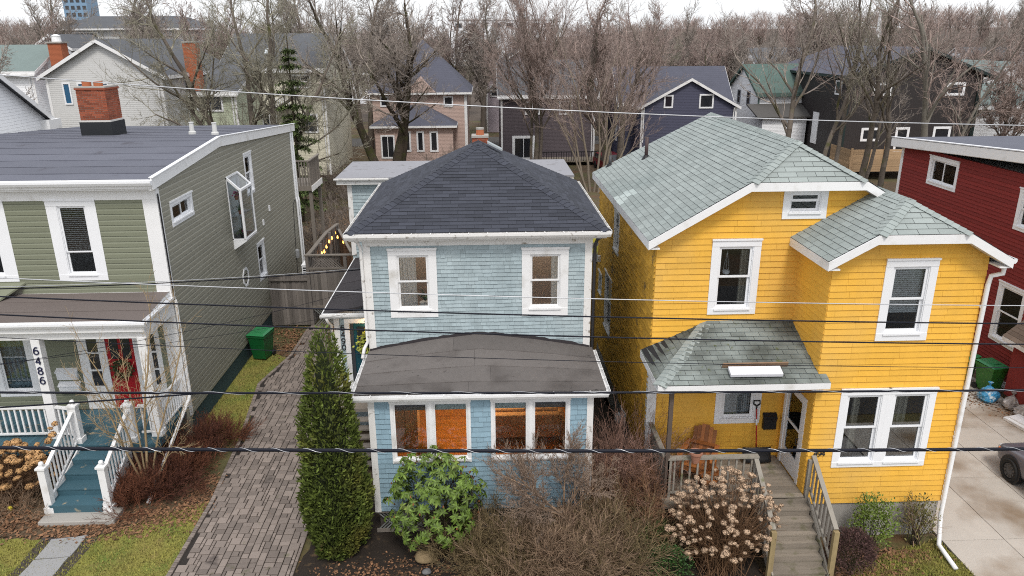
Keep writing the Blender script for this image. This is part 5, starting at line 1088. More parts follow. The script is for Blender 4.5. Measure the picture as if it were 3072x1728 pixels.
bxo('back_door', mat('tan_door', (.55, .4, .27), .7), B_, -6.6, -5.9, 17.33, 17.36, 4.73, 6.7)

# ================================================================ RED HOUSE
REDS = mat('brick_red_shingle', (.20, .022, .018), .85, var=.12, noise=((1, .08), (30, .2)), bump=(80, .3))
H = thing('red_house', 'dark red shingled house with white trim and flat roof', 'house', (22, 6, 0)); XRD = 19.95; rl = left(XRD)
wr_ = (8.85, 10.7, 5.78, 6.88); wr2 = (4.3, 5.55, 5.25, 6.6); wr3 = (4.3, 5.62, 1.45, 3.5)
mb = MB(); core_wall(mb, rl, -4, 12.7, .3, 7.0, [hole(*wr_), hole(*wr2), hole(*wr3)]); mb.box(XRD+.13, 28, 12.58, 12.7, .3, 6.9); mb.box(XRD+.13, 28, -4, -3.88, .3, 7.2); mb.box(27.9, 28, -3.8, 12.5, .3, 7); mb.build('wall', REDS, H)
mb = MB(); mb.box(XRD+.14, 27.9, -3.8, 12.5, 4.2, 4.3); mb.box(23, 23.1, -3.8, 12.5, 1, 6.9); mb.box(XRD+.14, 27.9, -3.8, 12.5, 6.85, 6.9); mb.build('interior', MATS['room_grey'], H)
ps = []; siding(ps, rl, -1.0, 12.55, .35, 7.0, .125, [hole(*w_, .02) for w_ in (wr_, wr2, wr3)], shape=[(-1, .3), (12.6, .3), (12.6, 6.98), (-1, 7.6)], thick=.026, wob=.002, seed=31)
ps = [p for p in ps]; finalize('shingle_course', REDS, H, ps, 200)
bxo('corner_board', WHITE, H, XRD-.035, XRD-.001, 12.55, 12.73, .3, 7.0); bxo('skirt_board', WHITE, H, XRD-.05, XRD-.001, -4, 12.7, .12, .34); bxo('foundation', CONC, H, XRD+.03, 27.9, -3.9, 12.6, -.1, .3)
for w_, s, cu in ((wr_, 'slide', 1), (wr2, 'hung', 0), (wr3, 'hung', 1)):
    o, r = window(H, rl, *w_, cas=.14, m=VINYLW, style=s)
    if cu: curtain(o, rl, r[0]+(.0 if s == 'hung' else .75), r[1], r[2], r[3], -.16, folds=9)
mb = MB(); zf = lambda y: 7.72-.066*(y-5.8); mb.extrude([(19.6, -4.3, zf(-4.3)), (19.6, 13.0, zf(13)), (19.6, 13.0, zf(13)-.1), (19.6, -4.3, zf(-4.3)-.1)], (8.7, 0, 0)); mb.build('roof', SLATE, H)
MB().extrude([(19.57, -4.3, zf(-4.3)-.02), (19.57, 13.0, zf(13)-.02), (19.57, 13, zf(13)-.34), (19.57, -4.3, zf(-4.3)-.34)], (.03, 0, 0)).build('fascia', WHITE, H); MB().extrude([(19.55, -4.3, zf(-4.3)+.0), (19.55, 13.02, zf(13)+.0), (19.55, 13.02, zf(13)+.03), (19.55, -4.3, zf(-4.3)+.03)], (.2, 0, 0)).build('drip_edge', VINYLW, H)
MB().extrude([(19.6, -4.3, zf(-4.3)-.36), (19.6, 13, zf(13)-.36), (19.6, 13, zf(13)-.33), (19.6, -4.3, zf(-4.3)-.33)], (.36, 0, 0)).build('soffit', WHITE, H)
rs = []; roof_plane(rs, (19.15, 3.95, 2.2), (0, -1, 0), (.85, 0, .75), [(0, 0), (5, 0), (5, 1.13), (0, 1.13)], exp=.15, tab=.33, seed=91); finalize('lean_to_shingle', mat('brown_shingle', (.2, .15, .115), .95, var=.2, noise=(60, .2)), H, rs, 40)
MB().extrude([(19.15, 3.95, 2.18), (XRD-.02, 3.95, 2.9), (XRD-.02, 3.95, 2.1), (19.15, 3.95, 2.05)], (0, -5, 0)).build('lean_to_roof', WHITE, H)
bxo('lean_to_wall', REDS, H, 19.4, XRD-.02, -1.05, 3.7, .3, 2.08)
# ================================================================ HOUSES BEHIND
FARGL = mat('far_window_glass', (.018, .02, .026), .08, spec=.7)
def far_window(parent, pl, u0, u1, z0, z1, m=None, cas=.13, bars=(1, 0), glass=None, name='window'):
    m = m or VINYLW; mb = MB()
    pl.box(mb, u0, u0+cas, -.02, .06, z0, z1); pl.box(mb, u1-cas, u1, -.02, .06, z0, z1); pl.box(mb, u0+cas, u1-cas, -.02, .06, z1-cas, z1); pl.box(mb, u0+cas, u1-cas, -.02, .07, z0, z0+cas)
    o = mb.build(name, m, parent); k = MB(); pl.box(k, u0+cas, u1-cas, -.02, .015, z0+cas, z1-cas); k.build('pane', glass or FARGL, o)
    for i in range(bars[0]): k = MB(); z = z0+cas+(z1-z0-2*cas)*(i+1)/(bars[0]+1); pl.box(k, u0+cas, u1-cas, .0, .04, z-.03, z+.03); k.build('glazing_bar', m, o)
    for i in range(bars[1]): k = MB(); u = u0+cas+(u1-u0-2*cas)*(i+1)/(bars[1]+1); pl.box(k, u-.03, u+.03, .0, .045, z0+cas, z1-cas); k.build('glazing_bar', m, o)
    return o
def gable_house(H, x0, x1, y0, y1, ze, zr, axis, wm, rm, ov=.35, tm=None, th=.12, ridge=None):
    """walls with gable infill and a two-slope roof with white edge boards"""
    mb = MB(); mb.box(x0, x1, y0, y1, -.05, ze)
    if axis == 'x':
        c = ridge if ridge is not None else (y0+y1)/2; mb.extrude([(x0, y0, ze), (x0, y1, ze), (x0, c, zr)], (x1-x0, 0, 0))
    else:
        c = ridge if ridge is not None else (x0+x1)/2; mb.extrude([(x0, y0, ze), (x1, y0, ze), (c, y0, zr)], (0, y1-y0, 0))
    mb.build('wall', wm, H); tm = tm or WHITE
    for xx in (x0, x1-.16): bxo('corner_board', tm, H, xx-.004, xx+.164, y0-.03, y0-.001, 0, ze-.05)
    MB().tube([(x1-.3, y0-ov+.05, ze-.12), (x1-.3, y0-.07, ze-.5), (x1-.3, y0-.07, .3)], .055, 6).build('downspout', tm, H)
    bxo('gutter', tm, H, x0-ov, x1+ov, y0-ov-.14, y0-ov-.03, ze-.2-(.0 if axis == 'y' else ov*(zr-ze)/max(.1, abs((ridge if ridge is not None else (y0+y1)/2)-y0))), ze-.1-(.0 if axis == 'y' else ov*(zr-ze)/max(.1, abs((ridge if ridge is not None else (y0+y1)/2)-y0)))) if axis == 'x' else None
    def slab(a, b, sx):
        # a eave side coordinate, c ridge
        k = (zr-ze)/abs(c-a); e = a-ov*(1 if c > a else -1); z_e = ze-ov*k+.03; z_r = zr+.03
        if axis == 'x':
            MB().extrude([(x0-ov, e, z_e), (x0-ov, c, z_r), (x0-ov, c, z_r+th), (x0-ov, e, z_e+th)], (x1-x0+2*ov, 0, 0)).build('roof', rm, H)
            o_ = .02*(1 if c > a else -1); MB().extrude([(x0-ov-.02, e-o_*1.5, z_e-.12), (x0-ov-.02, e-o_*.1, z_e-.12), (x0-ov-.02, e-o_*.1, z_e+th-.01), (x0-ov-.02, e-o_*1.5, z_e+th-.01)], (x1-x0+2*ov+.04, 0, 0)).build('eave_board', tm, H)
            for xx in (x0-ov-.03, x1+ov+.005): MB().extrude([(xx, e, z_e-.14), (xx, c, z_r-.14), (xx, c, z_r+th-.02), (xx, e, z_e+th-.02)], (.025, 0, 0)).build('rake_board', tm, H)
        else:
            MB().extrude([(e, y0-ov, z_e), (c, y0-ov, z_r), (c, y0-ov, z_r+th), (e, y0-ov, z_e+th)], (0, y1-y0+2*ov, 0)).build('roof', rm, H)
            o_ = .02*(1 if c > a else -1); MB().extrude([(e-o_*1.5, y0-ov-.02, z_e-.12), (e-o_*.1, y0-ov-.02, z_e-.12), (e-o_*.1, y0-ov-.02, z_e+th-.01), (e-o_*1.5, y0-ov-.02, z_e+th-.01)], (0, y1-y0+2*ov+.04, 0)).build('eave_board', tm, H)
            for yy in (y0-ov-.03, y1+ov+.005): MB().extrude([(e, yy, z_e-.14), (c, yy, z_r-.14), (c, yy, z_r+th-.02), (e, yy, z_e+th-.02)], (0, .025, 0)).build('rake_board', tm, H)
    if axis == 'x': slab(y0, c, 0); slab(y1, c, 0)
    else: slab(x0, c, 0); slab(x1, c, 0)
def hip_roof(H, x0, x1, y0, y1, ze, zr, rx0, rx1, ry0, ry1, m, name='roof'):
    mb = MB(); a = [(x0, y0, ze), (x1, y0, ze), (x1, y1, ze), (x0, y1, ze)]; b = [(rx0, ry0, zr), (rx1, ry0, zr), (rx1, ry1, zr), (rx0, ry1, zr)]
    mb.raw(a+b, [(0, 1, 5, 4), (1, 2, 6, 5), (2, 3, 7, 6), (3, 0, 4, 7), (4, 5, 6, 7), (3, 2, 1, 0)]); o = mb.build(name, m, H)
    MB().box(x0-.02, x1+.02, y0-.02, y1+.02, ze-.2, ze-.01).build('eave_board', WHITE, H); return o
def ap(u, v, y):
    """photo pixel (3072 wide) on the depth plane y -> (x, z)"""
    d = fw+r2*((u-1536)/2246.4)+u2*((864-v)/2246.4); p = CAMP+d*((y-CAMP.y)/d.y); return p.x, p.z
ROOFG = mat('far_grey_shingle', (.10, .105, .115), .95, noise=((1.2, .15), (12, .25)), lines=(.16, .01))
ROOFP = mat('far_slate_shingle', (.085, .088, .115), .95, noise=((1.2, .15), (12, .25)), lines=(.16, .01))
ROOFGR = mat('far_green_shingle', (.085, .13, .115), .95, noise=((1.2, .15), (12, .2)))
ROOFGG = mat('far_greygreen_shingle', (.17, .215, .205), .95, noise=((1.2, .1), (10, .25)))
SID = lambda n, c: mat(n, c, .6, noise=((.8, .05),), lines=(.13, .035))
gs_ = SID('light_grey_siding', (.52, .52, .51)); ws_ = SID('white_siding', (.83, .84, .86)); cs_ = SID('cream_siding', (.58, .55, .44)); pg_ = SID('pale_green_siding', (.42, .46, .34)); pk_ = SID('salmon_siding', (.43, .31, .265))
lv_ = SID('lavender_siding', (.34, .29, .32)); dp_ = SID('dark_plum_siding', (.075, .058, .066)); nv_ = SID('navy_siding', (.045, .047, .085)); bk_ = mat('black_board_siding', (.030, .025, .025), .6, noise=((.8, .15),), lines=(.2, .03, 0))
BLUEC = mat('blue_curtain_pane', (.02, .10, .20), .2)
# white house beside the olive house, gable towards it
H = thing('white_house', 'white sided house end with sloping rake beside the olive roof', 'house', (-21, 12, 0)); gable_house(H, -26, -17.0, 5, 18.2, 7.75, 11.9, 'x', ws_, ROOFG, .3)
bxo('return_box', WHITE, H, -17.35, -16.6, 17.6, 18.6, 7.35, 7.8)
H = thing('white_house', 'white house with grey green roof and gable vent', 'house', (-38, 47, 0)); gable_house(H, -46, -31.6, 43.5, 51.5, 9.0, 10.75, 'x', ws_, ROOFGG, .35)
k = MB(); right(-31.6).box(k, 47.2, 47.9, 0, .04, 9.35, 10.0); k.build('gable_vent', mat('vent_slats', (.3, .3, .3), .7), H); far_window(H, front(43.5), -34.0, -33.2, 6.0, 7.8); far_window(H, right(-31.6), 45, 46, 6.2, 7.6)
c_ = thing('brick_chimney', 'orange brick chimney with white cap on the white house', 'chimney', (-30.3, 45.5, 0)); bxo('shaft', mat('orange_brick', (.33, .10, .045), .9, noise=((10, .2),), lines=(.09, .02)), c_, -30.9, -29.9, 45, 46, 8, 11.0); bxo('cap', CONC, c_, -31, -29.8, 44.9, 46.1, 11.0, 11.12); MB().lathe((-30.4, 45.5, 11.12), [(.35, 0), (.3, .4), (.34, .42), (.1, .55)], 12).build('cowl', WHITE, c_)
H = thing('grey_house', 'light grey gabled house with narrow blue windows', 'house', (-22.8, 36, 0)); gable_house(H, -26.6, -18.85, 36, 50, 8.95, 11.15, 'y', gs_, ROOFG, .35)
for u in (-25.55, -24.55, -23.0): far_window(H, front(36), u, u+.55+.0, 7.05, 8.5, bars=(0, 0), glass=BLUEC, cas=.1)
c_ = thing('brick_chimney', 'tall red brick chimney on the light grey house behind branches', 'chimney', (-17.9, 40, 0)); bxo('shaft', MATS['orange_brick'], c_, -18.7, -17.8, 40, 40.9, 6.5, 11.0); bxo('cap', CONC, c_, -18.75, -17.75, 39.95, 40.95, 11.0, 11.1)
H = thing('white_cottage', 'small white gabled roof end between the white and grey houses', 'house', (-38.7, 60, 0)); gable_house(H, -40.5, -36.9, 60, 68, 10.5, 11.65, 'y', ws_, ROOFG, .25)
H = thing('low_building', 'long grey hip roofed building with wide window far behind', 'building', (-39, 75, 0)); bxo('wall', gs_, H, -45.5, -31, 75, 85, 0, 12.3); hip_roof(H, -46, -30.4, 74.5, 85.5, 12.5, 13.9, -43, -33.5, 78, 82, ROOFG); far_window(H, front(75), -44.2, -41.2, 11.0, 12.1, bars=(0, 2)); far_window(H, front(75), -37, -34, 11.0, 12.1, bars=(0, 2))
H = thing('cream_house', 'cream house with dark roof and skylight behind the spruce', 'house', (-14.6, 48, 0)); gable_house(H, -18.8, -10.4, 48, 59, 8.9, 11.55, 'x', cs_, ROOFG, .3)
for a in ((-13.2, -11.5, 7.3, 8.4), (-17.8, -16.5, 7.05, 8.4)): far_window(H, front(48), *a, bars=(1, 1))
far_window(H, front(48), -12.9, -11.2, 3.6, 5.2, bars=(0, 1)); far_window(H, front(48), -15.9, -14.6, 3.4, 5.2, bars=(0, 1)); MB().extrude([(-15.6, 49.6, 9.98), (-14.9, 49.6, 9.98), (-14.9, 50.5, 10.4), (-15.6, 50.5, 10.4)], (0, -.05, .1)).build('skylight', mat('skylight_glass', (.6, .65, .68), .1), H)
for i in range(9): bxo('baluster', VINYLW, H, -14.6+i*.16, -14.53+i*.16, 47.2, 47.25, 5.9, 6.6)
bxo('balcony', VINYLW, H, -14.7, -13.1, 47.15, 48, 5.75, 5.9)
H = thing('pale_green_house', 'pale green sided house wing with large window behind bare branches', 'house', (-17, 40, 0)); gable_house(H, -18.95, -15.3, 40, 46, 7.5, 8.9, 'x', pg_, ROOFG, .2, ridge=45); far_window(H, front(40), -18.25, -16.3, 6.15, 7.4, bars=(0, 1))
# salmon house with steep hip roof
H = thing('salmon_house', 'salmon pink house with steep dark hip roof and low extension', 'house', (-3, 57, 0)); yE, yM = 55., 58.
x0, _ = ap(1024+230*.3975, 720*.3975, yM); x1, ze = ap(1024+945*.3975, 705*.3975, yM); xa, za = ap(1024+612*.3975, 300*.3975, yM+5.5)
bxo('wall', pk_, H, x0, x1, yM, yM+9.5, 0, ze+.1); hip_roof(H, x0-.5, x1+.5, yM-.5, yM+10, ze+.15, za, xa-.05, xa+.05, yM+5.4, yM+5.6, ROOFP)
gx_, gz = ap(1024+592*.3975, 610*.3975, yM-.4); MB().extrude([(gx_-1.5, yM-.55, ze+.15), (gx_+1.5, yM-.55, ze+.15), (gx_, yM-.55, ze+1.6)], (0, 2.4, 0)).build('small_gable', pk_, H)
ex0, ez = ap(1024+250*.3975, 950*.3975, yE); ex1, _ = ap(1024+840*.3975, 950*.3975, yE); _, et = ap(1024+560*.3975, 790*.3975, yM)
bxo('extension_wall', pk_, H, ex0, ex1, yE, yM-.01, 0, ez); mb = MB(); cx_ = (ex0+ex1)/2
mb.raw([(ex0-.4, yE-.4, ez), (ex1+.4, yE-.4, ez), (ex1+.4, yM-.01, ez), (ex0-.4, yM-.01, ez), (cx_-.9, yM-.01, et), (cx_+.9, yM-.01, et)], [(0, 1, 5, 4), (1, 2, 5), (0, 4, 3), (3, 2, 1, 0)]); mb.build('extension_roof', ROOFP, H); bxo('eave_board', WHITE, H, ex0-.42, ex1+.42, yE-.42, yM-.02, ez-.2, ez-.005)
for a, b in ((455, 530), (565, 630), (665, 735)):
    u0, zt_ = ap(1024+a*.3975, 990*.3975, yE); u1, zb_ = ap(1024+b*.3975, 1145*.3975, yE); far_window(H, front(yE), u0, u1, zb_, zt_, bars=(0, 0), cas=.16)
u0, zt_ = ap(1024+295*.3975, 1020*.3975, yE); u1, zb_ = ap(1024+410*.3975, 1195*.3975, yE); far_window(H, front(yE), u0, u1, max(zb_, .2), zt_, bars=(0, 1), cas=.14, name='glass_door')
for a, b in ((770, 845), (290, 360)):
    u0, zt_ = ap(1024+a*.3975, 725*.3975, yM); u1, zb_ = ap(1024+b*.3975, 805*.3975, yM); far_window(H, front(yM), u0, u1, zb_, zt_, bars=(0, 0))
bxo('corner_board', WHITE, H, x1-.25, x1+.03, yM-.03, yM-.001, 0, ze)
H = thing('lavender_house', 'pale lavender house far behind the bare trees', 'house', (6, 80, 0)); gable_house(H, 3.2, 11.5, 78, 90, 7.0, 9.8, 'y', lv_, ROOFG, .3); far_window(H, front(78), 3.7, 5.0, 4.3, 5.8); far_window(H, front(78), 8.2, 9.5, 4.3, 5.8)
H = thing('plum_house', 'dark plum clapboard house with grey roof behind bare stems', 'house', (9, 54, 0)); gable_house(H, 4.45, 13.3, 54, 64, 6.2, 9.0, 'x', dp_, ROOFG, .3)
for a, b, c, d in ((1385, 1500, 765, 865), (1645, 1745, 760, 865)):
    u0, zt_ = ap(1024+a*.3975, c*.3975, 54); u1, zb_ = ap(1024+b*.3975, d*.3975, 54); far_window(H, front(54), u0, u1, zb_, zt_, bars=(0, 1))
u0, zt_ = ap(1024+1290*.3975, 1025*.3975, 54); u1, zb_ = ap(1024+1460*.3975, 1210*.3975, 54); far_window(H, front(54), u0, u1, .15, zt_, bars=(0, 1), cas=.25, name='patio_door')
bxo('deck_floor', DECKW, H, 7.5, 13.2, 51.5, 53.98, .3, .42)
for i in range(24): bxo('baluster', BLACKP, H, 7.6+i*.23, 7.65+i*.23, 51.5, 51.55, .42, 1.2)
bxo('deck_rail', BLACKP, H, 7.5, 13.2, 51.48, 51.57, 1.2, 1.28)
H = thing('navy_house', 'navy blue gabled house with white window left of the white house', 'house', (20, 50, 0)); gable_house(H, 15.0, 24.8, 50.5, 57, 5.8, 8.5, 'x', nv_, ROOFP, .3)
gable_house(H, 16.4, 24.7, 48, 53.5, 5.5, 7.75, 'y', nv_, ROOFP, .25); far_window(H, front(48), 21.35, 22.6, 5.35, 6.55, bars=(0, 0)); far_window(H, front(48), 18.3, 19.1, 5.4, 6.5, bars=(0, 0)); far_window(H, left(15.0), 51.5, 52.4, 2.2, 4.2)
MB().tube([(16.6, 47.7, 5.6), (16.6, 47.9, 5.3), (16.6, 47.9, 2.5)], .06, 6).build('downspout', WHITE, H)
H = thing('white_house', 'white house with green roof between the navy and black houses', 'house', (31, 57, 0)); gable_house(H, 28.6, 36, 55, 61.5, 6.2, 8.5, 'x', ws_, ROOFGR, .3, tm=ROOFGR)
H.rotation_euler = (0, 0, R(7))
for y in (56.6, 58.7): far_window(H, left(28.6), y, y+.7, 4.9, 6.2, bars=(1, 0), m=mat('grey_trim', (.3, .32, .36), .6), cas=.08)
MB().extrude([(27.5, 52.5, 4.0), (33, 52.5, 4.0), (33, 55, 5.0), (27.5, 55, 5.0)], (0, 0, .12)).build('porch_roof', mat('dark_brown_roof', (.09, .085, .08), .9, noise=(8, .2)), H); bxo('porch_room', ws_, H, 28.2, 32.6, 52.9, 54.99, 0, 4.0)
# black house with timber deck
yK = 46.; H = thing('black_house', 'black vertical board house with shallow gable and white windows', 'house', (39, 46, 0)); gable_house(H, 33.3, 44.6, yK, 62, 8.1, 10.15, 'y', bk_, ROOFP, .5, tm=mat('dark_green_trim', (.012, .025, .024), .5), ridge=39.4)
for a, b, c, d in ((1440, 1570, 625, 722), (1995, 2120, 620, 720), (1350, 1475, 965, 1065), (1895, 2010, 955, 1050)):
    u0, zt_ = ap(2048+a*.3975, c*.3975, yK); u1, zb_ = ap(2048+b*.3975, d*.3975, yK); far_window(H, front(yK), u0, u1, zb_, zt_, bars=(0, 0), cas=.2)
far_window(H, left(33.3), 47.2, 48.4, 6.4, 7.6, bars=(0, 0)); u0, zt_ = ap(2048+1610*.3975, 960*.3975, yK); far_window(H, front(yK), u0, u0+1.2, 1.6, zt_, bars=(0, 0), cas=.2, name='door'); k = MB(); left(33.3).box(k, 51, 52.2, 0, .06, 1.8, 4.6); k.build('side_door', VINYLW, H)
D = thing('timber_deck', 'new pale timber deck with board screen below the black house', 'deck', (35, 43, 0)); NEWW = mat('new_timber', (.42, .28, .16), .8, var=.2, noise=((4, .1),))
bxo('deck_floor', NEWW, D, 32.4, 39, 42.4, 45.98, 1.2, 1.35)
for i in range(9): bxo('screen_board', NEWW, D, 33.9, 39, 42.36, 42.39, .7+i*.2, .885+i*.2, v=random.random()); bxo('screen_board', NEWW, D, 32.36, 32.39, 42.4, 45.9, .7+i*.2, .885+i*.2, v=random.random())
for i in range(9): bxo('screen_board', NEWW, D, 32.4, 33.88, 42.36, 42.39, .7+i*.2, .885+i*.2, v=random.random())
for x in (32.4, 35.1, 38.9): bxo('post', NEWW, D, x, x+.18, 42.3, 42.355, 0, 2.6 if x != 35.1 else 3.9)
H = thing('white_house', 'white house at the wood edge beyond the black house', 'house', (57, 62, 0)); gable_house(H, 53.8, 63, 62, 72, 6.4, 8.4, 'y', ws_, ROOFGG, .3); far_window(H, front(62), 55.4, 56.6, 5.2, 6.6)
H = thing('white_house', 'white walled shed beyond the red house roof', 'house', (48, 50, 0)); gable_house(H, 46.5, 54, 50, 57, 5.2, 6.8, 'x', ws_, ROOFGG, .3)
for x, y, w_, d_, h, l in ((-70, 110, 12, 9, 8, 'pale far house on the left hillside'), (-18, 120, 12, 10, 8.5, 'pale gable far behind the salmon house'), (62, 130, 14, 10, 9, 'cream far house on the right below the wood'), (96, 120, 12, 9, 9, 'white far house at the right edge of the wood'), (30, 115, 13, 9, 8, 'grey far house behind the navy roof')):
    H = thing('far_house', l, 'house', (x, y, 0)); gable_house(H, x-w_/2, x+w_/2, y, y+d_, h*.66, h, 'x', ws_ if x != 30 else gs_, ROOFG, .3)
    for k in range(3): far_window(H, front(y), x-w_/2+1.5+k*3.4, x-w_/2+2.7+k*3.4, h*.4, h*.58)
H = thing('flat_block', 'long white flat roofed building on the skyline', 'building', (2, 235, 0)); bxo('wall', ws_, H, -8, 26, 232, 250, 0, 16.6); bxo('parapet', WHITE, H, -8.2, 26.2, 231.8, 250.2, 16.6, 17.0)
for i in range(8): far_window(H, front(232), -6+i*4, -3.6+i*4, 14.2, 15.8, bars=(0, 0))
H = thing('tower_block', 'hazy blue tower on the far left skyline', 'building', (-206, 400, 0)); bxo('wall', mat('hazy_blue_wall', (.2, .32, .45), .5), H, -212, -200, 400, 412, 0, 42)
for i in range(10):
    for j in range(4): bxo('window', FARGL, H, -211+j*2.9, -209.2+j*2.9, 399.9, 399.99, 6+i*3.4, 7.8+i*3.4)
H = thing('white_mast', 'white mast with box on the skyline above the black roof', 'mast', (87, 150, 0)); MB().lathe((88, 150, 0), [(.8, 0), (.45, 17)], 10).build('pole', WHITE, H); bxo('equipment_box', WHITE, H, 85.5, 87.4, 149.5, 150.6, 7, 10.8)
c = thing('red_car', 'dark red car parked between the plum and navy houses', 'car', (0, 0, 0)); RC = mat('red_car_paint', (.16, .012, .02), .3)
mb = MB(); mb.extrude([(-.85, -2, .3), (-.85, 2, .3), (-.85, 2.05, .75), (-.85, 1.0, .9), (-.85, .5, 1.4), (-.85, -1.2, 1.42), (-.85, -1.9, .95), (-.85, -2.05, .7)], (1.7, 0, 0)); mb.build('body', RC, c, bevel=.08)
for s in (-1, 1):
    for y in (-1.25, 1.25): MB().lathe((s*.8, y, .32), [(.32, -.1), (.32, .1)], 14, axis='x').build('wheel', BLACKP, c)
    mb = MB(); mb.extrude([(s*.86, .9, .92), (s*.86, .45, 1.36), (s*.86, -1.15, 1.38), (s*.86, -1.6, .95)], (s*.006, 0, 0)); mb.build('side_window', FARGL, c)
MB().extrude([(-.7, 1.02, .9), (.7, 1.02, .9), (.65, .55, 1.38), (-.65, .55, 1.38)], (0, .012, .008)).build('windscreen', FARGL, c)
c.location = (13.9, 49, 0); c.rotation_euler = (0, 0, R(190))
# ================================================================ BARE TREES
def segmesh(name, S, m, parent=None, sides=3, loc=(0, 0, 0), var=None):
    """S rows: x0 y0 z0 x1 y1 z1 r0 r1 -> open prisms"""
    S = np.asarray(S, float); n = len(S); P0, P1, r0, r1 = S[:, :3], S[:, 3:6], S[:, 6], S[:, 7]
    d = P1-P0; d /= np.linalg.norm(d, axis=1, keepdims=True)+1e-9
    a = np.where(np.abs(d[:, 2:3]) < .9, np.array([[0, 0, 1.]]), np.array([[1., 0, 0]])); x = np.cross(d, a); x /= np.linalg.norm(x, axis=1, keepdims=True)+1e-9; y = np.cross(d, x)
    V = np.zeros((n, 2*sides, 3))
    for k in range(sides):
        t = 2*math.pi*k/sides; o = x*math.cos(t)+y*math.sin(t); V[:, k] = P0+o*r0[:, None]; V[:, sides+k] = P1+o*r1[:, None]
    base = np.arange(n)[:, None]*2*sides; F = np.concatenate([base+np.array([[k, (k+1) % sides, (k+1) % sides+sides, k+sides]]) for k in range(sides)], 0)
    vv = np.random.default_rng(n).random(n) if var is None else var
    return npmesh(name, V.reshape(-1, 3), F, m, parent, np.tile(vv, sides), loc=loc)
class Grow:
    def __init__(s, seed, levels, kids, ratio, angle, upward, wig, rmin, segl, droop=0):
        s.rd = random.Random(seed); s.S = [[] for _ in range(levels+1)]; s.levels = levels; s.kids = kids; s.ratio = ratio; s.angle = angle; s.upw = upward; s.wig = wig; s.rmin = rmin; s.segl = segl; s.droop = droop
    def branch(s, p, d, L, r, lv):
        rd = s.rd; n = max(2, int(L/s.segl[min(lv, len(s.segl)-1)])); pts = [p]; rs = [r]; dirs = [d]; rend = max(s.rmin, r*(.35 if lv else .45))
        for i in range(n):
            w_ = s.wig[min(lv, len(s.wig)-1)]; up_ = s.upw[min(lv, len(s.upw)-1)]
            d = Vector((d.x+rd.gauss(0, w_), d.y+rd.gauss(0, w_), d.z+rd.gauss(0, w_)+up_-s.droop*(i/n))).normalized()
            q = p+d*(L/n); ra = r+(rend-r)*i/n; rb = r+(rend-r)*(i+1)/n
            s.S[lv].append((p.x, p.y, p.z, q.x, q.y, q.z, ra, rb)); p = q; pts.append(p); rs.append(rb); dirs.append(d)
        if lv >= s.levels: return
        k = s.kids[lv]; k = k if isinstance(k, int) else rd.randint(*k)
        st = .38 if lv == 0 else .18
        for j in range(k):
            t = st+(1-st)*((j+rd.uniform(.1, .9))/k); i = min(n-1, int(t*n)); f = t*n-i; q = pts[i].lerp(pts[i+1], f); dd = dirs[i+1]
            ang = R(rd.uniform(*s.angle[lv])); ax = dd.orthogonal().normalized(); ax.rotate(Matrix.Rotation(rd.uniform(0, 6.283), 3, dd)); nd = (dd*math.cos(ang)+ax*math.sin(ang)).normalized()
            s.branch(q, nd, L*s.ratio[lv]*rd.uniform(.7, 1.2)*(1.15-.5*t), max(s.rmin, rs[i]*rd.uniform(.45, .68)), lv+1)
        s.branch(p, (dirs[-1]+Vector((rd.gauss(0, .2), rd.gauss(0, .2), .2))).normalized(), L*s.ratio[lv]*.9, rs[-1], lv+1)
BARK = mat('grey_brown_bark', (.135, .112, .092), .95, var=.2, noise=((3, .25), (25, .25)), bump=(30, .6, (1, 1, .2)), dirt=((.075, .075, .025), 1.2, .64, .1))
BARKD = mat('dark_mossy_bark', (.048, .036, .025), .95, var=.2, noise=((3, .25), (25, .3)), bump=(25, .8, (1, 1, .2)), dirt=((.05, .055, .012), 1.6, .6, .1))
TWIG = mat('twig_brown', (.32, .275, .24), .9, var=.45); TWIGR = mat('twig_reddish', (.33, .255, .225), .9, var=.45); TWIGG = mat('twig_olive', (.27, .25, .19), .9, var=.45)
def tree_parts(g, root, bark, twig, cut=2):
    a = [q for L in g.S[:cut] for q in L]; b = [q for L in g.S[cut:] for q in L]
    segmesh('trunk', a, bark, root, 7 if len(a) < 500 else 6); stuff(segmesh('crown', b, twig, root, 3))
def make_tree(name, label, cat, loc, seed, h, r, kids=((7, 9), (6, 8), (6, 7), (4, 6), 3), lean=(0, 0), ratio=(.55, .5, .5, .5, .55), angle=((25, 55), (25, 60), (25, 60), (25, 60), (25, 60)), upw=(.02, .05, .04, .03, .02), wig=(.05, .09, .11, .13, .14), levels=5, bark=None, twig=None, stems=None, group=None, rmin=.006, cut=2):
    root = thing(name, label, cat, (0, 0, 0), group)
    for i, (dx, dy, lx, ly, hh, rr) in enumerate(stems or [(0, 0, lean[0], lean[1], h*.62, r)]):
        g = Grow(seed+i*7, levels, kids, ratio, angle, upw, wig, rmin, (.7, .5, .4, .3, .3, .25))
        g.branch(Vector((dx, dy, -.1)), Vector((lx, ly, 1)).normalized(), hh, rr, 0); tree_parts(g, root, bark or BARK, twig or TWIG, cut)
    root.location = loc; return root
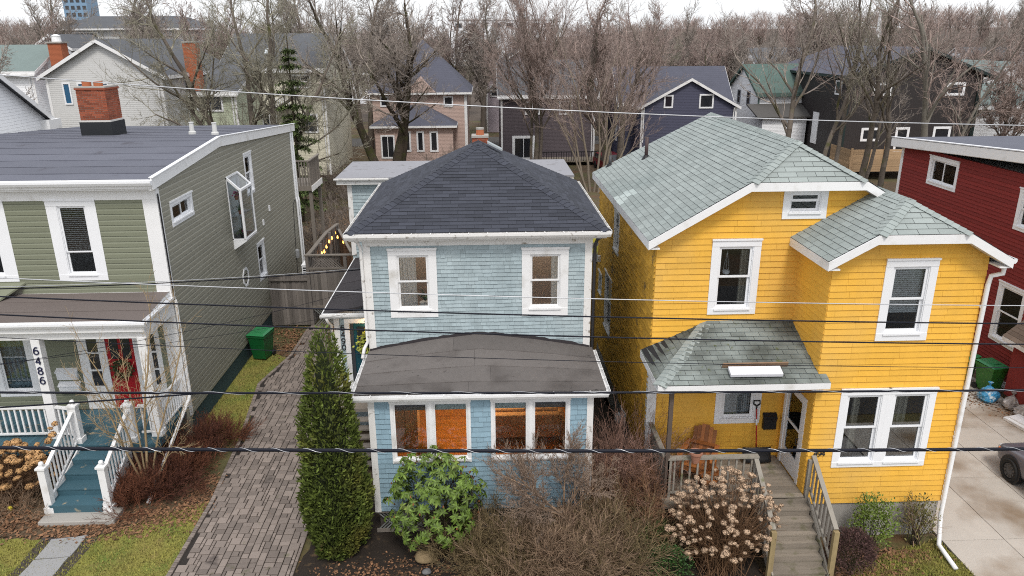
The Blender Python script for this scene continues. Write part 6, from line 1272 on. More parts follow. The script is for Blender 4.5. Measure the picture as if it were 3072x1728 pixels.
# the single trees one can tell apart
make_tree('old_maple', 'old dark trunked bare tree with thick low limbs before the salmon house', 'tree', (-4.6, 46.5, 0), 3, 15, .5, stems=[(0, 0, .05, 0, 9.5, .5), (-1.4, .3, -.28, .05, 10.5, .42), (.3, .2, .3, 0, 8, .26)], kids=((7, 8), (6, 7), (5, 6), (4, 5), 2), bark=BARKD, twig=TWIG)
make_tree('spreading_tree', 'wide spreading bare tree with olive twigs behind the slate blue roof', 'tree', (-11.6, 32, 0), 11, 14, .38, stems=[(0, 0, -.5, 0, 10.5, .3), (.4, 0, .1, .1, 10, .3), (-.2, .3, -.14, .05, 10.5, .28), (.2, -.3, .36, 0, 8.5, .22), (-.1, -.1, -.85, .1, 8, .2)], kids=((6, 7), (6, 7), (5, 6), (4, 5), 2), angle=((30, 70), (30, 65), (25, 60), (25, 60), (25, 60)), twig=TWIGG)
make_tree('big_ash', 'stout grey bare tree between the plum house and sage roof', 'tree', (13.0, 42, 0), 5, 15, .5, stems=[(0, 0, -.06, 0, 9, .48), (.4, .1, .22, .05, 9, .3)], kids=((8, 9), (6, 8), (5, 6), (4, 5), 2), twig=TWIGR)
make_tree('multi_stem_tree', 'clump of pale slanting bare stems before the plum house', 'tree', (10.6, 39, 0), 8, 12, .12, stems=[(0, 0, -.32, 0, 7, .1), (.3, .1, -.1, 0, 8, .11), (.6, 0, .12, 0, 7.5, .1), (1.1, .2, .34, 0, 7, .11), (1.4, 0, .55, .05, 6, .1), (.1, -.2, -.5, 0, 6, .09), (.9, -.2, .22, .1, 7, .1)], kids=((4, 6), (5, 6), (4, 5), 3), levels=4, bark=mat('pale_bark', (.20, .165, .125), .9, noise=(10, .2)), twig=TWIGR, angle=((15, 40),)*5)
make_tree('slender_tree', 'slender bare tree rising behind the brick chimney pot', 'tree', (7.2, 46, 0), 9, 16, .24, stems=[(0, 0, .02, 0, 11, .24), (.3, .1, .08, 0, 10, .16), (-.4, 0, -.1, 0, 9, .14)], kids=((9, 11), (6, 8), (5, 6), (4, 5), 2), angle=((18, 42),)*5, twig=TWIGR)
RT = [(25.2, 37, .26, 0.03, 'straight brown bare tree left of the timber deck'), (27.2, 36.5, .2, .08, 'thin bare tree second in the row before the black house'), (29.0, 38, .18, -.02, 'slim bare tree third in the row before the black house'), (31.0, 37.5, .26, .12, 'grey bare tree before the left corner of the timber deck'), (32.3, 37, .22, .16, 'leaning bare tree beside the timber deck post'), (33.2, 33.5, .3, .2, 'pale leaning bare tree with low side limbs by the red roof')]
for i, (x, y, r, ln, l) in enumerate(RT):
    make_tree('yard_tree', l, 'tree', (x, y, 0), 30+i, 15, r, stems=[(0, 0, ln, 0, 10.5, r)]+([(.3, .2, ln+.25, 0, 8, r*.6)] if i in (3, 5) else []), kids=((6, 8), (4, 5), (4, 4), (3, 3), 1), angle=((20, 45), (22, 50), (25, 55), (25, 60), (25, 60)), bark=BARK if i < 5 else mat('pale_grey_bark', (.17, .155, .13), .9, noise=((4, .2), (20, .2))), twig=[TWIG, TWIGG, TWIGR][i % 3], group='bare trees before the black house')
# wood behind: templates copied as single trees
TPL = []
for i in range(7):
    s_ = 100+i; tw = [TWIGR, TWIG, TWIGG, TWIGR, TWIG, TWIGR, TWIG][i]
    st = [[(0, 0, .03, 0, 8, .26)], [(0, 0, -.05, 0, 9, .3), (.3, 0, .18, 0, 7, .2)], [(0, 0, 0, .04, 7, .24)], [(0, 0, .1, 0, 6.5, .2), (0, .3, -.15, 0, 6.5, .18), (.2, 0, .3, .1, 5.5, .15)], [(0, 0, 0, 0, 10, .3)], [(0, 0, .06, 0, 9, .25)], [(0, 0, -.1, .1, 8, .3), (.3, .2, .25, 0, 8, .25)]][i]
    root = thing('bare_tree', 'bare grey brown tree in the wood behind the houses', 'tree', (0, 0, 0), 'bare trees of the wood behind the houses')
    g = Grow(s_, 5, ((7, 9), (6, 7), (5, 7), (4, 5), 2), (.55, .5, .5, .5, .55), ((22, 55),)*5, (.02, .05, .04, .03, .02), (.05, .09, .11, .13, .14), .011, (1.0, .7, .5, .4, .4, .35))
    for (dx, dy, lx, ly, hh, rr) in st: g.branch(Vector((dx, dy, -.1)), Vector((lx, ly, 1)).normalized(), hh, rr, 0)
    tree_parts(g, root, BARK, tw, 2); TPL.append(root)
rdw = random.Random(77); used = [False]*7; spots = []
def ok(x, y, rad=2.5): return all((x-a)**2+(y-b)**2 > rad*rad for a, b in spots)
occ_boxes = [(-27.5, -18, 35, 51), (-46, -30, 42, 52), (-19.5, -9.5, 39, 60), (-8, 2.5, 54, 69), (3, 14, 51, 65), (14, 26, 47, 58), (27, 37, 52, 62), (32, 46, 42, 63), (53, 64, 61, 73), (3, 12, 77, 91), (-47, -30, 73, 87), (-41, -36, 59, 69), (46, 55, 49, 58)]
LOOK = ('reddish straight', 'forked grey brown', 'low olive', 'bushy triple stemmed', 'tall grey brown', 'slender reddish', 'twin trunked grey')
def tree_label(k, x, y):
    if y > 150: w = 'on the far hillside'
    elif y > 95: w = 'in the deep wood behind the '+('light grey' if x < -25 else 'cream' if x < -9 else 'salmon' if x < 3 else 'plum' if x < 14 else 'navy' if x < 30 else 'black')+' house'
    else: w = 'close behind the '+('light grey' if x < -19 else 'cream' if x < -9 else 'salmon' if x < 2.7 else 'plum' if x < 14.5 else 'navy' if x < 26 else 'black')+' house' if y > 47 else 'growing near the '+('light grey' if x < -19 else 'navy' if x < 26 else 'black')+' house'
    return LOOK[k]+' bare tree '+w
def place(x, y, s=None):
    if any(a-1 < x < b+1 and c-2.5 < y < d+1 for a, b, c, d in occ_boxes) or not ok(x, y, 3.0): return
    spots.append((x, y)); k = rdw.randrange(7)
    o = TPL[k] if not used[k] else copy_tree(TPL[k]); used[k] = True
    s = s*1.12 if y < 74 else s; o['label'] = tree_label(k, x, y); o.location = (x, y, hill(x, y)-.05); o.rotation_euler = (0, 0, rdw.uniform(0, 6.28)); o.scale = (s, s, s*rdw.uniform(.9, 1.1))
def hill(x, y):
    t = max(0, min(1, (y-90)/160)); t = t*t*(3-2*t)
    return t*(3.0+7*max(0, min(1, (x-40)/120))+4*max(0, min(1, (-x-60)/120)))
# near scatter between the houses
for x, y, s in ((-30, 33, .9), (-28, 55, 1.0), (-22, 55, 1.1), (-15.5, 63, 1.1), (-9, 52, .95), (-9.3, 64, 1.1), (-5, 72, 1.1), (2.6, 50, .8), (2.8, 70, 1.0), (3.2, 60, .85), (14.2, 60, 1.0), (13.8, 66, 1.1), (19, 62, 1.05), (27, 64, 1.1), (38, 66, 1.1), (47.5, 46, .85), (48, 62, 1.0), (50, 44, .9), (57, 56, .9), (60, 50, .9), (-36, 56, .9), (-34, 66, 1.1), (-49, 55, 1.0), (-52, 65, 1.1), (-44, 69, 1.0), (-28, 68, 1.1), (-22, 66, 1.0), (64, 58, 1), (66, 66, 1.1), (9, 70, 1.0), (0, 72, 1.05), (7, 72, 1.1), (17.5, 70, 1.1), (23, 68, 1.0), (12, 72, .95), (33, 66, 1.0), (43, 68, 1.1), (52, 76, 1.1), (-13, 64, 1.0)): place(x, y, s)
tries = 0
while len(spots) < 170 and tries < 4000:
    tries += 1; y = 74+(rdw.random()**1.5)*170; half = 20+y*.82; place(rdw.uniform(-half*.95, half*1.05)+2, y, rdw.uniform(.65, 1.15))
# far wood as one mass on the hill
HILLM = mat('wooded_hill_ground', (.085, .065, .05), 1, noise=((.05, .3), (.6, .3)))
n = 60; xs_ = np.linspace(-420, 460, n); yz = np.linspace(88, 620, 50); V = [(x, y, hill(x, y)-.03+(max(0, y-250)*.02)) for y in yz for x in xs_]
F = np.array([(j*n+i, j*n+i+1, (j+1)*n+i+1, (j+1)*n+i) for j in range(49) for i in range(n-1)]); struct(npmesh('hill', np.array(V), F, HILLM, None, smooth=True))
rf = np.random.default_rng(4); segs = []
for k in range(520):
    y = rf.uniform(215, 520); x = rf.uniform(-.85, .9)*(y*.8+40); z = hill(x, y)+max(0, y-250)*.02-.5; h = rf.uniform(9, 15)
    segs.append((x, y, z, x+rf.normal(0, .3), y, z+h*.6, .25, .15))
    for j in range(70):
        a = rf.uniform(0, 6.28); t = rf.uniform(.25, 1); L = rf.uniform(2, 4.5); cx, cz = x+math.cos(a)*rf.uniform(0, 2.2), z+h*t*.75
        segs.append((cx, y+math.sin(a)*2, cz, cx+math.cos(a)*L*.6, y+math.sin(a)*(2+L*.4), cz+L*rf.uniform(.5, 1), .07, .03))
props(stuff(segmesh('distant_wood', segs, TWIGR, None, 3, loc=(0, 300, 10))), 'hazy brown leafless wood on the far hillside', 'wood')
# spruce
sp = thing('spruce', 'dark green spruce with sparse tiers before the cream house', 'tree', (0, 0, 0)); SPR = mat('spruce_needles', (.075, .105, .03), .8, var=.5, noise=((1, .3),))
k = []; nd = []; rds = random.Random(6); k.append((0, 0, 0, .1, 0, 11.6, .16, .03))
zz = 1.5
while zz < 11.2:
    rr = .35+(11.6-zz)*.20
    for j in range(7):
        a = rds.uniform(0, 6.28); L = rr*rds.uniform(.55, 1.1); d = Vector((math.cos(a), math.sin(a), -.18)); p0 = Vector((.01*zz, 0, zz)); k.append((*p0, *(p0+d*L), .03, .008))
        for q in range(int(L*75)):
            t = rds.uniform(.2, 1); c = p0+d*L*t+Vector((rds.gauss(0, .07), rds.gauss(0, .07), rds.gauss(0, .06))); b = Vector((rds.gauss(0, 1), rds.gauss(0, 1), rds.gauss(-.35, .5))).normalized()*rds.uniform(.12, .3); s = b.cross(Vector((0, 0, 1))).normalized()*.05
            nd.append([c-s, c+s, c+b+s*.4, c+b-s*.4])
    zz += rds.uniform(.35, .6) if rds.random() < .8 else .95
segmesh('trunk', k, BARKD, sp, 5); N_ = np.array([[tuple(v) for v in q] for q in nd]); npmesh('crown', N_.reshape(-1, 3), np.arange(len(N_)*4).reshape(-1, 4), SPR, sp, np.random.default_rng(1).random(len(N_)))
sp.location = (-8.95, 30.5, 0); sp.scale = (.92, .92, .98)
# ================================================================ FENCES, BINS, CAR, WIRES
FENCE = mat('grey_fence_wood', (.18, .16, .145), .92, var=.3, noise=((2, .15), (30, .15)), streak=(12, .3), bump=(35, .5, (1, 1, .08)))
G = thing('fence_gate', 'weathered grey board gate between the olive house and taller fence', 'gate', (-5.1, 11.6, 0))
x = -5.86; i = 0
while x < -4.3: bxo('fence_board', FENCE, G, x, x+.13, 11.56+(.03 if i % 2 else 0), 11.58+(.03 if i % 2 else 0), .06, 2.2+random.uniform(-.03, .03), v=random.random()); x += .118; i += 1
for z in (.5, 1.9): bxo('cross_rail', FENCE, G, -5.86, -4.25, 11.615, 11.66, z, z+.09)
bxo('gate_cap', FENCE, G, -5.86, -4.28, 11.5, 11.555, 1.98, 2.06)
F_ = thing('lattice_fence', 'tall grey board fence topped with lattice and cap rail', 'fence', (-3.4, 11.6, 0))
for x in (-4.22, -2.72): bxo('post', FENCE, F_, x-.06, x+.06, 11.5, 11.62, 0, 3.0)
x = -4.14; i = 0
while x < -2.82: bxo('fence_board', FENCE, F_, x, x+.125, 11.55+(.02 if i % 2 else 0), 11.57+(.02 if i % 2 else 0), .9, 2.42, v=random.random()); x += .13; i += 1
bxo('cap_rail', GREYW, F_, -4.3, -1.9, 11.48, 11.64, 3.0, 3.05); bxo('mid_rail', GREYW, F_, -4.16, -2.78, 11.53, 11.6, 2.43, 2.5); bxo('low_rail', GREYW, F_, -4.16, -2.78, 11.53, 11.6, .8, .9)
for z0, h, yy, nm in ((2.5, .5, 11.56, 'lattice'), (.05, .72, 11.45, 'low_lattice')):
    lt = MB()
    for s_ in (-1, 1):
        u = -4.9
        while u < -1.9:
            a, b = (u, z0), (u+h*s_, z0+h)
            pts = [p for p in (a, b)]
            x0_, x1_ = sorted((a[0], b[0]))
            if x0_ > -4.16 and x1_ < -2.78: lt.beam((a[0], yy+.006*s_, a[1]), (b[0], yy+.006*s_, b[1]), .035, .008, v=random.random(), upv=(0, 1, 0))
            u += .11
    stuff(lt.build(nm, FENCE if z0 > 1 else mat('grey_green_lattice', (.2, .21, .2), .9), F_))
E_ = thing('side_fence', 'weathered board fence running back behind the lattice fence', 'fence', (-4.2, 14, 0)); y = 11.7; i = 0
while y < 17: xx = -4.2+(.2*(y-15.4)/1.6 if y > 15.4 else 0); bxo('fence_board', FENCE, E_, xx-.01+(.02 if i % 2 else 0), xx+.01+(.02 if i % 2 else 0), y, y+.15, .05, 2.95, v=random.random()); y += .16; i += 1
bxo('cap_rail', GREYW, E_, -4.28, -4.12, 11.66, 15.4, 2.96, 3.02); MB().beam((-4.2, 15.41, 2.99), (-4.0, 17.0, 2.99), .15, .06).build('cap_rail', GREYW, E_)
for y in (13.4, 15.3, 16.9): bxo('post', FENCE, E_, -4.1, -4.0, y, y+.1, 0, 3.0)
E2 = thing('side_fence', 'brown board fence slanting back from the blue ell to the string lights', 'fence', (-3.3, 15.5, 0))
for i in range(22): t = i/21; MB().beam((-3.95+1.25*t, 16.9-4.0*t, .05), (-3.95+1.25*t, 16.9-4.0*t, 2.7), .025, .16, v=random.random(), upv=(1.25, -4, 0)).build('fence_board', mat('brown_fence_wood', (.17, .10, .06), .9, var=.3, streak=(12, .2)), E2)
MB().beam((-3.95, 16.9, 2.75), (-2.7, 12.9, 2.75), .12, .06).build('cap_rail', GREYW, E2)
BULB = mat('festoon_bulb', (1, .6, .2), .4, emit=((1, .42, .08), 3.2))
S_ = thing('string_lights', 'glowing amber string lights above the back fence', 'string lights', (-3.9, 15, 2.6)); P_ = [(-3.989, 13.245), (-3.948, 13.543), (-4.012, 14.324), (-4.07, 15.2), (-4.064, 15.819), (-4.1, 16.8), (-3.837, 15.979), (-3.42, 15.103), (-3.127, 14.513)]
P3 = [Vector((x, y, 2.6)) for x, y in P_]; MB().tube([p+Vector((0, 0, .14)) for p in P3], .008, 5).build('cable', BLACKP, S_)
for p in P3: MB().lathe(p, [(.01, -.055), (.035, -.03), (.042, .005), (.025, .06), (.016, .1)], 10).build('bulb', BULB, S_, smooth=True)
A_ = thing('fan_unit', 'small white vented box on a stand behind the grey gate', 'vent box', (-4.45, 12.3, 0)); bxo('box', VINYLW, A_, -4.62, -4.32, 12.2, 12.5, 2.0, 2.42)
k = MB(); k.raw([(-4.64, 12.18, 2.42), (-4.3, 12.18, 2.42), (-4.3, 12.52, 2.42), (-4.64, 12.52, 2.42), (-4.47, 12.4, 2.64)], [(0, 1, 4), (1, 2, 4), (2, 3, 4), (3, 0, 4), (3, 2, 1, 0)]); k.build('cap', VINYLW, A_); bxo('stand', GREYW, A_, -4.52, -4.42, 12.3, 12.4, 0, 2.0)
for i in range(3): bxo('grille_bar', BLACKP, A_, -4.58, -4.36, 12.19, 12.2, 2.08+i*.1, 2.13+i*.1)
# wheeled bins
def bin_(label, loc, rz, m, group=None, v=.5):
    t = thing('wheeled_bin', label, 'bin', (0, 0, 0), group); h = .95; k = MB(); a, b = .22, .29; c, d = .25, .36
    pts = [(-a, -c, .06), (a, -c, .06), (a, c, .06), (-a, c, .06), (-b*.96, -d, h*.9), (b*.96, -d, h*.9), (b*.96, d, h*.9), (-b*.96, d, h*.9), (-b-.02, -d-.02, h*.9), (b+.02, -d-.02, h*.9), (b+.02, d+.02, h*.9), (-b-.02, d+.02, h*.9), (-b-.02, -d-.02, h), (b+.02, -d-.02, h), (b+.02, d+.02, h), (-b-.02, d+.02, h)]
    k.raw(pts, [(3, 2, 1, 0)]+[(i+o, (i+1) % 4+o, (i+1) % 4+4+o, i+4+o) for o in (0, 4, 8) for i in range(4)]); k.build('body', m, t, bevel=.015)
    k = MB(); q = [(-b-.03, -d-.05, h+.005), (b+.03, -d-.05, h+.005), (b+.03, d+.02, h+.03), (-b-.03, d+.02, h+.03), (-b+.03, -d+.04, h+.055), (b-.03, -d+.04, h+.055), (b-.03, d-.05, h+.085), (-b+.03, d-.05, h+.085)]
    k.raw(q, [(4, 5, 6, 7), (3, 2, 1, 0), (0, 1, 5, 4), (1, 2, 6, 5), (2, 3, 7, 6), (3, 0, 4, 7)]); k.build('lid', LIDM, t, bevel=.012)
    k = MB(); k.box(-.12, .12, -.18, .12, h+.06, h+.085); k.build('lid_panel', LIDM, t, bevel=.01)
    MB().tube([(-b+.02, d+.02, h-.02), (-b+.02, d+.09, h), (b-.02, d+.09, h), (b-.02, d+.02, h-.02)], .016, 8).build('handle', m, t)
    for s in (-1, 1): MB().lathe((s*(a+.03), c+.04, .1), [(.1, -.03), (.1, .03)], 16, axis='x').build('wheel', BLACKP, t)
    for z in (.35, .6): k = MB(); k.box(-b*.7, b*.7, -d*.86-.02+(.6-z)*.16, -d*.8+(.6-z)*.16, z, z+.02); k.build('rib', m, t)
    t.location = loc; t.rotation_euler = (0, 0, rz); return t
GRN = mat('green_plastic', (.008, .10, .028), .38, noise=((3, .12),)); GRN2 = mat('faded_green_plastic', (.035, .16, .025), .45, noise=((4, .15),), dirt=((.2, .28, .12), 6, .68, .05))
LIDM = mat('green_lid_plastic', (.03, .20, .075), .3, noise=((3, .1),))
bin_('dark green wheeled bin standing against the olive wall', (-5.38, 8.42, .0), R(-12), GRN).scale = (1.1, 1.1, 1.08)
bin_('scuffed green wheeled bin, the farther of two by the red wall', (19.0, 5.3, .03), R(20), GRN2, 'bins by the red house'); bin_('green wheeled bin beside the blue recycling bag', (19.4, 4.45, .03), R(10), GRN2, 'bins by the red house')
# bags
def bag(label, loc, s, m, seed, name='rubbish_bag'):
    rd = random.Random(seed); k = MB(); n, q = 18, 11; P = []
    for j in range(q):
        t = j/(q-1); r = math.sin(math.pi*min(1, .12+t*.9))**.6*(1-.45*t); 
        for i in range(n): a = 2*math.pi*i/n; rr = r*(1+.14*math.sin(a*3+seed+t*4)+rd.uniform(-.09, .09)); P.append((loc[0]+s[0]*rr*math.cos(a), loc[1]+s[1]*rr*math.sin(a), loc[2]+s[2]*(t+rd.uniform(-.02, .02))))
    k.raw(P, [(j*n+i, j*n+(i+1) % n, (j+1)*n+(i+1) % n, (j+1)*n+i) for j in range(q-1) for i in range(n)]+[tuple(range(n-1, -1, -1)), tuple((q-1)*n+i for i in range(n))])
    t = thing(name, label, 'bag', (loc[0], loc[1], loc[2])); k.build('sack', m, t); kk = MB(); kk.lathe((loc[0], loc[1], loc[2]+s[2]*.97), [(.03, 0), (.02, .03), (.08, .12), (.05, .13)], 9); kk.build('tied_neck', m, t)
BLUEB = mat('blue_film', (.05, .30, .55), .25, noise=((9, .4),), dirt=((.55, .65, .7), 9, .6, .06)); CLEARB = mat('clear_film', (.30, .27, .25), .25, noise=((9, .4),), dirt=((.55, .52, .5), 9, .62, .06))
bag('shiny blue recycling bag at the foot of the green bins', (18.95, 3.75, .03), (.36, .36, .55), BLUEB, 1); bag('translucent grey bag slumped by the red house skirt', (19.35, 3.2, .03), (.34, .34, .45), CLEARB, 2); bag('translucent bag of packaging beside the foam sheets', (19.35, 2.6, .03), (.3, .34, .45), CLEARB, 5)
f_ = thing('foam_sheets', 'white foam sheets lying by the clear bags', 'foam', (19.0, 2.3, .03)); MB().extrude([(18.62, 2.5, .04), (19.3, 2.65, .04), (19.5, 1.7, .04), (18.8, 1.55, .04)], (0, 0, .08)).build('sheet', WHITE, f_); MB().extrude([(18.75, 2.45, .12), (19.35, 2.6, .14), (19.45, 1.8, .14), (18.9, 1.7, .12)], (0, 0, .05)).build('sheet', WHITE, f_)
# car nosed into the concrete drive
c_ = thing('parked_car', 'grey hatchback parked nose in on the concrete drive', 'car', (0, 0, 0)); CP = mat('grey_car_paint', (.13, .125, .145), .25, spec=.6, noise=((60, .04),))
st = [(.02, .55, .62, .28, .60), (-.12, .74, .72, .24, .66), (-.35, .81, .80, .2, .74), (-.8, .84, .88, .2, .83), (-1.25, .85, .93, .2, .90), (-1.4, .85, .95, .2, .93), (-2.0, .85, .95, .2, .95), (-3.2, .85, .97, .2, .97), (-3.9, .82, .97, .24, .96), (-4.15, .7, .93, .3, .9)]
k = MB(); P = []; 
for y, hw, zs, zb, zt in st:
    P += [(-hw*.8, y, zb), (-hw, y, zb+.12), (-hw*1.0, y, zs*.72), (-hw*.97, y, zs*.88), (-hw*.86, y, zs*.97), (-hw*.5, y, zt+.015), (0, y, zt+.03), (hw*.5, y, zt+.015), (hw*.86, y, zs*.97), (hw*.97, y, zs*.88), (hw, y, zs*.72), (hw, y, zb+.12), (hw*.8, y, zb)]
n = 13; k.raw(P, [(j*n+i, (j+1)*n+i, (j+1)*n+(i+1) % n, j*n+(i+1) % n) for j in range(len(st)-1) for i in range(n)]+[tuple(range(n)), tuple((len(st)-1)*n+i for i in range(n-1, -1, -1))]); b_ = k.build('body', CP, c_, smooth=True); sb = b_.modifiers.new('sub', 'SUBSURF'); sb.levels = sb.render_levels = 2
k = MB(); P = []
for y, hw, z in ((-1.28, .74, .93), (-2.0, .66, 1.36), (-3.2, .64, 1.40), (-3.95, .66, .97)): P += [(-hw, y, .92 if z > 1 else z), (-hw*.88, y, z), (hw*.88, y, z), (hw, y, .92 if z > 1 else z)]
k.raw(P, [(j*4+i, j*4+i+1, (j+1)*4+i+1, (j+1)*4+i) for j in range(3) for i in range(3)]); k.build('cabin', FARGL, c_); bxo('roof_panel', CP, c_, -.58, .58, -3.25, -1.98, 1.39, 1.43, bevel=.02)
TYR = mat('tyre_rubber', (.015, .015, .015), .8); RIM = mat('black_steel_rim', (.09, .09, .095), .45, metal=.4)
for s in (-1, 1):
    for y in (-.86, -3.35):
        ar = MB(); ar.lathe((s*.80, y, .34), [(.385, -.12), (.385, .055)] if s > 0 else [(.385, -.055), (.385, .12)], 28, axis='x'); ar.build('wheel_arch', BLACKP, c_)
        w_ = MB(); w_.lathe((s*.79, y, .31), [(.2, -.1), (.29, -.1), (.31, -.07), (.31, .07), (.29, .105), (.22, .105), (.21, .05)] if s > 0 else [(.21, -.05), (.22, -.105), (.29, -.105), (.31, -.07), (.31, .07), (.29, .1), (.2, .1)], 28, axis='x'); wo = w_.build('wheel', TYR, c_, smooth=False)
        r_ = MB(); r_.lathe((s*.79, y, .31), [(.205, s*.06), (.19, s*.085), (.12, s*.075), (.06, s*.1), (.02, s*.105)], 22, axis='x'); r_.build('rim', RIM, wo)
        for q in range(10): a = q*.628; MB().lathe((s*.872, y+.155*math.cos(a), .31+.155*math.sin(a)), [(.022, -.004), (.022, .004)], 8, axis='x').build('rim_hole', BLACKP, wo)
    k = MB(); k.lathe((s*.60, -.14, .58), [(.02, -.08), (.1, -.05), (.12, 0), (.08, .07)], 14); k.build('headlight', mat('headlight_lens', (.55, .55, .55), .1), c_); MB().lathe((s*.745, -.22, .58), [(.02, -.05), (.05, 0), (.02, .06)], 10).build('side_marker', mat('amber_lens', (.8, .2, .02), .2), c_)
bxo('bumper_grille', BLACKP, c_, -.5, .5, .02, .05, .34, .46); bxo('licence_plate', WHITE, c_, -.25, .25, .045, .055, .48, .58)
c_.location = (17.42, .12, .03); c_.rotation_euler = (0, 0, R(0))
# overhead wires, between poles out of view on both sides
WIRE = mat('black_cable', (.006, .007, .014), .55, spec=.2); WIREL = mat('bare_aluminium_wire', (.5, .51, .53), .35, metal=.3); 
def wire(name, label, pts, r, m, yy=-8.5, group='overhead wires along the street', ext=26):
    q = []
    for u, v in pts: x, z = ap(u, v, yy); q.append((x, z))
    xs_ = np.array([p[0] for p in q]); zs = np.array([p[1] for p in q]); co = np.polyfit(xs_, zs, 2 if len(q) > 2 else 1); co[0] = max(co[0], .0005) if len(co) == 3 else co[0]
    if len(co) == 3: co = np.array([co[0], *np.polyfit(xs_, zs-co[0]*xs_**2, 1)])
    X_ = np.linspace(-ext, ext+6, 60); t = thing(name, label, 'cable', (0, yy, float(np.polyval(co, 0))), group); MB().tube([(x, yy, float(np.polyval(co, x))) for x in X_], r, 6).build('conductor', m, t, smooth=True); return t, co
wire('overhead_wire', 'pale bare wire highest of the overhead wires', [(0, 225), (1024, 294), (2048, 348), (3072, 376)], .0062, WIREL)
wire('overhead_wire', 'pale bare wire crossing the upstairs windows', [(0, 834), (1024, 874), (2048, 903), (3072, 917)], .0058, WIREL)
wire('overhead_wire', 'black wire crossing just below the upstairs windows', [(0, 890), (1024, 928), (2048, 957), (3072, 971)], .0095, WIRE)
wire('overhead_wire', 'black wire crossing the top of the blue porch roof', [(0, 944), (1024, 988), (2048, 1017), (3072, 1033)], .0095, WIRE)
wire('overhead_wire', 'thin black wire crossing the middle of the blue porch roof', [(0, 1013), (1024, 1059), (2048, 1091), (3072, 1103)], .0045, WIRE)
t, co = wire('overhead_cable', 'black cable crossing along the blue porch gutter', [(0, 1180), (1024, 1176), (2048, 1176), (3072, 1172)], .015, WIRE)
def spiral(t, co, R0, pitch, r, yy=-8.5):
    X_ = np.arange(-16, 22, pitch/8); MB().tube([(x, yy+R0*math.cos(2*math.pi*x/pitch), float(np.polyval(co, x))+R0*math.sin(2*math.pi*x/pitch)) for x in X_], r, 4).build('lashing_wire', WIREL, t)
spiral(t, co, .017, .8, .003)
t, co = wire('overhead_cable', 'thick black lashed cable, lowest of the overhead wires', [(0, 1343), (1024, 1352), (2048, 1352), (3072, 1347)], .024, WIRE); spiral(t, co, .026, .42, .0035)
def drop(label, a, b, r, m, sag=.25, n=24):
    a, b = Vector(a), Vector(b); t = thing('service_drop', label, 'cable', tuple(a), 'service drops to the houses'); MB().tube([a.lerp(b, i/n)-Vector((0, 0, sag*4*(i/n)*(1-i/n))) for i in range(n+1)], r, 5).build('conductor', m, t, smooth=True)
x_, z_ = ap(0, 842, -8.5); drop('twisted service cable running to the blue house insulators', (x_-9, -10, z_+.6), (-.1, 1.2, 5.55), .012, WIRE, .3); drop('pale messenger wire of the twisted service cable', (x_-9, -10, z_+.63), (-.1, 1.2, 5.59), .006, WIREL, .3)
x_, z_ = ap(0, 1080, -8.5); drop('thin telephone wire slanting up to the blue side entry', (x_-5, -9.5, z_-.1), (-.9, 3.0, 3.7), .005, WIRE, .2); x_, z_ = ap(0, 1120, -8.5); drop('thin telephone wire slanting up to the felt roof', (x_-5, -9.5, z_-.1), (-.1, 1.15, 5.1), .005, WIRE, .35)
x_, z_ = ap(0, 1217, -8.5); x2, z2 = ap(600, 1180, -8.5); drop('black cable joining the gutter level cable near the slanting downspout', (x_-2, -8.5, z_-.1), (x2, -8.5, z2), .011, WIRE, .02)
# ================================================================ SHRUBS AND GARDEN
def cards(C, D, W, L, jit=None):
    """leaf cards from centres C, directions D, side vectors W (unit), lengths L (n,), returns V,F: rhombic leaves"""
    P = np.stack([C, C+D*L[:, None]*.5+W, C+D*L[:, None], C+D*L[:, None]*.5-W], 1); return P.reshape(-1, 3), np.arange(len(C)*4).reshape(-1, 4)
def unit(v): return v/(np.linalg.norm(v, axis=1, keepdims=True)+1e-9)
def leafy(name, label, cat, c, rad, h, n, m, seed, leaf=(.05, .09), wid=.3, stems=True, lump=.25, shell=.55, z0=0, upb=.3, sm=None):
    r_ = np.random.default_rng(seed); root = thing(name, label, cat, (c[0], c[1], 0)); k = 9; lc = unit(r_.normal(0, 1, (k, 3))); lr = r_.uniform(.6, 1.2, k)
    d = unit(r_.normal(0, 1, (n, 3))); d[:, 2] = np.where(d[:, 2] < -.6, -d[:, 2], d[:, 2]); bump = 1+lump*(np.max((d@lc.T)**6*lr, axis=1)-.5); rr = r_.uniform(shell, 1, n)**.5*bump
    C = np.stack([c[0]+d[:, 0]*rad[0]*rr, c[1]+d[:, 1]*rad[1]*rr, z0+h/2+d[:, 2]*h/2*rr], 1); C[:, 2] = np.maximum(C[:, 2], .03)
    D = unit(d*.7+r_.normal(0, .6, (n, 3))+[0, 0, upb]); L = r_.uniform(*leaf, n); W = unit(np.cross(D, unit(r_.normal(0, 1, (n, 3)))))*(L*wid)[:, None]
    V, F = cards(C, D, W, L); npmesh('foliage', V, F, m, root, r_.random(n), loc=(c[0], c[1], z0))
    if stems:
        S = []
        for i in range(16): t = d[i]; a = np.array([c[0]+r_.normal(0, .05), c[1]+r_.normal(0, .05), 0]); b = np.array([c[0]+t[0]*rad[0]*.7, c[1]+t[1]*rad[1]*.7, z0+h*.55+t[2]*h*.25]); S.append((*a, *b, .014, .006))
        segmesh('stems', S, sm or BARKD, root, 4, loc=(c[0], c[1], 0))
    return root
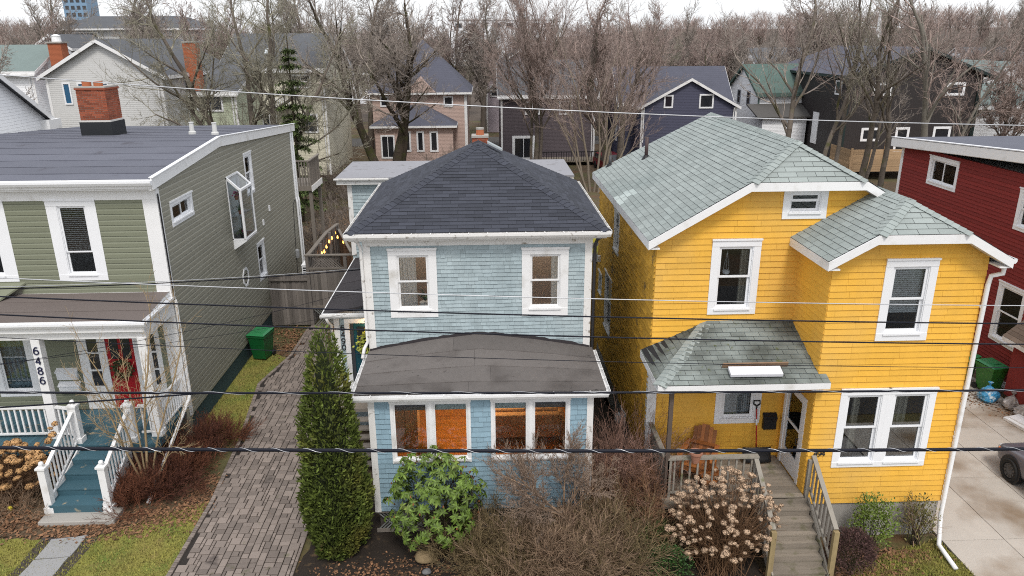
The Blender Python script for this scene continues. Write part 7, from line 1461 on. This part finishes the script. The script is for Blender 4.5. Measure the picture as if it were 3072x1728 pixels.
# tall cedar: flat sprays over a dark core
r_ = np.random.default_rng(12); n = 26000; CX, CY, CH = -.55, -2.72, 5.5
cd_ = thing('tall_cedar', 'tall narrow green cedar beside the paved drive and blue porch', 'cedar', (CX, CY, 0))
z = CH*(1-np.sqrt(r_.random(n))*.995); a = r_.uniform(0, 6.283, n); prof_ = lambda z: np.interp(z, [0, .3, 1, 1.6, 2.8, 3.9, 4.8, 5.2, 5.5], [.42, .56, .66, .65, .57, .45, .29, .17, .04])
lob = 1+.09*np.sin(a*3+z*1.3)+.08*np.sin(a*5-z*2.7)+.06*np.sin(a*8+z*5.3)+.05*np.sin(a*13-z*9); rad = prof_(z)*lob*r_.uniform(.80, 1.04, n)+.02
C = np.stack([CX+.05*z/CH+rad*np.cos(a), CY+rad*np.sin(a), z], 1); D = unit(np.stack([np.cos(a)*.55, np.sin(a)*.55, np.ones(n)*.8], 1)+r_.normal(0, .38, (n, 3))); L = r_.uniform(.05, .16, n); W = unit(np.cross(D, unit(r_.normal(0, 1, (n, 3)))))*(L*.17)[:, None]
V, F = cards(C, D, W, L); npmesh('foliage', V, F, mat('cedar_spray', (.085, .115, .018), .8, var=.6, noise=((.9, .3), (6, .25)), dirt=(((.16, .15, .03), 1.1, .62, .1), ((.13, .085, .03), 2.3, .70, .05))), cd_, r_.random(n), loc=(CX, CY, 0))
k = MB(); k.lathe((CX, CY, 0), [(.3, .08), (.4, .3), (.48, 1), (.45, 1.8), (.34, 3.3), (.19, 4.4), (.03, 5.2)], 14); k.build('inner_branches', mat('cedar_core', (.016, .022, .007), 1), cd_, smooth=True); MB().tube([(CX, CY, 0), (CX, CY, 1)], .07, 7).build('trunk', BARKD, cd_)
# rhododendron: whorls of long leaves
rh = thing('rhododendron', 'glossy green rhododendron bush under the left porch windows', 'rhododendron', (1.68, -2.95, 0)); RHO = mat('rhododendron_leaf', (.095, .15, .022), .55, var=.5, noise=((2.5, .25),), dirt=((.22, .26, .06), 3, .66, .08))
def leafmesh(nm, L, w_, bend):
    mb = MB(); pts = []; 
    for i, t in enumerate((0, .2, .5, .8, 1.0)): ww = w_*(.12, .75, 1, .7, .05)[i]; z_ = -bend*t*t*L; pts += [(-ww, t*L, z_+ww*.35), (0, t*L, z_), (ww, t*L, z_+ww*.35)]
    mb.raw(pts, [(j*3+i, j*3+i+1, (j+1)*3+i+1, (j+1)*3+i) for j in range(4) for i in range(2)]); return mb
rd = random.Random(31); leaves = []
for w_i in range(430):
    u = rd.uniform(-1, 1); a = rd.uniform(0, 6.283); s = math.sqrt(1-u*u); rr = rd.uniform(.8, 1.03)
    if u < -.75: continue
    lump = 1+.14*math.sin(a*3+u*4)+.08*math.sin(a*7); c = Vector((1.68+math.cos(a)*s*1.08*rr*lump, -2.98+math.sin(a)*s*.8*rr, 1.38+u*1.28*rr*(.95+.1*math.sin(a*5)))); nrm = Vector((math.cos(a)*s*.8, math.sin(a)*s*.9, u*.7+.55)).normalized(); t1 = nrm.orthogonal().normalized(); nl = rd.randint(7, 10)
    for j in range(nl):
        th = 6.283*j/nl+rd.uniform(-.2, .2); tv = t1.copy(); tv.rotate(Matrix.Rotation(th, 3, nrm)); el = rd.uniform(-.25, .35); d = (tv*math.cos(el)+nrm*math.sin(el)).normalized(); x = d.cross(nrm).normalized(); zz = x.cross(d)
        M_ = Matrix(((x.x, d.x, zz.x, c.x), (x.y, d.y, zz.y, c.y), (x.z, d.z, zz.z, c.z), (0, 0, 0, 1))); leaves.append((M_, rd.uniform(.85, 1.25), rd.random(), (CAMP-c).normalized().dot(nrm)))
leaves.sort(key=lambda q: -q[3]); lm = [leafmesh('leaf', .108, .021, b).build('leaf', RHO, rh) for b in (.25, .55, .8)]
for o in lm: o.location = (0, 0, 0)
base_V = []; tpl = [o.data for o in lm]
for o in lm:
    off = WL[o.name]
    for v in o.data.vertices: v.co += off
    for q in o.data.attributes['var'].data: q.value = .5
vars_ = []
for i, me in enumerate(list(tpl)):
    for vv in (.2, .8):
        m2 = me.copy()
        for q in m2.attributes['var'].data: q.value = vv
        vars_.append(m2)
tpl += vars_
V_, F_l, A_l = [], [], []
for i, (M_, s, vv, _) in enumerate(leaves):
    if i < 300:
        if i < 3: o = lm[i]
        else: o = bpy.data.objects.new('leaf', tpl[rd.randrange(len(tpl))]); COL.objects.link(o); o.parent = rh
        o.matrix_basis = Matrix.Translation(-WL[rh.name]) @ M_ @ Matrix.Scale(s, 4)
    else:
        k0 = len(V_); me = tpl[i % 3]; T = M_ @ Matrix.Scale(s, 4); V_ += [tuple(T @ v.co) for v in me.vertices]
        for p in me.polygons: F_l.append([k0+j for j in p.vertices]); A_l.append(vv)
stuff(npmesh('inner_leaves', np.array(V_), np.array(F_l), RHO, rh, A_l, loc=(1.68, -2.95, 0)))
g = Grow(3, 2, (4, 4), (.6, .55), ((20, 50), (20, 50)), (.05, .05), (.1, .12), .008, (.3, .25, .2))
for i in range(7): g.branch(Vector((1.68+rd.uniform(-.1, .1), -2.95, 0)), Vector((rd.uniform(-.7, .7), rd.uniform(-.5, .4), 1)).normalized(), 1.2, .03, 0)
segmesh('branches', sum(g.S, []), BARKD, rh, 4, loc=(1.68, -2.95, 0))
k = MB()
for i in range(45):
    a, u = rd.uniform(0, 6.283), rd.uniform(-.3, .95); s = math.sqrt(1-u*u); c = Vector((1.68+math.cos(a)*s*1.02, -2.98+math.sin(a)*s*.78, 1.36+u*1.18)); k.lathe(c, [(.004, -.02), (.02, 0), (.012, .035)], 5, v=rd.random())
stuff(k.build('buds', mat('bud_brown', (.2, .08, .03), .7, var=.4), rh))
# twiggy shrubs
def twiggy(name, label, c, nst, L, spread, m, seed, levels=3, kids=((4, 5), (4, 5), (3, 4)), r=.012, rmin=.0028, lean=(0, 0), ratio=(.6, .55, .55), upw=(.03, .03, .0), base=.12, ang=(15, 45), droop=0, cat='shrub', flat=1, zb=0, minup=.25):
    rd = random.Random(seed); root = thing(name, label, cat, (c[0], c[1], 0)); g = Grow(seed, levels, kids, ratio, (ang,)*levels, upw, (.09, .12, .15, .15), rmin, (.22, .18, .14, .12), droop)
    for i in range(nst):
        a = rd.uniform(0, 6.283); s = spread*math.sqrt(rd.random()); d = Vector((math.cos(a)*s+lean[0], math.sin(a)*s*flat+lean[1], max(minup, 1-.5*s))).normalized(); g.branch(Vector((c[0]+rd.gauss(0, base), c[1]+rd.gauss(0, base), zb)), d, L*rd.uniform(.7, 1.15), r*rd.uniform(.7, 1.2), 0)
    st_ = [q for q in g.S[0]]; tw = [q for L_ in g.S[1:] for q in L_]
    stuff(segmesh('stems', st_, m, root, 4, loc=(c[0], c[1], 0))); stuff(segmesh('twigs', tw, m, root, 3, loc=(c[0], c[1], 0))); return root
TWB = mat('shrub_twig_tan', (.28, .19, .125), .9, var=.5); TWR = mat('shrub_twig_red', (.25, .145, .11), .9, var=.5); TWO = mat('shrub_twig_olive', (.21, .155, .08), .9, var=.5); TWD = mat('barberry_twig', (.10, .036, .022), .9, var=.6); TWP = mat('sapling_bark', (.34, .25, .14), .8, var=.25)
mp = thing('bare_maple_shrub', 'bare fine twigged maple shrub before the right porch windows', 'shrub', (4.85, -2.75, 0)); g = Grow(17, 4, ((6, 7), (5, 6), (5, 6), (4, 5)), (.62, .55, .55, .5), ((22, 50), (20, 50), (20, 50), (20, 55)), (.02, .02, .02, .02), (.08, .1, .12, .14), .0032, (.2, .18, .15, .12, .1))
for d, L in (((-.55, -.15, .75), 1.35), ((-.9, -.2, .5), 1.3), ((-.2, .05, 1), 1.3), ((.3, -.1, .9), 1.2), ((-.75, .1, .7), 1.35), ((.65, -.1, .7), 1.0), ((-.5, -.5, .55), 1.1)): g.branch(Vector((4.6, -3.0, .9)), Vector(d).normalized(), L, .028, 0)
segmesh('trunk', [(4.88, -2.75, 0, 4.75, -2.9, .45, .06, .05), (4.75, -2.9, .45, 4.6, -3.0, .95, .05, .04)]+g.S[0]+g.S[1], TWB, mp, 5, loc=(4.85, -2.75, 0)); segmesh('twigs', g.S[2]+g.S[3]+g.S[4], mat('maple_twig', (.27, .195, .145), .9, var=.5), mp, 3, loc=(4.85, -2.75, 0))
twiggy('red_twig_shrub', 'upright reddish bare shrub between the blue and yellow houses', (6.0, -1.8), 60, 1.65, .6, TWR, 41, kids=((4, 5), (3, 4), 3), base=.25)
twiggy('red_twig_shrub', 'lower reddish bare shrub beside the deck skirt', (6.5, -2.5), 55, 1.3, .75, mat('shrub_twig_russet', (.28, .15, .085), .9, var=.5), 42, base=.2)
for i, (x, y, m, L, l) in enumerate(((3.2, -3.35, TWO, .75, 'olive brown tangle of bare stems beside the rhododendron'), (4.1, -3.75, TWB, .85, 'tan tangle of arching bare stems below the maple shrub'), (5.0, -3.8, TWB, .85, 'dense tan bare shrub before the blue porch corner'), (5.75, -3.45, TWO, .9, 'olive arching bare shrub at the blue porch corner'), (2.55, -3.05, TWO, .6, 'small olive bare shrub against the porch skirt'))):
    twiggy('tangled_shrub', l, (x, y), 90, L*1.25, 1.05, m, 50+i, levels=2, kids=((6, 7), (5, 6)), base=.3, droop=.1, r=.008, rmin=.0034)
twiggy('tangled_shrub', 'reddish tangle of twigs filling behind the maple shrub', (5.3, -3.1), 70, .85, .95, TWB, 58, levels=2, kids=((6, 7), (5, 6)), base=.35, r=.008, rmin=.0034)
leafy('juniper', 'dull green feathery juniper between the bare shrubs and hydrangea', 'juniper', (6.45, -3.45), (.65, .5), 1.0, 2600, mat('juniper_green', (.07, .10, .025), .85, var=.5), 61, leaf=(.07, .14), wid=.1, shell=.1)
leafy('boxwood', 'small dark green leafy bush before the hydrangea', 'bush', (6.75, -4.15), (.5, .38), .85, 1800, mat('boxwood_green', (.035, .085, .018), .6, var=.5), 62, leaf=(.04, .07), wid=.28, shell=.3)
leafy('azalea', 'yellow green leafy shrub against the yellow house foundation', 'shrub', (11.5, -3.4), (.55, .42), 1.35, 2300, mat('azalea_green', (.13, .185, .03), .6, var=.5), 63, leaf=(.04, .075), wid=.28, shell=.15, lump=.5, z0=.05)
leafy('mixed_shrub', 'sparse russet green shrub at the yellow house corner', 'shrub', (12.7, -3.15), (.42, .35), 1.15, 900, mat('russet_green', (.14, .13, .04), .7, var=.6), 64, leaf=(.04, .07), wid=.28, shell=.1, lump=.5, z0=.05)
twiggy('bare_shrub', 'thin bare stems rising through the corner shrub', (12.75, -3.15), 10, .8, .4, TWB, 65, levels=2, kids=(4, 3))
leafy('heather', 'dark purple brown heather mound beside the stairs', 'heather', (10.8, -3.95), (.55, .45), .95, 5200, mat('heather_purple', (.085, .045, .04), .9, var=.55), 66, leaf=(.05, .09), wid=.12, shell=.3)
# hydrangeas
HEADS = {}
def flower_head(m, key, seed, r0):
    rd = random.Random(seed); mb = MB()
    for i in range(95):
        d = Vector((rd.gauss(0, 1), rd.gauss(0, 1), rd.gauss(.25, 1))).normalized(); c = d*r0*rd.uniform(.75, 1.05); c.z *= .8; t = d.orthogonal().normalized(); t.rotate(Matrix.Rotation(rd.uniform(0, 6.28), 3, d)); b = d.cross(t); s = r0*rd.uniform(.2, .32); vv = rd.random(); tilt = d*s*.35
        mb.poly([c-t*s+tilt, c-b*s-tilt*.4, c+t*s+tilt, c+b*s-tilt*.3], v=vv)
    mb.lathe((0, 0, 0), [(r0*.3, -r0*.5), (r0*.62, 0), (r0*.3, r0*.5)], 7, v=.1); return mb
def hydrangea(label, c, rad, h, nh, nst, m, sm, seed, r0, z0=.3, yfront=1.0, extra=()):
    root = thing('hydrangea', label, 'hydrangea', (c[0], c[1], 0)); rd = random.Random(seed); tp = []
    for i in range(4): o = flower_head(m, i, seed+i, r0).build('flower_head', m, root, origin=(0, 0, 0)); tp.append(o)
    S = []; n = 0; pos = list(extra)
    while len(pos) < nh:
        a = rd.uniform(0, 6.283); u = rd.uniform(-.55, 1); s = math.sqrt(1-u*u); rr = rd.uniform(.72, 1.05); p = (c[0]+math.cos(a)*s*rad[0]*rr, c[1]+math.sin(a)*s*rad[1]*rr, z0+(h-z0)*(.45+.55*u*rr))
        if p[2] > .12: pos.append(p)
    for i, p in enumerate(pos):
        o = tp[i] if i < 4 else bpy.data.objects.new('flower_head', tp[i % 4].data)
        if i >= 4: COL.objects.link(o); o.parent = root
        s = rd.uniform(.6, 1.3); o.location = Vector(p)-WL[root.name]; o.rotation_euler = (rd.uniform(-.5, .5), rd.uniform(-.5, .5), rd.uniform(0, 6.28)); o.scale = (s*rd.uniform(.8, 1.25), s*rd.uniform(.8, 1.2), s*rd.uniform(.65, 1.05))
        b = Vector((c[0]+rd.gauss(0, .18), c[1]+rd.gauss(0, .12), 0)); q = b.lerp(Vector(p), .5)+Vector((rd.gauss(0, .05), rd.gauss(0, .05), .12)); S += [(*b, *q, .007, .006), (*q, *p, .006, .004)]
    for i in range(nst):
        a = rd.uniform(0, 6.283); s = math.sqrt(rd.random()); b = Vector((c[0]+rd.gauss(0, .25), c[1]+rd.gauss(0, .2), 0)); p = Vector((c[0]+math.cos(a)*s*rad[0], c[1]+math.sin(a)*s*rad[1], z0+(h-z0)*rd.uniform(.3, .9)*(1-.4*s))); q = b.lerp(p, .55)+Vector((rd.gauss(0, .08), rd.gauss(0, .08), .15)); S += [(*b, *q, .007, .005), (*q, *p, .005, .003)]
        for k_ in range(3): t = q.lerp(p, rd.random()); e = t+Vector((rd.gauss(0, .12), rd.gauss(0, .12), rd.uniform(-.05, .2))); S.append((*t, *e, .004, .002))
    stuff(segmesh('stems', S, sm, root, 3, loc=(c[0], c[1], 0))); return root
hydrangea('big dried hydrangea with pinkish tan heads beside the deck stairs', (8.0, -3.75), (1.2, .8), 2.4, 270, 420, mat('dried_flower_pink', (.46, .325, .22), .95, var=.55), mat('hydrangea_stem', (.17, .095, .05), .9, var=.5), 71, .06)
hydrangea('dried hydrangea with golden tan heads before the white railing', (-9.3, -.35), (1.2, .62), 1.55, 170, 200, mat('dried_flower_gold', (.46, .27, .12), .9, var=.4), mat('hydrangea_stem', (.17, .095, .05), .9, var=.5), 72, .085, extra=[(-8.2, .15, 1.85), (-8.3, .1, 1.75), (-8.25, .05, 1.6), (-8.35, 0, 1.45), (-8.6, -.1, 1.4)])
twiggy('tangled_shrub', 'brown tangle of stems below the golden hydrangea', (-9.0, -.8), 40, .6, 1.1, TWB, 74, levels=2, kids=((5, 6), (3, 4)), base=.35, r=.007)
# barberries along the olive house
for i, (x, y, L, l) in enumerate(((-6.0, -.75, .62, 'red brown barberry at the foot of the blue stairs'), (-5.35, -.35, .62, 'red brown barberry round the end of the slanting downspout'), (-5.25, .55, .7, 'red brown barberry midway along the slanting downspout'), (-5.2, 1.5, .75, 'red brown barberry nearest the olive corner board'), (-4.9, 2.35, .62, 'red brown barberry at the edge of the side grass'), (-6.1, .1, .7, 'red brown barberry against the blue deck skirt'))):
    twiggy('barberry', l, (x, y), 60, L, 1.1, TWD if i % 2 else mat('barberry_twig_rust', (.15, .055, .028), .9, var=.6), 80+i, levels=2, kids=((6, 7), (5, 6)), base=.22, r=.006, rmin=.0035)
# bare sapling before the olive porch
sap = thing('bare_sapling', 'slender bare sapling with pale stems before the red door', 'sapling', (-6.0, -.15, 0)); g = Grow(23, 3, ((6, 8), (4, 5), 3), (.34, .5, .5), ((25, 55), (25, 55), (25, 55)), (.03, .04, .03), (.05, .07, .09, .1), .0035, (.4, .3, .2, .15))
for d, L, r in (((-.32, .0, 1), 3.1, .032), ((-.12, .05, 1), 3.6, .036), ((.12, .0, 1), 4.2, .036), ((.3, .05, 1), 4.0, .03), ((.02, -.1, 1), 3.0, .028), ((.5, -.1, .8), 2.4, .022)): g.branch(Vector((-6.0+d[0]*.2, -.15, 0)), Vector(d).normalized(), L, r, 0)
segmesh('trunk', g.S[0], TWP, sap, 6, loc=(-6, -.15, 0)); segmesh('twigs', g.S[1]+g.S[2]+g.S[3], TWP, sap, 4, loc=(-6, -.15, 0))
# shrubs in the back gardens
for i, (x, y, L, l) in enumerate(((-2.6, 22, 1.2, 'brown thicket behind the string lights'), (-4.5, 26, 1.3, 'tall brown thicket behind the olive balcony'), (-1.5, 30, 1.4, 'grey brown thicket behind the blue rear ell'), (-5.5, 33, 1.4, 'brown thicket before the old maple'), (3, 36, 1.3, 'brown thicket behind the brick chimney'), (-7.5, 38, 1.5, 'grey thicket beside the cream house'), (16.5, 40, 1.3, 'brown thicket before the navy house'), (-6.4, 22.5, 1.2, 'brown bramble thicket below the olive balcony'), (47, 36, 1.5, 'brown thicket beyond the red roof'), (0, 44, 1.4, 'brown thicket beside the old maple'), (20, 43, 1.3, 'brown thicket under the navy gable'))):
    twiggy('thicket', l, (x, y), 40, L*1.25, .95, [TWB, mat('thicket_grey', (.2, .165, .14), .9, var=.5)][i % 2], 120+i, levels=3, kids=((4, 5), (4, 5), 3), base=.8, r=.016, rmin=.005, cat='thicket', droop=.06)
# stones and ball
def stone(name, label, c, s, m, seed):
    rd = random.Random(seed); mb = MB(); n, q = 16, 9; P = [(c[0], c[1], c[2]-s[2]*.3)]
    for j in range(1, q):
        t = math.pi*j/q
        for i in range(n): a = 2*math.pi*i/n; k = 1+.06*math.sin(a*2+seed)+.05*math.sin(a*3+t*2)+rd.uniform(-.015, .015); P.append((c[0]+s[0]*math.sin(t)*math.cos(a)*k, c[1]+s[1]*math.sin(t)*math.sin(a)*k, c[2]-s[2]*math.cos(t)*k*(1 if math.cos(t) < 0 else .3)))
    P.append((c[0], c[1], c[2]+s[2])); F = [(0, 1+(i+1) % n, 1+i) for i in range(n)]+[(1+(j-1)*n+i, 1+(j-1)*n+(i+1) % n, 1+j*n+(i+1) % n, 1+j*n+i) for j in range(1, q-1) for i in range(n)]+[(1+(q-2)*n+i, 1+(q-2)*n+(i+1) % n, len(P)-1) for i in range(n)]
    mb.raw(P, F); return props(mb.build(name, m, None, smooth=True), label, 'stone')
ST = mat('tan_granite', (.26, .19, .105), .9, noise=((9, .15), (60, .3)), bump=(50, .4)); stone('boulder', 'rounded tan boulder in the mulch below the rhododendron', (1.48, -3.28, .1), (.24, .2, .22), ST, 2); stone('cobble', 'small grey stone in the mulch beyond the boulder', (1.52, -3.66, .03), (.11, .09, .07), mat('grey_stone', (.16, .16, .16), .9, noise=(30, .2)), 5)
stone('cobble', 'grey green stone half hidden by the bare shrubs', (3.3, -4.1, .03), (.14, .12, .08), mat('mossy_stone', (.13, .15, .12), .9, noise=(30, .2)), 6)
b_ = MB(); b_.lathe((-9.05, -.95, .1), [(.012, -.06), (.045, -.045), (.063, 0), (.045, .045), (.012, .06)], 14); props(b_.build('yellow_ball', mat('yellow_ball', (.6, .5, .03), .7), None, smooth=True), 'yellow ball lying under the golden hydrangea', 'ball')
